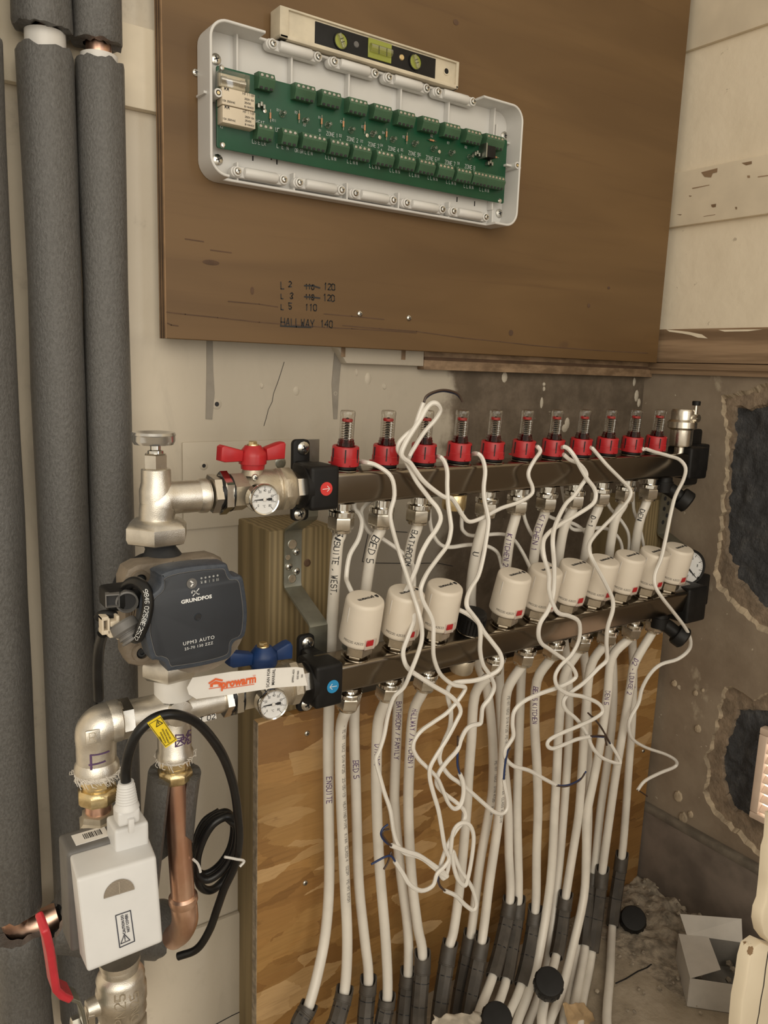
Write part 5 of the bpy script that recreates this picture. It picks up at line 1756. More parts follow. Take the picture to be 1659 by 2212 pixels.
cable('White flex from the first actuator, over the upper rail left end and down to bottom', [
  ([(764, 1288), (752, 1262), (748, 1245), (755, 1200), (774, 1165), (782, 1130), (776, 1110), (765, 1093)], {0: .182, 2: .150, 7: .132}),
  ([(772, 1040), (775, 1000)], {0: .132, 1: .142}),
  ([(790, 999), (815, 1006), (845, 1030), (852, 1070), (843, 1110), (850, 1150), (868, 1210), (885, 1262), (905, 1325), (912, 1370), (905, 1405), (887, 1452), (872, 1485), (851, 1506), (838, 1545), (830, 1587), (820, 1620), (812, 1641), (820, 1675), (830, 1711), (843, 1750), (849, 1791), (857, 1819), (872, 1841), (894, 1847), (916, 1857), (938, 1875), (958, 1890), (966, 1893), (958, 1884), (938, 1870), (905, 1848), (875, 1838), (845, 1826)], {0: .172, 2: .184, 6: .186, 8: .226, 11: .224, 14: .205, 21: .20, 33: .203})],
  [('blue_core', 'bluewire', [(845, 1826), (832, 1818), (823, 1803), (827, 1790), (838, 1781)], .204), ('brown_core', 'brownwire', [(845, 1827), (834, 1815), (826, 1803), (829, 1794), (840, 1791)], .2045)])
cable('White flex from the second actuator, looping up to bare ends above the flow meters', [
  ([(872, 1284), (882, 1266), (890, 1250), (900, 1226), (910, 1196), (925, 1168), (943, 1143), (952, 1120), (945, 1098), (930, 1080), (921, 1068), (900, 1040), (882, 1006), (868, 984), (860, 972), (862, 957), (877, 940), (895, 924), (905, 896), (915, 870)], {0: .195, 2: .200, 6: .196, 9: .187, 12: .184, 14: .186, 19: .196})],
  [('blue_core', 'navycore', [(916, 869), (920, 860), (934, 850), (955, 845), (976, 848), (988, 853), (996, 862)], .1965), ('brown_core', 'brownwire', [(916, 868), (921, 856), (936, 847), (958, 842), (980, 846), (992, 854), (999, 868)], .1975)])
cable('White flex from the third actuator, swinging right over the black cap and down', [
  ([(968, 1316), (980, 1315), (993, 1318), (1014, 1329), (1033, 1345), (1046, 1366), (1065, 1390), (1080, 1411), (1084, 1432), (1075, 1449), (1051, 1462), (1025, 1470), (983, 1475), (968, 1488), (968, 1509), (974, 1535), (972, 1570), (960, 1600), (950, 1628), (952, 1649), (970, 1675), (991, 1690), (1017, 1711), (1043, 1734), (1066, 1753), (1084, 1758), (1095, 1747), (1096, 1727), (1091, 1701), (1088, 1683)], {0: .185, 3: .205, 8: .215, 12: .207, 17: .194, 29: .192})],
  [('blue_core', 'bluewire', [(1088, 1683), (1090, 1659), (1094, 1632), (1098, 1612)], .193), ('brown_core', 'brownwire', [(1089, 1683), (1091, 1655), (1096, 1630), (1103, 1614)], .1925)])
cable('White flex from the fifth flow meter down past the third actuator to a bare end', [
  ([(1086, 1262), (1086, 1244), (1080, 1207), (1070, 1189), (1046, 1178), (1011, 1177), (972, 1182), (950, 1175), (935, 1152), (928, 1114)], {0: .185, 2: .132, 9: .130}),
  ([(930, 1040), (937, 992)], {0: .130, 1: .142}),
  ([(950, 987), (960, 998), (966, 1019), (966, 1050), (968, 1089), (973, 1125), (974, 1146), (966, 1178), (945, 1207), (924, 1236), (911, 1263), (909, 1281), (916, 1303), (929, 1327), (936, 1350), (936, 1385), (937, 1419), (948, 1451), (963, 1468), (980, 1479), (996, 1482), (1005, 1485), (1001, 1496), (986, 1517), (965, 1540), (939, 1558), (913, 1576), (898, 1594), (892, 1615), (903, 1638), (924, 1659), (944, 1680), (957, 1708), (968, 1734), (981, 1747), (994, 1740), (1001, 1716), (1000, 1690), (993, 1671)], {0: .172, 2: .182, 7: .205, 10: .228, 15: .228, 18: .214, 22: .21, 38: .198})],
  [('blue_core', 'bluewire', [(993, 1671), (988, 1652), (989, 1625), (996, 1604)], .199), ('brown_core', 'brownwire', [(993, 1671), (990, 1650), (989, 1620), (989, 1590)], .1985)])
cable('White flex over the fourth flow meter gap, weaving down to tangled loops at the bottom', [
  ([(1150, 1250), (1147, 1232), (1127, 1190), (1108, 1164), (1086, 1154), (1050, 1155), (1019, 1157), (1003, 1149), (997, 1128)], {0: .185, 2: .131, 8: .130}),
  ([(1004, 1040), (1012, 990)], {0: .130, 1: .142}),
  ([(1030, 980), (1042, 991), (1048, 1017), (1045, 1050), (1046, 1078), (1052, 1106), (1055, 1130), (1049, 1173), (1043, 1207), (1033, 1244), (1017, 1271), (1009, 1292), (1009, 1311), (1022, 1329), (1035, 1348), (1038, 1372), (1037, 1404), (1043, 1435), (1056, 1455), (1066, 1475), (1066, 1490), (1056, 1510), (1043, 1527), (1040, 1550), (1037, 1563), (1020, 1567), (1007, 1576), (996, 1597), (988, 1620), (965, 1646), (947, 1672), (944, 1695), (960, 1714), (986, 1734), (1003, 1752), (1003, 1770), (985, 1794), (969, 1822), (958, 1850), (950, 1880), (958, 1898), (967, 1880), (973, 1840), (979, 1797), (994, 1779), (1013, 1781), (1023, 1806), (1019, 1853), (1010, 1900), (1003, 1913), (988, 1897), (979, 1865), (978, 1838), (986, 1860), (995, 1880), (1019, 1916), (1029, 1951), (1022, 1966), (1004, 1954), (985, 1935), (961, 1924)], {0: .172, 2: .182, 8: .20, 12: .222, 15: .222, 19: .207, 24: .20, 34: .197, 44: .203, 60: .196})],
  [('blue_core', 'bluewire', [(961, 1924), (951, 1915), (946, 1900), (947, 1886)], .198), ('brown_core', 'brownwire', [(961, 1924), (950, 1912), (948, 1895), (955, 1872)], .1985)])
cable('White flex with the long drooping front run and tall loop beside the third flow meter', [
  ([(1232, 1232), (1229, 1222), (1215, 1220), (1202, 1223), (1186, 1219), (1173, 1206), (1166, 1180), (1147, 1151), (1135, 1125), (1131, 1102), (1135, 1083)], {0: .175, 2: .140, 10: .130}),
  ([(1146, 1020), (1152, 975)], {0: .130, 1: .142}),
  ([(1160, 965), (1167, 975), (1155, 993), (1143, 1015), (1142, 1031), (1150, 1052), (1147, 1069), (1118, 1086), (1082, 1098), (1043, 1118), (1014, 1127), (999, 1113), (988, 1094), (975, 1076), (960, 1074), (934, 1056), (913, 1037), (898, 1017), (885, 999), (872, 990), (867, 978), (877, 954), (893, 928), (908, 905), (921, 882), (933, 871), (945, 873), (951, 887), (939, 908), (916, 934), (895, 967), (883, 990)], {0: .172, 2: .182, 14: .188, 20: .192, 26: .199, 31: .186}),
  ([(868, 1040), (790, 1090), (783, 1118), (797, 1149), (823, 1162), (852, 1181), (876, 1199), (890, 1215), (894, 1245), (893, 1290)], {0: .134, 3: .132, 7: .150, 9: .200}),
  ([(894, 1324), (893, 1345), (881, 1377), (871, 1406), (874, 1430), (885, 1447), (911, 1465), (939, 1483), (970, 1501), (988, 1519), (995, 1537), (986, 1558), (965, 1597), (942, 1633), (929, 1659), (929, 1685), (937, 1716), (947, 1750), (954, 1790), (961, 1831), (970, 1853), (960, 1872), (944, 1888), (935, 1913), (910, 1924), (885, 1910), (869, 1885), (853, 1860)], {0: .212, 4: .215, 9: .21, 27: .206})],
  [('blue_core', 'bluewire', [(853, 1860), (844, 1849), (832, 1851), (820, 1857), (802, 1867)], .207), ('brown_core', 'brownwire', [(853, 1860), (846, 1846), (844, 1842), (838, 1862), (829, 1878)], .2065)])
cable('White flex from between the seventh and eighth flow meters, making the wide lower loop', [
  ([(1278, 1230), (1274, 1213), (1275, 1184), (1264, 1151), (1241, 1132), (1202, 1122), (1182, 1112), (1176, 1095)], {0: .185, 2: .132, 7: .130}),
  ([(1195, 1030), (1207, 985)], {0: .130, 1: .142}),
  ([(1217, 982), (1231, 993), (1251, 1002), (1265, 1019), (1265, 1034), (1254, 1051), (1238, 1073), (1222, 1089), (1206, 1119), (1196, 1148), (1194, 1177), (1197, 1216), (1197, 1255), (1194, 1288), (1183, 1320), (1167, 1346), (1163, 1372), (1170, 1390), (1184, 1400), (1205, 1415), (1228, 1432), (1243, 1453), (1240, 1467), (1208, 1484), (1165, 1499), (1130, 1516), (1111, 1536), (1107, 1563), (1109, 1589), (1100, 1606), (1091, 1620), (1092, 1638), (1110, 1655), (1142, 1664), (1173, 1681), (1201, 1696)], {0: .172, 2: .182, 7: .190, 10: .224, 13: .226, 17: .213, 21: .205, 35: .185})],
  [('blue_core', 'bluewire', [(1201, 1696), (1218, 1697), (1236, 1693), (1256, 1681), (1266, 1666)], .186), ('brown_core', 'brownwire', [(1201, 1697), (1220, 1699), (1238, 1694), (1254, 1684), (1263, 1670)], .1865)])
cable('White flex from the eighth flow meter, crossing its neighbour and zigzagging down', [
  ([(1344, 1222), (1339, 1205), (1344, 1190), (1339, 1167), (1323, 1148), (1297, 1140), (1254, 1145), (1232, 1139), (1225, 1110)], {0: .185, 2: .132, 8: .130}),
  ([(1212, 1040), (1207, 980)], {0: .130, 1: .142}),
  ([(1216, 966), (1228, 970), (1242, 988), (1256, 1014), (1268, 1034), (1283, 1054), (1287, 1071), (1279, 1090), (1241, 1115), (1202, 1138), (1179, 1158), (1173, 1177), (1176, 1206), (1186, 1242), (1186, 1272), (1193, 1301), (1206, 1324), (1228, 1330), (1248, 1340), (1253, 1359), (1249, 1387), (1234, 1415), (1211, 1438), (1199, 1461), (1205, 1484), (1228, 1499), (1260, 1505), (1292, 1519), (1302, 1536), (1286, 1551), (1251, 1568), (1208, 1586), (1186, 1599), (1183, 1611), (1194, 1617), (1217, 1609), (1246, 1597), (1275, 1591)], {0: .176, 2: .188, 8: .196, 12: .230, 16: .226, 20: .213, 25: .208, 37: .20})],
  [('blue_core', 'bluewire', [(1275, 1591), (1290, 1591), (1304, 1592)], .201), ('brown_core', 'brownwire', [(1275, 1590), (1290, 1589), (1308, 1590)], .2015)])
cable('White flex from the ninth flow meter, straight down past the rail into a small hook', [
  ([(1352, 1218), (1354, 1200), (1359, 1180), (1357, 1151), (1342, 1125), (1319, 1099), (1310, 1080)], {0: .185, 1: .135, 6: .130}),
  ([(1280, 1020), (1270, 985)], {0: .130, 1: .142}),
  ([(1276, 967), (1291, 982), (1311, 1005), (1340, 1034), (1359, 1054), (1362, 1069), (1350, 1090), (1313, 1128), (1284, 1158), (1272, 1180), (1277, 1203), (1293, 1233), (1310, 1265), (1323, 1294), (1323, 1320), (1313, 1353), (1310, 1386), (1311, 1408), (1310, 1427), (1292, 1444), (1260, 1476), (1228, 1499), (1217, 1516), (1223, 1534), (1246, 1554), (1266, 1583), (1280, 1615), (1298, 1635), (1322, 1646), (1340, 1648), (1333, 1630), (1318, 1606)], {0: .172, 2: .182, 6: .190, 10: .224, 14: .222, 16: .214, 20: .202, 31: .188})],
  [('blue_core', 'navycore', [(1318, 1606), (1310, 1592), (1298, 1570), (1280, 1548)], .189), ('brown_core', 'brownwire', [(1318, 1606), (1307, 1592), (1311, 1610)], .1885), ('brown_core', 'brownwire', [(1316, 1602), (1306, 1584), (1290, 1560), (1270, 1540)], .1895)])
cable('Rightmost white flex, hanging past the pressure gauge and curling over the wall', [
  ([(1392, 1215), (1393, 1200), (1388, 1167), (1381, 1135), (1372, 1112), (1368, 1086)], {0: .185, 1: .135, 5: .130}),
  ([(1372, 1020), (1380, 985)], {0: .130, 1: .142}),
  ([(1390, 970), (1413, 976), (1445, 985), (1468, 993), (1481, 1011), (1476, 1037), (1459, 1071), (1449, 1109), (1439, 1158), (1428, 1206), (1415, 1239), (1415, 1265), (1430, 1291), (1456, 1324), (1482, 1359), (1492, 1386), (1486, 1406), (1463, 1424), (1428, 1435), (1405, 1455), (1387, 1487), (1379, 1519), (1362, 1551), (1358, 1574), (1367, 1597), (1396, 1615), (1437, 1629), (1460, 1643), (1458, 1656), (1425, 1670), (1393, 1687), (1377, 1707)], {0: .172, 3: .178, 9: .215, 12: .226, 16: .20, 20: .17, 31: .14})],
  [('brown_core', 'brownwire', [(1377, 1706), (1385, 1711), (1398, 1720)], .141)])

# ================================================================== PUMP GROUP, LEFT
def vtube_r(wpx, x, y, d):
    return S(wpx, x, y, d) / 2
# --- upper angle valve
a = P(338, 1077, dU)
zA = a.z
r1 = S(37, 338, 1077, dU)
t = thing('angle_valve', 'cast nickel angle valve with handwheel above the pump', 'valve', a)
top = P(337, 1012, dU)
bot = P(343, 1130, dU)
rgt = P(448, 1070, dU)
rgt = V((rgt.x, a.y, a.z))
vx = a.x
b = MB()
b.tube([(vx, a.y, bot.z), (vx, a.y, a.z - r1 * 1.0), (vx + .002, a.y, a.z - r1 * .35), (vx + r1 * .45, a.y, a.z - r1 * .02), (vx + r1 * 1.1, a.y, a.z), (rgt.x, a.y, a.z)], [r1 * 1.0, r1 * 1.02, r1 * 1.08, r1 * 1.06, r1 * .98, r1 * .97], 32, sub=6)
b.rev((vx, a.y, a.z - r1 * .2), (vx, a.y, top.z), [(0, r1 * .98), (.35, r1 * .98), (.6, r1 * .86), (.97, r1 * .84), (1, r1 * .78)], 28)
b.rev((rgt.x - .010, a.y, a.z), (rgt.x - .001, a.y, a.z), [(0, r1 * .97), (.3, r1 * 1.06), (.9, r1 * 1.06), (1, r1)], 28)
b.obj('body', M['nickel'], t)
zg0, zg1, zs = top.z, P(337, 979, dU).z, P(337, 962, dU).z
MB().hexn((vx, a.y, zg0 - .001), (vx, a.y, zg1), S(26, 337, 995, dU), .14, .2).obj('gland_nut', M['nickel_s'], t)
b = MB().rev((vx, a.y, zg1), (vx, a.y, zs + .001), [(0, S(17, 337, 975, dU)), (.3, S(17, 337, 975, dU)), (.4, S(11, 337, 970, dU)), (1, S(11, 337, 970, dU))], 20)
b.obj('stem', M['chrome'], t)
rw_ = S(47, 331, 950, dU)
zt_ = P(331, 941, dU).z
b = MB()
F = FD((vx - .0015, a.y, zs), (0, 0, 1))
h_ = zt_ - zs + .003
b.lathe([(.004, 0), (rw_ * .5, .0005), (rw_ * .88, .001), (rw_ * .97, h_ * .35), (rw_ * .97, h_ * .72), (rw_ * 1.0, h_ * .80), (rw_ * .95, h_), (rw_ * .80, h_ * .96), (rw_ * .6, h_ * .8), (0, h_ * .78)], F, 40)
b.obj('handwheel', M['ptfe'], t)
# union nut below the valve
zu0, zu1 = P(345, 1120, dU).z, P(345, 1171, dU).z
b = MB()
ru = S(70, 345, 1145, dU)
b.lathe([(ru * .70, 0), (ru * .86, -.0025), (ru * .99, -.006), (ru * 1.0, -(zu0 - zu1) * .75), (ru * .94, -(zu0 - zu1) * .93), (ru * .80, -(zu0 - zu1))], FD((vx, a.y, zu0), (0, 0, 1)), 6, rot=.12)
tag(b.obj('union_nut', M['nickel'], None, (vx, a.y, zu1)), 'large hexagonal cast nickel union nut joining angle valve and pump', 'nut', 'pump union nuts')

# --- ball valves with gauges (upper red, lower blue)
def ball_valve(label, y3, zc, d, xs, hub, wings, col, axis_px, gpx, glabel, tilt=0.0):
    # xs: x at union nut start, hex1, hex2(chrome), end hex, body0, body1, big hex end, tail end
    X = [P(px, py, d).x for px, py in xs]
    mpx = lambda wpx: S(wpx, xs[4][0], xs[4][1], d)
    c = ((X[3] + X[6]) / 2, -d, zc)
    t = thing('ball_valve', label, 'ball valve', c, 'butterfly handled ball valves')
    ax = lambda x: V((x, -d, zc))
    MB().hexn(ax(X[0]), ax(X[1]), mpx(42), .1, .15).obj('lock_nut', M['nickel_s'], t)
    MB().rev(ax(X[1] - .001), ax(X[1] + .002), [(0, mpx(37)), (1, mpx(37))], 24).obj('gasket', M['rubber'], t)
    MB().hexn(ax(X[1] + .0015), ax(X[2]), mpx(47), .1, PI / 2 + .02).obj('union_nut', M['chrome'], t)
    MB().rev(ax(X[2] - .001), ax(X[2] + .0015), [(0, mpx(41)), (1, mpx(41))], 24).obj('gasket', M['rubber'], t)
    b = MB()
    b.hexn(ax(X[2] + .001), ax(X[3]), mpx(41), .1, PI / 2 + .1)
    L = X[5] - X[3]
    b.rev(ax(X[3] - .001), ax(X[5]), [(0, mpx(33)), (.12, mpx(34)), (.3, mpx(44)), (.5, mpx(47)), (.75, mpx(46)), (1, mpx(44))], 32)
    b.obj('body', M['dustynickel'], t)
    b = MB()
    b.rev(ax(X[5] - .001), ax(X[6]), [(0, mpx(46)), (.1, mpx(49)), (.2, mpx(46)), (.3, mpx(50)), (.8, mpx(50)), (1, mpx(44))], 8, .2)
    b.obj('end_cap', M['dustynickel'], t)
    b = MB()
    b.hexn(ax(X[6] - .001), ax(X[7]), mpx(37), .1, .3)
    b.obj('tail', M['nickel_s'], t)
    # handle
    hx, hy0, hy1, hw = hub
    p0, p1 = P(hx, hy0, d), P(hx, hy1, d)
    hxx = p0.x
    b = MB().rev((hxx, -d, zc + mpx(35)), (hxx, -d, p0.z + .003), [(0, mpx(26)), (.7, mpx(22)), (1, mpx(20))], 20)
    b.obj('stem', M['dustynickel'], t)
    b = MB()
    hr = mpx(hw / 2)
    H = p1.z - p0.z
    b.rev((hxx, -d, p0.z), (hxx, -d, p1.z), [(0, hr * .86), (.2, hr * .90), (.22, hr * 1.03), (.55, hr * 1.05), (.70, hr * 1.02), (.95, hr * .66), (1, hr * .6)], 10, .3)
    fr = FF_((0, 0, 0))
    for pl_ in wings:
        q = [P(x, y, d) for x, y in pl_]
        q = [(v_.x, v_.z) for v_ in q]
        ar = sum(q[i - 1][0] * q[i][1] - q[i][0] * q[i - 1][1] for i in range(len(q)))
        b.prism(q if ar > 0 else q[::-1], fr, d - .0055, d + .0055, .0018)
    b.obj('handle', M[col], t)
    b = MB()
    b.hexn((hxx, -d, p1.z - .0005), (hxx, -d, p1.z + mpx(9)), mpx(9.5), .15, .2)
    b.rev((hxx, -d, p1.z - .001), (hxx, -d, p1.z + mpx(2.5)), [(0, mpx(14)), (1, mpx(13))], 18)
    b.obj('handle_screw', M['brass'], t)
    gx, gy = gpx
    gd = d + mpx(47) + .014
    gc = P(gx, gy, gd)
    g = gauge('thermometer_gauge', glabel, gc, S(34.5, gx, gy, gd), 0, .013, None, ['0', '10', '20', '30', '40', '50', '60', '70', '80'], 1.25 * PI, -.25 * PI, PI + .06, '°C', 'gauge', M['chrome'], 'dial thermometers on the ball valves', tilt, (-.04, -1, .02))
    b = MB().rev((gc.x, -d - mpx(40), gc.z), (gc.x, -gd + .012, gc.z), [(0, .006), (1, .006)], 14)
    b.obj('probe', M['dustynickel'], g)
    screwhead(MB(), (gc.x - .002, -d - mpx(44), gc.z + S(43, gx, gy, gd)), .0034, dome=.5).obj('grub_screw', None, t)
    return t
ball_valve('ball valve with red butterfly handle left of the upper rail', None, zcU, dU,
           [(452, 1070), (470, 1068), (491, 1066), (528, 1062), (540, 1060), (590, 1057), (627, 1055), (668, 1052)],
           (546, 1013, 962, 58), [[(474, 965), (480, 961), (522, 972), (520, 996), (482, 998), (472, 995)], [(570, 968), (600, 956), (610, 954), (613, 958), (611, 990), (572, 994)]], 'red', None, (571, 1079), 'upper dial thermometer below the red handle', -.05)
zl = zcL
ball_valve('ball valve with blue butterfly handle left of the lower rail', None, zl, dL,
           [(476, 1524), (492, 1521), (511, 1517), (547, 1510), (560, 1507), (612, 1497), (640, 1490), (684, 1483)],
           (568, 1445, 1396, 60), [[(492, 1412), (498, 1406), (543, 1410), (541, 1434), (500, 1440), (491, 1436)], [(592, 1402), (616, 1387), (624, 1385), (628, 1392), (627, 1420), (594, 1424)]], 'blue', None, (590, 1521), 'lower dial thermometer below the white paper tag', -.08)

# --- pump
pa_, pb_ = P(347, 1172, dU), P(366, 1458, dL)
pump = thing('circulation_pump', 'circulation pump with slate blue square face between the two valves', 'pump', (pa_.x, -dU, pb_.z))
b = MB()
xm = vx + .001
zp0, zp1 = P(345, 1168, dU).z, P(366, 1440, dL).z
axm = (dU + dL) / 2
b.rev((xm, -dU, zp0 + .002), (xm, -axm, zp0 - .020), [(0, S(33, 345, 1180, dU)), (.3, S(31, 345, 1180, dU)), (1, S(52, 345, 1180, dU))], 28)
b.rev((xm, -dL, zp1 - .004), (xm, -axm, zp1 + .022), [(0, S(36, 345, 1180, dU)), (.4, S(36, 345, 1180, dU)), (1, S(55, 345, 1180, dU))], 28)
b.obj('volute_neck', M['darkiron'], pump)
dF_ = .252
fcx = P(424, 1335, dF_)
cxm, czm = fcx.x - .010, fcx.z
# volute and motor housing, axis pointing out from the wall
cv = P(365, 1300, .190)
cv = V((xm + .003, 0, (zp0 + zp1) / 2))
b = MB()
Fv = FD((cv.x, -.128, cv.z), (0, -1, 0), (1, 0, 0))
R_ = .0435
b.lathe([(R_ * .55, 0), (R_ * .92, .006), (R_ * 1.0, .018), (R_ * 1.0, .042), (R_ * .92, .048)], Fv, 40)
b.obj('volute', M['darkiron'], pump)
b = MB()
Fm = FD((cv.x, -.172, cv.z), (0, -1, 0), (1, 0, 0))
R2 = .0475
o8 = []
for k in range(40):
    a_ = 2 * PI * k / 40
    sq = R2 / max(abs(math.cos(a_)), abs(math.sin(a_))) * .94
    rr = min(R2 * 1.22, sq)
    o8.append((rr * math.cos(a_), rr * math.sin(a_)))
b.prism(o8, Fm, 0, .020, .004)
b.obj('flange', M['alu'], pump)
for k in range(4):
    a_ = PI / 4 + k * PI / 2
    b = MB()
    f2 = FD((cv.x + math.cos(a_) * R2 * .93, -.191, cv.z + math.sin(a_) * R2 * .93), (0, -1, 0))
    b.mat(M['alu']).lathe([(.0085, 0), (.0078, .004), (.0050, .0042), (.0050, .001)], f2, 18, cap=False)
    b.mat(M['darkiron']).lathe([(.0050, .0012), (.0036, .0030), (.002, .0030), (.002, .0014), (0, .0014)], f2, 12)
    b.obj('bolt', None, pump)
b = MB()
b.lathe([(.043, 0), (.042, .012), (.040, .030), (.038, .052)], FD((cv.x + .003, -.188, cv.z - .001), (0, -1, 0), (1, 0, 0)), 48)
b.box((cv.x + .003, -.200, cv.z + .0425), (.016, .010, .005), .001)
for k in range(3):
    b.rev((cv.x + .003, -.194 - k * .004, cv.z - .001), (cv.x + .003, -.1955 - k * .004, cv.z - .001), [(0, .0435 - k * .0006), (1, .0435 - k * .0006)], 48)
b.obj('motor_housing', M['alu'], pump)
FP = [(349, 1240), (379, 1229), (432, 1221), (475, 1218), (491, 1219), (496, 1232), (505, 1244), (523, 1245), (530, 1269), (536, 1324), (530, 1374), (510, 1386), (503, 1397), (501, 1416), (487, 1427), (432, 1441), (375, 1450), (363, 1450), (356, 1434), (340, 1427), (327, 1425), (317, 1390), (313, 1367), (315, 1333), (320, 1297), (327, 1285), (340, 1275), (347, 1264), (348, 1248)]
q = [P(x, y, dF_) for x, y in FP]
q2 = catmull([V((v_.x, v_.z, 0)) for v_ in q], 3, True)
q2 = [(v_.x, v_.y) for v_ in q2][::-1]
fr = FF_((0, 0, 0))
def scaled(k):
    mx = sum(a_ for a_, c_ in q2) / len(q2)
    mz = sum(c_ for a_, c_ in q2) / len(q2)
    return [(mx + (a_ - mx) * k, mz + (c_ - mz) * k) for a_, c_ in q2]
b = MB()
b.prism(scaled(.93), fr, dF_ - .030, dF_ - .016, 0)
b.prism(q2, fr, dF_ - .017, dF_, .0022)
hs = b.obj('control_housing', M['facerim'], pump)
b = MB().prism(scaled(.892), fr, dF_ - .001, dF_ + .0010, .0004)
fp = b.obj('face_panel', M['face'], pump)
b = MB()
k1 = scaled(.905)
k2 = scaled(.893)
n_ = len(k1)
b.add([(a_, -dF_ - .0003, c_) for a_, c_ in k1] + [(a_, -dF_ - .0003, c_) for a_, c_ in k2], [[i, (i + 1) % n_, n_ + (i + 1) % n_, n_ + i] for i in range(n_)], False)
b.obj('panel_seam', M['grey'], fp)
dT = dF_ + .0012
def onface(px, py):
    p = P(px, py, dT)
    F = FF_(p)
    return F @ Matrix.Rotation(.05, 4, 'Z')
def fpx(n, px=430, py=1330):
    return S(n, px, py, dT)
b = MB()
b.text('GRUNDFOS', fpx(11.2), flatmap(onface(425, 1298)), sx=1.16, off=fpx(.45))
b.obj('face_print', M['whiteink'], fp)
b = MB()
b.text('UPM3 AUTO', fpx(11.2), flatmap(onface(430, 1387)), sx=1.05, space=1.15)
b.text('25-70 130 ZZZ', fpx(8.6), flatmap(onface(430, 1398)), sx=1.05, space=1.15)
b.obj('face_print', M['whiteink'], fp)
b = MB()       # crossed-blade emblem
F = onface(422, 1281)
u = fpx(.95)
for pts, wd in (([(-8, 1), (-7, 5), (-2, 6), (0, 2), (3, -1), (6, -4), (9, -4)], 2.0), ([(-6, -6), (-1, -1), (3, 3), (9, 9)], 1.8), ([(-9, 4), (-6, 7), (-3, 5)], 1.2)):
    b.ribbon([F @ V((x * u, y * u, 0)) for x, y in pts], wd * u, (0, -1, 0))
b.obj('emblem', M['whiteink'], fp)
b = MB()
F = onface(414, 1260)
b.lathe([(12 * u, .0), (12 * u, .0006), (0, .0006)], F, 28)
bt = b.obj('button', simple('panel_button', (.12, .115, .11), .5), fp)
b = MB().ribbon([F @ V((x * u, y * u, .0008)) for x, y in ((-3, 6), (3.2, 0), (-2.5, -6))], 3.2 * u, (0, -1, 0))
b.obj('arrow', M['whiteink'], bt)
for k in range(5):
    x, y = 435 + k * 8.7, 1249 - k * 1.5
    MB().lathe([(2.4 * u, 0), (2.4 * u, .0002), (0, .0002)], onface(x, y), 12).obj('indicator', M['paleink'], fp)
    b = MB()
    F = onface(x, y + 9)
    if k == 0:
        b.ribbon([F @ V((-2 * u, 2.5 * u, 0)), F @ V((2.5 * u, 2.5 * u, 0))], 1 * u, (0, -1, 0))
        b.box((0.6 * u, -1 * u, 0), (3.4 * u, 4 * u, .0001), 0, 1, F)
    elif k == 1:
        b.box((0, 0, 0), (4.2 * u, 6 * u, .0001), 0, 1, F)
    else:
        for j in range(k - 1):
            b.box(((j - (k - 2) / 2) * 2.4 * u, 0, 0), (1.0 * u, 6.5 * u, .0001), 0, 1, F)
    b.obj('indicator_mark', M['paleink'], fp)
b = MB()
F = onface(428, 1333)
b.mat(M['ink']).lathe([(8.3 * u, .0002), (0, .0002)], F, 24)
b.mat(M['facerim']).lathe([(9.0 * u, 0), (8.6 * u, .0006), (8.0 * u, .0003)], F, 24, cap=False)
b.mat(M['darkiron']).box((0, -4.5 * u, .0004), (7 * u, 4 * u, .0004), .0001, 1, F)
b.obj('centre_hole', None, fp)
# grey plug block and cable at the left of the pump
dK = .225
b = MB()
c0_, c1_ = P(230, 1283, dK), P(292, 1312, dK)
b.lohi((c0_.x, -dK - .004, P(260, 1318, dK).z), (c1_.x + .006, -dK + .024, P(260, 1274, dK).z), .004, 3)
pb2 = b.obj('socket_block', M['black'], pump)
for x, y, rr in ((244, 1296, .0058), (275, 1299, .0068)):
    p = P(x, y, dK + .005)
    b = MB()
    F = FD((p.x, -dK - .0035, p.z), (-.25, -1, 0), (1, 0, 0))
    b.mat(M['grey']).lathe([(rr * 1.25, -.003), (rr * 1.25, .004), (rr * 1.05, .0045), (rr, .003), (rr * .95, -.001)], F, 4 if rr < .006 else 24, rot=PI / 4, cap=False)
    b.mat(M['ink']).lathe([(rr, .0008), (0, .0008)], F, 4 if rr < .006 else 24, rot=PI / 4)
    b.obj('socket', None, pump)
b = MB()
pc = [P(262, 1285, .215), P(278, 1262, .225), P(297, 1258, .236), P(316, 1275, .246), P(320, 1305, .252), P(315, 1335, .256), P(306, 1360, .256), P(296, 1378, .250), P(283, 1372, .244)]
b.tube(pc, S(12.5, 310, 1310, .25), 16, sub=6)
cb = b.obj('signal_cable', M['rubber'], pump)
pth = Path(pc, 8)
b = MB()
b.strokes('9846 0258E2532', fpx(8.6), pth.skin(pth.near(P(323, 1268, .25)) , S(12.9, 310, 1310, .25), -.55), fpx(1.0), 0, sx=.95, nsub=3)
mbv = b.obj('cable_print', M['whiteink'], cb)
b = MB()
b.rev(P(262, 1343, .238), P(288, 1384, .246), [(0, .0088), (.1, .0104), (.45, .0108), (.6, .0078), (1, .0068)], 18)
for k in range(3):
    p0 = P(274, 1362, .242).lerp(P(290, 1388, .247), k / 3)
    b.rev(p0, p0 + (P(288, 1384, .246) - P(262, 1343, .238)).normalized() * .0018, [(0, .0085), (1, .0085)], 16)
b.obj('signal_plug', M['grey'], pump)
b = MB()
b.mat(M['relay'])
p = P(238, 1346, .236)
dk = .236
for (x0, y0, x1, y1) in ((217, 1331, 222, 1366), (217, 1331, 232, 1337), (217, 1360, 238, 1366), (229, 1333, 235, 1372), (235, 1340, 252, 1349), (233, 1364, 255, 1372), (248, 1328, 256, 1378)):
    u0, u1 = P(x0, y0, dk), P(x1, y1, dk)
    b.lohi((u0.x, -dk - .004, u1.z), (u1.x, -dk + .006, u0.z), .0006)
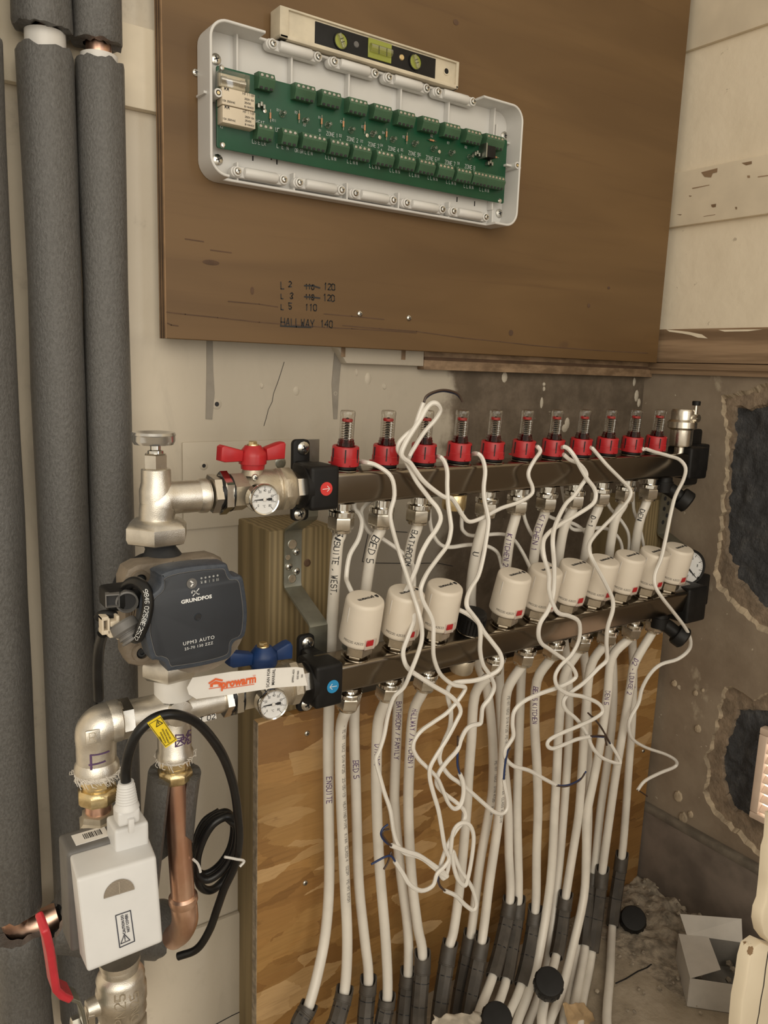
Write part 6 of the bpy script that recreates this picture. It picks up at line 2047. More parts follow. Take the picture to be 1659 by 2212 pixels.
b.obj('plug_latch', None, pump)
b = MB()
b.tube([P(210, 1336, .226), P(218, 1328, .228), P(232, 1326, .23), P(250, 1330, .23)], .0032, 10)
b.obj('latch_clip', M['black'], pump)
b = MB().tube([P(222, 1368, .228), P(214, 1400, .215), P(211, 1450, .205), P(213, 1510, .195)], .0042, 10)
b.obj('mains_lead', M['rubber'], pump)
# union nut under the pump
zv0, zv1 = P(366, 1414, dL).z, P(366, 1461, dL).z
rv = S(62, 366, 1450, dL)
b = MB().lathe([(rv * .80, 0), (rv * .97, -.0035), (rv, -.006), (rv * 1.0, -(zv0 - zv1) * .72), (rv * .85, -(zv0 - zv1) * .95), (rv * .74, -(zv0 - zv1))], FD((xm, -dL, zv0), (0, 0, 1)), 6, rot=.12)
tag(b.obj('union_nut', M['nickel'], None, (xm, -dL, zv1)), 'hexagonal cast nickel union nut under the pump above the paper band', 'nut', 'pump union nuts')

# --- lower tee
tc = V((P(376, 1532, dL).x, -dL, zl))
tx = tc.x
r2 = S(36, 376, 1532, dL)
tee = thing('tee_fitting', 'cast nickel cross fitting under the pump wrapped with white paper tag', 'fitting', tc)
b = MB()
zt0, zt1 = P(368, 1454, dL).z, P(378, 1634, dL).z
xl_, xr2 = P(280, 1555, dL).x, P(477, 1523, dL).x
b.rev((tx, -dL, zt0), (tx, -dL, zt1), [(0, r2 * .98), (.3, r2 * 1.0), (.9, r2 * 1.0), (.93, r2 * 1.10), (.99, r2 * 1.10), (1, r2 * .95)], 32)
b.rev((xl_, -dL, zl), (tx, -dL, zl), [(0, r2 * 1.02), (.5, r2 * 1.02), (1, r2 * 1.06)], 32)
b.rev((tx, -dL, zl), (xr2, -dL, zl), [(0, r2 * 1.06), (.6, r2 * .96), (1, r2 * .93)], 32)
b.lathe([(r2 * .9, 0), (r2 * .8, r2 * .25), (0, r2 * .35)], FD((tx, -dL - r2 * .75, zl), (0, -1, 0)), 20)
b.obj('body', M['nickel'], tee)
b = MB().hexn((P(256, 1560, dL).x, -dL, zl), (xl_ + .001, -dL, zl), S(44, 270, 1558, dL), .1, .25)
b.obj('lock_nut', M['nickel_s'], tee)
MB().rev((tx, -dL, zt0 + .004), (tx, -dL, zt0 - .001), [(0, r2 * .99), (1, r2 * .99)], 28).obj('ring', M['chrome'], tee)
b = MB()
sk = lambda u, v_: V((tx + r2 * 1.02 * math.sin(-.25 + u / r2), -dL - r2 * 1.02 * math.cos(-.25 + u / r2), zl - .030 + v_))
random.seed(3)
b.strokes('RS', .011, sk, .0012, .6, nsub=3)
b.strokes('Z#', .008, sk, .0010, .9, nsub=3)
b.obj('handwriting', M['purple'], tee)
b = MB()
lb = [(440, 1548), (466, 1541), (468, 1552), (443, 1559), (424, 1561), (424, 1552)]
F = lambda px, py: P(px, py, dL + r2 * .80)
b.add([F(*q_) for q_ in lb], [list(range(6))], False)
lbo = b.obj('small_label', M['paper'], tee)
b = MB()
b.strokes('T 02', .0045, lambda u, v_: F(432, 1560) + V((u, -.0003, v_ + u * .02)), .0007)
b.obj('label_print', M['ink'], lbo)

# white paper tag: a band round the neck with a long tongue
tagt = thing('paper_tag', 'white paper tag with orange print wrapped around the lower fitting', 'tag', P(367, 1492, dL))
zb0, zb1 = P(367, 1527, dL + .02).z, P(367, 1467, dL + .02).z
b = MB()
rb = r2 * 1.14
b.lathe([(rb, zb0 - .0), (rb, zb1)], FD((tx, -dL, 0), (0, 0, 1)), 40, cap=False, arc=(PI * .55, PI * 1.98))
b.obj('band', M['paper'], tagt)
TP = [(404, 1486), (416, 1464), (500, 1451), (580, 1444), (640, 1441), (655, 1443), (664, 1481), (600, 1485), (500, 1500), (424, 1510), (408, 1500)]
td = .2215
tp = lambda px, py, e=0.0: P(px, py, td + e + (664 - px) * -.00002)
b = MB()
q = [tp(*p_) for p_ in TP]
n_ = len(q)
b.add(q + [v_ + V((0, .0006, 0)) for v_ in q], [list(range(n_)), list(range(2 * n_ - 1, n_ - 1, -1))] + [[i, (i + 1) % n_, n_ + (i + 1) % n_, n_ + i] for i in range(n_)], False)
tg_ = b.obj('tongue', M['paper'], tagt)
def tframe(px, py, px2, py2, e=.0010):
    o, x1 = tp(px, py, e), tp(px2, py2, e)
    xx = (x1 - o).normalized()
    F = FD(o, (0, -1, 0), xx)
    return F
F = tframe(516, 1480, 562, 1473)
b = MB()
ts = lambda n: S(n, 520, 1475, td)
b.text('prowarm', ts(26), flatmap(F), sx=.84, off=ts(1.1))
b.obj('tag_print', M['orange'], tg_)
b = MB()
b.ribbon([tp(452, 1488, .0010), tp(478, 1484, .0010)], ts(1.6), (0, -1, 0))
b.ribbon([tp(482, 1488, .0010), tp(549, 1478, .0010)], ts(1.6), (0, -1, 0))
b.obj('tag_print', M['orange'], tg_)
b = MB()
for pts, wd in (([(452, 1476), (466, 1467), (480, 1470)], 4), ):
    b.ribbon([tp(x, y, .0010) for x, y in pts], ts(wd), (0, -1, 0))
for pl_ in ([(454, 1485), (454, 1478), (466, 1471), (478, 1474), (478, 1482), (472, 1483), (472, 1478), (460, 1479), (460, 1484)],):
    b.add([tp(x, y, .0010) for x, y in pl_], [list(range(len(pl_)))], False)
b.obj('house_mark', M['orange'], tg_)
b = MB()
b.text('TM', ts(6), flatmap(tframe(549, 1462, 560, 1460)), sx=.9)
b.obj('tag_print', M['orange'], tg_)
b = MB()
for txt, px, py, h_ in (('SCAN FOR', 579, 1464, 9.5), ('MANUAL', 590, 1462, 9.5), ('EPPP01-AD3', 633, 1460, 6), ('0351060', 643, 1458, 6), ('H4', 652, 1460, 6)):
    o = tp(px + h_ * .4, py, .0010)
    F = FD(o, (0, -1, 0), (.06, 0, 1))
    b.text(txt, ts(h_ * 1.05), flatmap(F), sx=.92, off=ts(.1))
b.obj('tag_print', M['ink'], tg_)

# --- lower left elbow, brass couplings, copper
ec = V((P(207, 1582, dL).x, -dL, zl))
r3 = S(42, 207, 1600, dL)
ex = ec.x
el = thing('elbow_fitting', 'cast nickel elbow marked with purple F at lower left', 'fitting', ec)
zel = P(208, 1664, dL).z
b = MB()
b.tube([(P(258, 1560, dL).x, -dL, zl), (ex + r3 * 1.05, -dL, zl), (ex + r3 * .35, -dL, zl - .001), (ex + .001, -dL, zl - r3 * .38), (ex, -dL, zl - r3 * 1.05), (ex, -dL, zel)], [r3 * .98, r3 * 1.0, r3 * 1.08, r3 * 1.08, r3 * 1.0, r3 * .98], 32, sub=6)
b.rev((P(258, 1560, dL).x - .011, -dL, zl), (P(258, 1560, dL).x, -dL, zl), [(0, r3), (.3, r3 * 1.09), (.9, r3 * 1.09), (1, r3)], 28)
b.rev((ex, -dL, zel + .010), (ex, -dL, zel), [(0, r3 * .98), (.35, r3 * 1.10), (.9, r3 * 1.12), (1, r3 * 1.0)], 28)
b.obj('body', M['nickel'], el)
b = MB()
fx = P(201, 1592, dL + r3)
F = FD((fx.x, -dL - r3 * 1.03, fx.z), (-.1, -1, .1), (1, 0, 0))
b.box((0, 0, -.0012), (S(31, 200, 1590, .2), S(31, 200, 1590, .2), .0028), .0012, 2, F)
pd = b.obj('cast_pad', M['nickel'], el)
b = MB()
b.strokes('R', .0075, lambda u, v_: F @ V((u - .003, v_ - .0038, .0003)), .0006)
b.obj('cast_letter', M['dustynickel'], pd)
b = MB()
sk = lambda u, v_: V((ex + r3 * 1.015 * math.sin(-.55 + u / r3), -dL - r3 * 1.015 * math.cos(-.55 + u / r3), P(205, 1651, dL).z + v_))
b.strokes('F', .0165, sk, .0013, .3, nsub=5, sx=1.35)
b.obj('handwriting', M['purple'], el)
def fluff(c, r, n, label):
    random.seed(int(c[0] * 9999))
    b = MB()
    F = FD(c, (0, 0, 1))
    for k in range(n):
        a_ = 2 * PI * k / n + random.uniform(-.3, .3)
        ln = random.uniform(.0004, .006) * random.random()
        p0 = F @ V((r * .97 * math.cos(a_), r * .97 * math.sin(a_), random.uniform(-.002, .002)))
        p1 = F @ V(((r + ln) * math.cos(a_ + .1), (r + ln) * math.sin(a_ + .1), random.uniform(-.004, .003)))
        p2 = F @ V(((r + ln * .8) * math.cos(a_ + .25), (r + ln * .8) * math.sin(a_ + .25), random.uniform(-.007, .003)))
        b.tube([p0, p1, p2], .0003, 4, sub=2)
    b.lathe([(r * .95, -.003), (r * 1.03, -.001), (r * 1.02, .002), (r * .95, .003)], F, 24)
    return b
def coupling(label, x, d, zs_, px_w, mats, cat='coupling', c0y=None, fluffr=None):
    t = thing('compression_coupling', label, cat, (x, -d, zs_[-1]), 'brass compression couplings')
    return t
d3 = dL
zs1 = [P(208, y, d3).z for y in (1664, 1673, 1696, 1700, 1730, 1756)]
t = thing('compression_coupling', 'brass compression coupling with frayed sealing fibre under the elbow marked F', 'coupling', (ex, -d3, zs1[-1]), 'brass compression couplings')
o = fluff((ex, -d3, zs1[0] - .001), r3 * 1.06, 150, '').obj('sealing_fibre', M['fluff'], t)
o['kind'] = 'stuff'
MB().hexn((ex, -d3, zs1[1] + .002), (ex, -d3, zs1[2]), S(34, 205, 1685, d3), .1, .2).obj('coupling_body', M['brass'], t)
MB().rev((ex, -d3, zs1[2] + .001), (ex, -d3, zs1[3]), [(0, S(31, 205, 1685, d3)), (1, S(31, 205, 1685, d3))], 24).obj('thread', M['brass'], t)
b = MB()
rn = S(43, 205, 1715, d3)
b.lathe([(rn * .86, 0), (rn * .98, -.002), (rn, -.004), (rn * 1.0, -(zs1[3] - zs1[4]) * .8), (rn * .9, -(zs1[3] - zs1[4]))], FD((ex, -d3, zs1[3]), (0, 0, 1)), 8, rot=.2)
b.obj('coupling_nut', M['brass'], t)
zz1 = P(208, 1800, d3).z
b = MB().rev((ex, -d3, zs1[4] + .004), (ex, -d3, zz1 - .02), [(0, S(27, 205, 1740, d3)), (1, S(27, 205, 1740, d3))], 28)
tag(b.obj('copper_stub', M['copper'], None, (ex, -d3, zz1)), 'short copper stub between brass coupling and actuator valve', 'pipe')
b = MB()
rn = S(44, 208, 1775, d3)
zz0 = P(208, 1752, d3).z
b.lathe([(rn * .7, 0), (rn * .82, -.001), (rn * .86, -.006), (rn, -.008), (rn, -.030), (rn * .9, -.034)], FD((ex, -d3, zz0), (0, 0, 1)), 6, rot=.35)
tag(b.obj('union_nut', M['dustynickel'], None, (ex, -d3, zz0 - .03)), 'dull hexagonal union nut just above the white actuator head', 'nut')

zs2 = [P(376, y, d3).z for y in (1630, 1637, 1655, 1659, 1684)]
t = thing('compression_coupling', 'brass compression coupling under the cross fitting, above the long copper pipe', 'coupling', (tx, -d3, zs2[-1]), 'brass compression couplings')
o = fluff((tx, -d3, zs2[0] - .001), r2 * 1.02, 60, '').obj('sealing_fibre', M['fluff'], t)
o['kind'] = 'stuff'
MB().hexn((tx, -d3, zs2[1] + .002), (tx, -d3, zs2[2]), S(33, 376, 1645, d3), .1, .2).obj('coupling_body', M['brass'], t)
MB().rev((tx, -d3, zs2[2] + .001), (tx, -d3, zs2[3]), [(0, S(30, 376, 1645, d3)), (1, S(30, 376, 1645, d3))], 24).obj('thread', M['brass'], t)
b = MB()
rn = S(38, 376, 1670, d3)
b.lathe([(rn * .86, 0), (rn * .98, -.002), (rn, -.004), (rn * 1.0, -(zs2[3] - zs2[4]) * .8), (rn * .9, -(zs2[3] - zs2[4]))], FD((tx, -d3, zs2[3]), (0, 0, 1)), 8, rot=.2)
b.obj('coupling_nut', M['brass'], t)
t = thing('copper_pipe', 'long bright copper pipe with soldered elbow right of the white actuator head', 'pipe', P(396, 1930, d3))
rc_ = S(26, 380, 1750, d3)
cp0, cp1 = V((tx, -d3, zs2[4] + .004)), P(396, 1945, d3 - .004)
MB().tube([cp0, cp0.lerp(cp1, .5), cp1], rc_, 28, sub=3).obj('tube', M['copper'], t)
b = MB()
u_ = (cp1 - cp0).normalized()
b.rev(cp1 - u_ * .007, cp1 + u_ * .004, [(0, rc_ * 1.02), (.2, rc_ * 1.22), (.6, rc_ * 1.25), (1, rc_ * 1.12)], 28)
b.tube([cp1, P(399, 1968, d3 - .004), P(399, 1990, d3 - .010), P(390, 2012, d3 - .022), P(376, 2024, d3 - .04)], [rc_ * 1.12, rc_ * 1.12, rc_ * 1.14, rc_ * 1.08, rc_ * 1.06], 28, sub=5)
b.obj('soldered_elbow', M['copper'], t)
# split foam sleeve pulled away from the copper pipe
GSH = -.38
def split_sleeve():
    b = MB()
    p0, p1 = P(378, 1668, .178), P(350, 1915, .166)
    ax_ = p1 - p0
    ro, ri = S(55, 378, 1668, .17), S(33, 378, 1668, .17)
    F = FD(p0, ax_, (1, 0, 0))
    L = ax_.length
    # find the angle facing the camera, gap there
    tc_ = F.inverted() @ CAM
    ga = math.atan2(tc_.y, tc_.x) + GSH
    A0, A1 = ga + .58, ga + 2 * PI - .56
    seg, n = 40, 12
    vs, fs = [], []
    for i in range(n + 1):
        for r_ in (ro, ri):
            for k in range(seg + 1):
                a_ = A0 + (A1 - A0) * k / seg
                rag = mnoise.noise(V((a_ * 3, r_ * 400, i * .1))) * .0018
                z = L * i / n + (rag * 1.5 - .0 if i == 0 else 0)
                z *= 1 - .52 * (k / seg) ** 2
                vs.append(F @ V(((r_ + rag * .4) * math.cos(a_), (r_ + rag * .4) * math.sin(a_), z)))
    w_ = seg + 1
    for i in range(n):
        for k in range(seg):
            a_, c_ = i * 2 * w_ + k, (i + 1) * 2 * w_ + k
            fs.append([a_, a_ + 1, c_ + 1, c_])
            fs.append([a_ + w_, c_ + w_, c_ + w_ + 1, a_ + w_ + 1])
        for k in (0, seg):
            a_, c_ = i * 2 * w_ + k, (i + 1) * 2 * w_ + k
            fs.append([a_, c_, c_ + w_, a_ + w_])
    for i in (0, n):
        for k in range(seg):
            a_ = i * 2 * w_ + k
            fs.append([a_, a_ + 1, a_ + w_ + 1, a_ + w_])
    b.add(vs, fs)
    return b
tag(split_sleeve().obj('foam_sleeve', M['foam'], None, P(378, 1668, .15)), 'split grey foam sleeve gaping open behind the copper pipe', 'insulation')

# --- white actuator head on the zone valve
dH0, dH1 = .252, .268       # front face: top further back than the bottom
hq = [P(165, 1900, dH0), P(338, 1850, dH0), P(352, 2035, dH1), P(189, 2101, dH1)]
head = thing('valve_actuator', 'white boxy valve actuator head with warning label at lower left', 'actuator', (hq[0] + hq[1] + hq[2] + hq[3]) / 4)
dBk = dH0 - .036
bk = [P(150, 1846, dBk), P(317, 1797, dBk), P(334, 2005, dBk), P(172, 2062, dBk)]
# straighten: same height direction for both ends
bm = bmesh.new()
fv = [bm.verts.new(p_) for p_ in hq]
bv = [bm.verts.new(p_) for p_ in bk]
bm.faces.new(fv)
bm.faces.new(bv[::-1])
for i in range(4):
    bm.faces.new([fv[i], bv[i], bv[(i + 1) % 4], fv[(i + 1) % 4]])
bmesh.ops.recalc_face_normals(bm, faces=bm.faces[:])
bmesh.ops.bevel(bm, geom=bm.edges[:], offset=.0028, segments=3, affect='EDGES', profile=.6)
bm.verts.index_update()
b = MB().add([v_.co for v_ in bm.verts], [[v_.index for v_ in f.verts] for f in bm.faces])
bm.free()
cov = b.obj('cover', M['whitehead'], head)
nrm = (hq[1] - hq[0]).cross(hq[3] - hq[0]).normalized()
if nrm.y > 0:
    nrm = -nrm
def hp(px, py, e=.0010):     # pixel -> point on the sloping front of the cover
    v = ray(px, py)
    t_ = (hq[0] - CAM).dot(nrm) / v.dot(nrm)
    return CAM + v * t_ + nrm * e
# grey back half with barcode label
b = MB()
g0, g1 = P(141, 1806, dBk - .018), P(316, 1755, dBk - .018)
gb = P(150, 1846, dBk)
b.lohi((bk[0].x - .002, -dBk - .001, bk[3].z + .004), (bk[1].x + .002, -dBk + .030, bk[0].z + .002), .004, 3)
gbk = b.obj('base', M['grey'], head)
ztop = bk[0].z + .0022
b = MB()
lx0, lx1 = P(160, 1812, dBk - .012).x, P(232, 1800, dBk - .012).x
b.lohi((lx0, -dBk + .006, ztop - .0002), (lx1, -dBk + .022, ztop + .0002), 0)
bl = b.obj('barcode_label', M['paper'], gbk)
b = MB()
random.seed(9)
x = lx0 + .008
while x < lx1 - .004:
    w_ = random.choice((.0004, .0006, .0009))
    b.lohi((x, -dBk + .011, ztop), (x + w_, -dBk + .019, ztop + .0003), 0)
    x += w_ + random.choice((.0004, .0007))
b.obj('barcode', M['ink'], bl)
# raised socket block on top
b = MB()
s0, s1 = P(240, 1806, dBk + .004), P(312, 1786, dBk + .004)
zs_top = P(275, 1770, dBk + .004).z
b.lohi((s0.x, -dBk - .016, bk[0].z - .018), (s1.x, -dBk + .010, zs_top), .003, 3)
b.obj('socket_block', M['whitehead'], head)
# ribbed half-moon window and the warning label
b = MB()
c_ = hp(257, 1930)
uu = (hq[1] - hq[0]).normalized()
vv = nrm.cross(uu)
if vv.z < 0:
    vv = -vv
Fh = Matrix.Identity(4)
for i in range(3):
    Fh[i][0], Fh[i][1], Fh[i][2], Fh[i][3] = uu[i], vv[i], nrm[i], c_[i]
rm = (hp(291, 1917) - hp(225, 1936)).length / 2
b.prism([(rm * math.cos(PI * k / 20), rm * .92 * math.sin(PI * k / 20)) for k in range(21)], Fh, -.0006, .0004, 0)
hm = b.obj('half_moon_window', simple('smoked_window', (.24, .20, .155), .35), head)
b = MB()
for k in range(1, 10):
    yy = rm * .92 * k / 10.5
    xx = math.sqrt(max(0, 1 - (k / 10.5) ** 2)) * rm * .97
    b.box((0, yy, .0005), (2 * xx, rm * .035, .0007), 0, 1, Fh)
b.box((0, rm * .42, .0006), (rm * .07, rm * .84, .0008), 0, 1, Fh)
b.obj('window_rib', simple('window_rib_tan', (.33, .28, .22), .5), hm)['kind'] = 'stuff'
b = MB()
cn = [hp(249, 1977), hp(281, 1966), hp(290, 2032), hp(258, 2046)]
nn = nrm
b.ribbon(cn + [cn[0]], S(2.0, 270, 2000, dH1), nn)
b.obj('label_border', M['navycore'], cov)
b = MB()
up_ = (hp(266, 2000) - hp(270, 2040)).normalized()
def lf(px, py):
    o = hp(px, py, .0011)
    xx = (hp(264, 1975) - hp(272, 2035)).normalized()
    yy = nn.cross(xx)
    F = Matrix.Identity(4)
    for i in range(3):
        F[i][0], F[i][1], F[i][2], F[i][3] = xx[i], yy[i], nn[i], o[i]
    return F
h2 = lambda n: S(n, 270, 2000, dH1)
b.text('CAUTION DO', h2(8.2), flatmap(lf(268, 1995)), sx=.80, off=h2(.25))
b.text('NOT COVER!', h2(8.2), flatmap(lf(277, 1992)), sx=.80, off=h2(.25))
F = lf(269, 2026)
tr = [(-7, -9), (10, 0), (-7, 9), (-7, -9)]
b.ribbon([F @ V((h2(y * .0 + x), h2(y), 0)) for x, y in ((-8, -10), (-8, 10), (9, 0), (-8, -10))], h2(1.6), nn)
b.ribbon([F @ V((h2(5), 0, 0)), F @ V((h2(-2), 0, 0))], h2(1.8), nn)
b.ribbon([F @ V((h2(-4), 0, 0)), F @ V((h2(-5.4), 0, 0))], h2(1.8), nn)
b.obj('warning_print', M['navycore'], cov)

# white plug with black mains flex
plug = thing('power_plug', 'ribbed white plug pushed into the top of the actuator head', 'plug', P(273, 1750, .24))
dpg = .236
b = MB()
pb0, pb1 = P(271, 1772, dpg), P(271, 1732, dpg)
b.lohi((P(250, 1760, dpg).x, -dpg - .007, P(270, 1775, dpg).z), (P(298, 1750, dpg).x, -dpg + .009, P(270, 1742, dpg).z), .003, 3)
b.rev((pb1.x + .001, -dpg, P(270, 1744, dpg).z), (P(272, 1688, dpg).x, -dpg, P(272, 1688, dpg).z), [(0, .0098), (.12, .0092), (.2, .0080), (1, .0060)], 24)
b.box((P(276, 1770, dpg).x, -dpg - .0085, P(276, 1772, dpg).z), (.0045, .004, .012), .001)
b.obj('shell', M['whitehead'], plug)
for k in range(7):
    f_ = .26 + k * .10
    p_ = V((pb1.x + .001, -dpg, P(270, 1744, dpg).z)).lerp(V((P(272, 1688, dpg).x, -dpg, P(272, 1688, dpg).z)), f_)
    rr = .0080 + (.0060 - .0080) * (f_ - .2) / .8
    MB().rev(p_ - V((0, 0, .0009)), p_ + V((0, 0, .0009)), [(0, rr), (.5, rr * 1.09), (1, rr)], 20).obj('rib', M['whitehead'], plug)
CRB = S(10.6, 400, 1560, .23)
fl_ = thing('mains_cable', 'thick black mains flex looping from the white plug and coiled', 'cable', P(273, 1690, dpg))
run = [P(272, 1692, dpg), P(272, 1660, dpg), P(281, 1618, .240), P(300, 1580, .244), P(335, 1551, .246), P(375, 1543, .246), P(420, 1558, .243), P(455, 1592, .236), P(485, 1640, .226), P(505, 1700, .212), P(514, 1760, .200), P(517, 1815, .188), P(508, 1868, .176), P(485, 1918, .164), P(470, 1960, .154), P(452, 2010, .142), P(425, 2050, .128), P(385, 2066, .115)]
MB().tube(run, CRB, 16, sub=7).obj('flex', M['rubber'], fl_)
coil = []
for pts, dd in (([(508, 1780), (480, 1762), (447, 1785), (428, 1830), (424, 1880), (445, 1900), (478, 1882), (505, 1840), (512, 1790), (495, 1764), (462, 1778), (438, 1815), (425, 1862), (432, 1912), (458, 1922), (490, 1893), (516, 1850)], .170),):
    for k, (x, y) in enumerate(pts):
        coil.append(P(x, y, dd - .010 * math.sin(k * .5) - .0012 * k))
MB().tube(coil, CRB, 14, sub=6).obj('coil', M['rubber'], fl_)
coil2 = [v_ + V((.003, .014, -.004)) for v_ in coil[1:12]]
MB().tube(coil2, CRB, 14, sub=6).obj('coil', M['rubber'], fl_)
for pts in ([(485, 1851), (497, 1853), (512, 1856), (524, 1858), (527, 1862), (518, 1872)], [(417, 1856), (426, 1864), (431, 1875), (433, 1884)]):
    MB().tube([P(x, y, .188) for x, y in pts], .0013, 6, sub=4).obj('cable_tie', M['white'], fl_)
# yellow warning label wrapped on the flex
yl_ = [(318, 1562), (346, 1545), (383, 1599), (358, 1616)]
yd = .246 + CRB + .001
q = [P(x, y, yd) for x, y in yl_]
b = MB()
b.add(q + [v_ + V((0, .0006, 0)) for v_ in q], [[0, 1, 2, 3], [7, 6, 5, 4]] + [[i, (i + 1) % 4, 4 + (i + 1) % 4, 4 + i] for i in range(4)], False)
yt = tag(b.obj('warning_tag', M['yellow'], None, q[0]), 'yellow warning label folded around the black mains flex', 'label')
b = MB()
ins = [q[0].lerp(q[2], .06), q[1].lerp(q[3], .06), q[2].lerp(q[0], .06), q[3].lerp(q[1], .06)]
b.ribbon([v_ - V((0, .0004, 0)) for v_ in ins + [ins[0]]], .0004, (0, -1, 0))
xx = (q[1] - q[2]).normalized()
xx = (q[0] - q[1]).normalized()
F = FD((q[0] + q[1] + q[2] + q[3]) / 4 - V((0, .0005, 0)), (0, -1, 0), -xx)
yh = (q[1] - q[2]).length
yw = (q[0] - q[1]).length
c2 = yh / 2
for k, s_ in enumerate(('WARNING', 'ISOLATE', 'MAINS SUPPLY', 'BEFORE')):
    pass
for k, s_ in enumerate(('WARNING:', 'ISOLATE MAINS BEFORE', 'ATTEMPTING OR DETACHING', 'CABLE CONNECTION')):
    Fk = F @ Matrix.Translation((-yw * .30 + k * yw * .20, -yh * .16, 0)) @ Matrix.Rotation(PI / 2, 4, 'Z')
    b.text(s_, yw * .15, flatmap(Fk), sx=.62, off=.00004)
Ft = F @ Matrix.Translation((0, yh * .32, 0)) @ Matrix.Rotation(PI / 2, 4, 'Z')
k_ = yw * .3
b.ribbon([Ft @ V((x * k_, y * k_, 0)) for x, y in ((-.6, -.8), (.8, 0), (-.6, .8), (-.6, -.8))], .0006, (0, -1, 0))
b.ribbon([Ft @ V((x * k_, 0, 0)) for x in (.3, -.3)], .0006, (0, -1, 0))
b.obj('warning_print', M['ink'], yt)

# --- big ball valve with red lever at the bottom left
dV = .205
vc = P(262, 2140, dV)
bvv = thing('isolating_valve', 'large nickel ball valve below the actuator head at bottom left', 'valve', vc)
r4 = S(53, 262, 2140, dV)
b = MB()
zv = lambda y: P(262, y, dV).z
tilt_ = V((.04, 0, 1)).normalized()
def onv(y):
    z_ = zv(y)
    return V((vc.x + (z_ - vc.z) * -.02, -dV, z_))
b.rev(onv(2066), onv(2094), [(0, r4 * .80), (.35, r4 * .80), (.4, r4 * .72), (.7, r4 * .75), (1, r4 * .72)], 32)
b.obj('upper_nut', M['nickel'], bvv)
b = MB().rev(onv(2092), onv(2196), [(0, r4 * .72), (.05, r4 * .86), (.14, r4 * .96), (.3, r4 * .92), (.36, r4 * 1.0), (.62, r4 * 1.0), (.68, r4 * .93), (.85, r4 * .97), (.95, r4 * .9), (1, r4 * .75)], 36)
b.rev((vc.x - r4 * .7, -dV, zv(2150)), (P(186, 2150, dV).x, -dV, zv(2150)), [(0, r4 * .42), (.7, r4 * .38), (1, r4 * .34)], 20)
b.obj('body', M['nickel'], bvv)
b = MB().hexn(onv(2190), onv(2260), r4 * .95, .1, .4)
b.obj('lower_nut', M['nickel_s'], bvv)
b = MB()
sk = lambda u, v_: V((vc.x + r4 * 1.005 * math.sin(.15 - v_ / r4), -dV - r4 * 1.005 * math.cos(.15 - v_ / r4), zv(2175) + u))
b.strokes('PN25', .0085, lambda u, v_: sk(u, v_ + .006), .0009, nsub=2)
b.strokes('DN25', .0075, lambda u, v_: sk(u, v_ - .006), .0009, nsub=2)
b.obj('cast_letters', M['dustynickel'], bvv)
# lever: steel plate cranked, red vinyl grip
def leverstrip(pts, wd, th_, m, name, parent):
    b = MB()
    p_ = [V(a_) for a_ in pts]
    vs, fs = [], []
    for i, c_ in enumerate(p_):
        tg2 = (p_[min(i + 1, len(p_) - 1)] - p_[max(i - 1, 0)]).normalized()
        sd = V((0, -1, 0))
        sd = (sd - tg2 * sd.dot(tg2)).normalized()
        nn2 = tg2.cross(sd)
        for s1_, s2_ in ((-1, -1), (1, -1), (1, 1), (-1, 1)):
            vs.append(c_ + sd * (s1_ * wd / 2) + nn2 * (s2_ * th_ / 2))
    for i in range(len(p_) - 1):
        for k in range(4):
            fs.append([i * 4 + k, i * 4 + (k + 1) % 4, (i + 1) * 4 + (k + 1) % 4, (i + 1) * 4 + k])
    fs += [[3, 2, 1, 0], [(len(p_) - 1) * 4 + k for k in range(4)]]
    b.add(vs, fs, False)
    o = b.obj(name, m, parent)
    md = o.modifiers.new('bevel', 'BEVEL')
    md.width = th_ * .3
    md.segments = 2
    return o
lv_ = thing('valve_lever', 'red gripped cranked lever of the ball valve at bottom left', 'handle', P(175, 2150, dV))
dvL = .215
leverstrip([P(180, 2206, dvL), P(173, 2170, dvL), P(164, 2152, dvL), P(140, 2142, dvL + .002)], .017, .0028, M['zinc'], 'plate', lv_)
leverstrip([P(148, 2145, dvL + .002), P(128, 2136, dvL + .003), P(116, 2122, dvL + .004), P(110, 2080, dvL + .006), P(103, 2035, dvL + .010), P(95, 2003, dvL + .014), P(90, 1990, dvL + .016)], .020, .0062, M['redpaint'], 'grip', lv_)
b = MB().hexn((P(172, 2172, dV).x, -dV, zv(2172)), (P(152, 2172, dV).x, -dV, zv(2172)), .0072, .15, .2)
b.obj('nut', M['screw'], lv_)
b = MB().hexn((P(200, 2165, dV).x, -dV, zv(2165)), (P(184, 2165, dV).x, -dV, zv(2165)), .0095, .12, .5)
b.obj('gland_nut', M['nickel_s'], lv_)

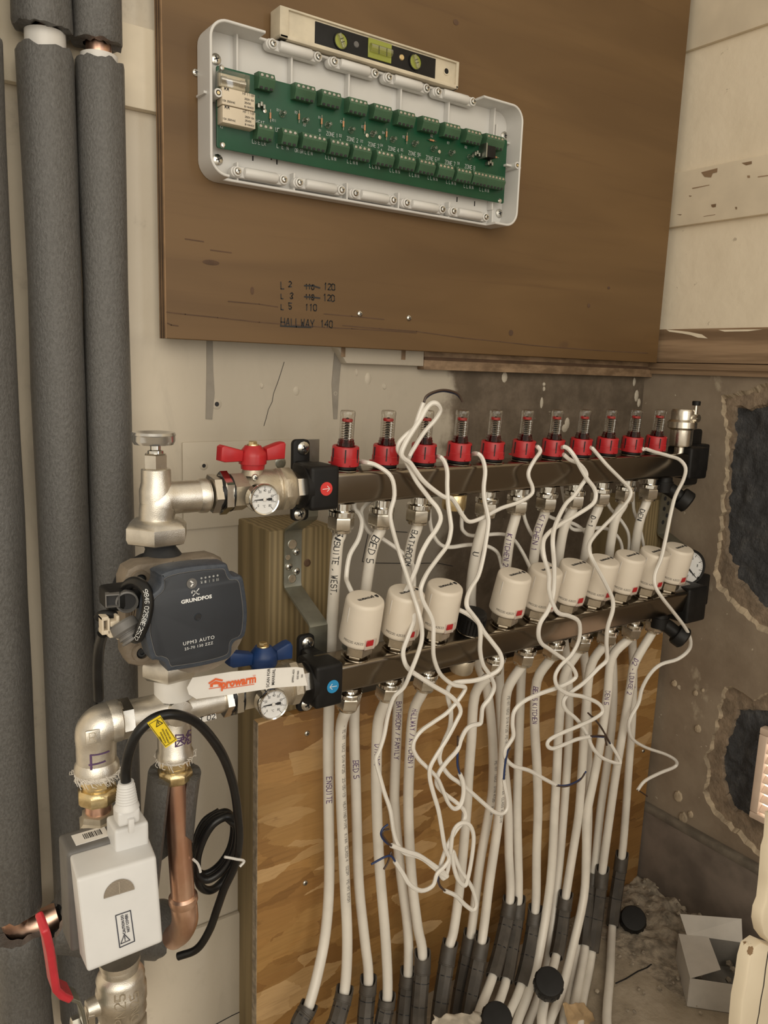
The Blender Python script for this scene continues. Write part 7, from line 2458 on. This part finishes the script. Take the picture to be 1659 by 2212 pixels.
# --- open white carton at the lower right
H_ = .044
cA, cB, cD = PZ(1492, 2113, H_), PZ(1640, 2135, H_), PZ(1467, 2017, H_)
cC = cD + (cB - cA)
carton = thing('carton', 'small open white carton on the floor at lower right', 'carton', V(((cA.x + cC.x) / 2, (cA.y + cC.y) / 2, 0)))
def quad(pts, name, m, th_=.0008):
    p_ = [V(a_) for a_ in pts]
    n_ = (p_[1] - p_[0]).cross(p_[2] - p_[0]).normalized() * th_
    b = MB().add(p_ + [v_ + n_ for v_ in p_], [[0, 3, 2, 1], [4, 5, 6, 7], [0, 1, 5, 4], [1, 2, 6, 5], [2, 3, 7, 6], [3, 0, 4, 7]], False)
    return b.obj(name, m, carton)
fl0 = lambda v_: V((v_.x, v_.y, .001))
quad([fl0(cA), fl0(cB), fl0(cC), fl0(cD)], 'bottom', M['cardshade'])
for a_, c_, m in ((cA, cB, 'card'), (cD, cA, 'card'), (cC, cD, 'cardshade'), (cB, cC, 'cardshade')):
    quad([fl0(a_), fl0(c_), c_, a_], 'side', M[m])
quad([cA, cD, PZ(1531, 2025, H_ + .002), PZ(1557, 2094, H_ + .002)], 'flap', M['card'])
f0 = cD + (cC - cD) * .12
f1 = cC
quad([f0, f1, f1 + V((.012, .012, .026)), f0 + V((-.004, .012, .028))], 'flap', M['card'])

# crumpled film and a tan paper scrap among the pipes at the bottom edge
def scrap(pts, d, amp, name, m, label, seed):
    random.seed(seed)
    q = [P(x, y, d) for x, y in pts]
    nu, nv = 14, 8
    vs, fs = [], []
    for i in range(nu + 1):
        for j in range(nv + 1):
            u, v_ = i / nu, j / nv
            p = (q[0] * (1 - u) + q[1] * u) * (1 - v_) + (q[3] * (1 - u) + q[2] * u) * v_
            p = p + V((0, -1, .4)) * (mnoise.noise(V((u * 5, v_ * 4, seed))) * amp) + V((mnoise.noise(V((u * 4, v_ * 4, seed + 5))), 0, mnoise.noise(V((u * 4, v_ * 4, seed + 9))))) * amp * .5
            vs.append(p)
    for i in range(nu):
        for j in range(nv):
            a_ = i * (nv + 1) + j
            fs.append([a_, a_ + nv + 1, a_ + nv + 2, a_ + 1])
    o = MB().add(vs, fs).obj(name, m, None, q[0], sharp=0)
    md = o.modifiers.new('thickness', 'SOLIDIFY')
    md.thickness = .0006
    return tag(o, label, 'scrap')
scrap([(935, 2192), (1040, 2188), (1062, 2240), (925, 2250)], .225, .012, 'plastic_scrap', simple('dusty_film', (.42, .37, .30), .4, var=.2), 'crumpled pale plastic film at the bottom edge between the pipes', 3)
scrap([(1215, 2168), (1262, 2166), (1300, 2225), (1232, 2230)], .245, .006, 'paper_scrap', simple('tan_paper', (.36, .245, .13), .8, var=.15), 'small tan paper scrap lying on the pipes near the bottom edge', 8)
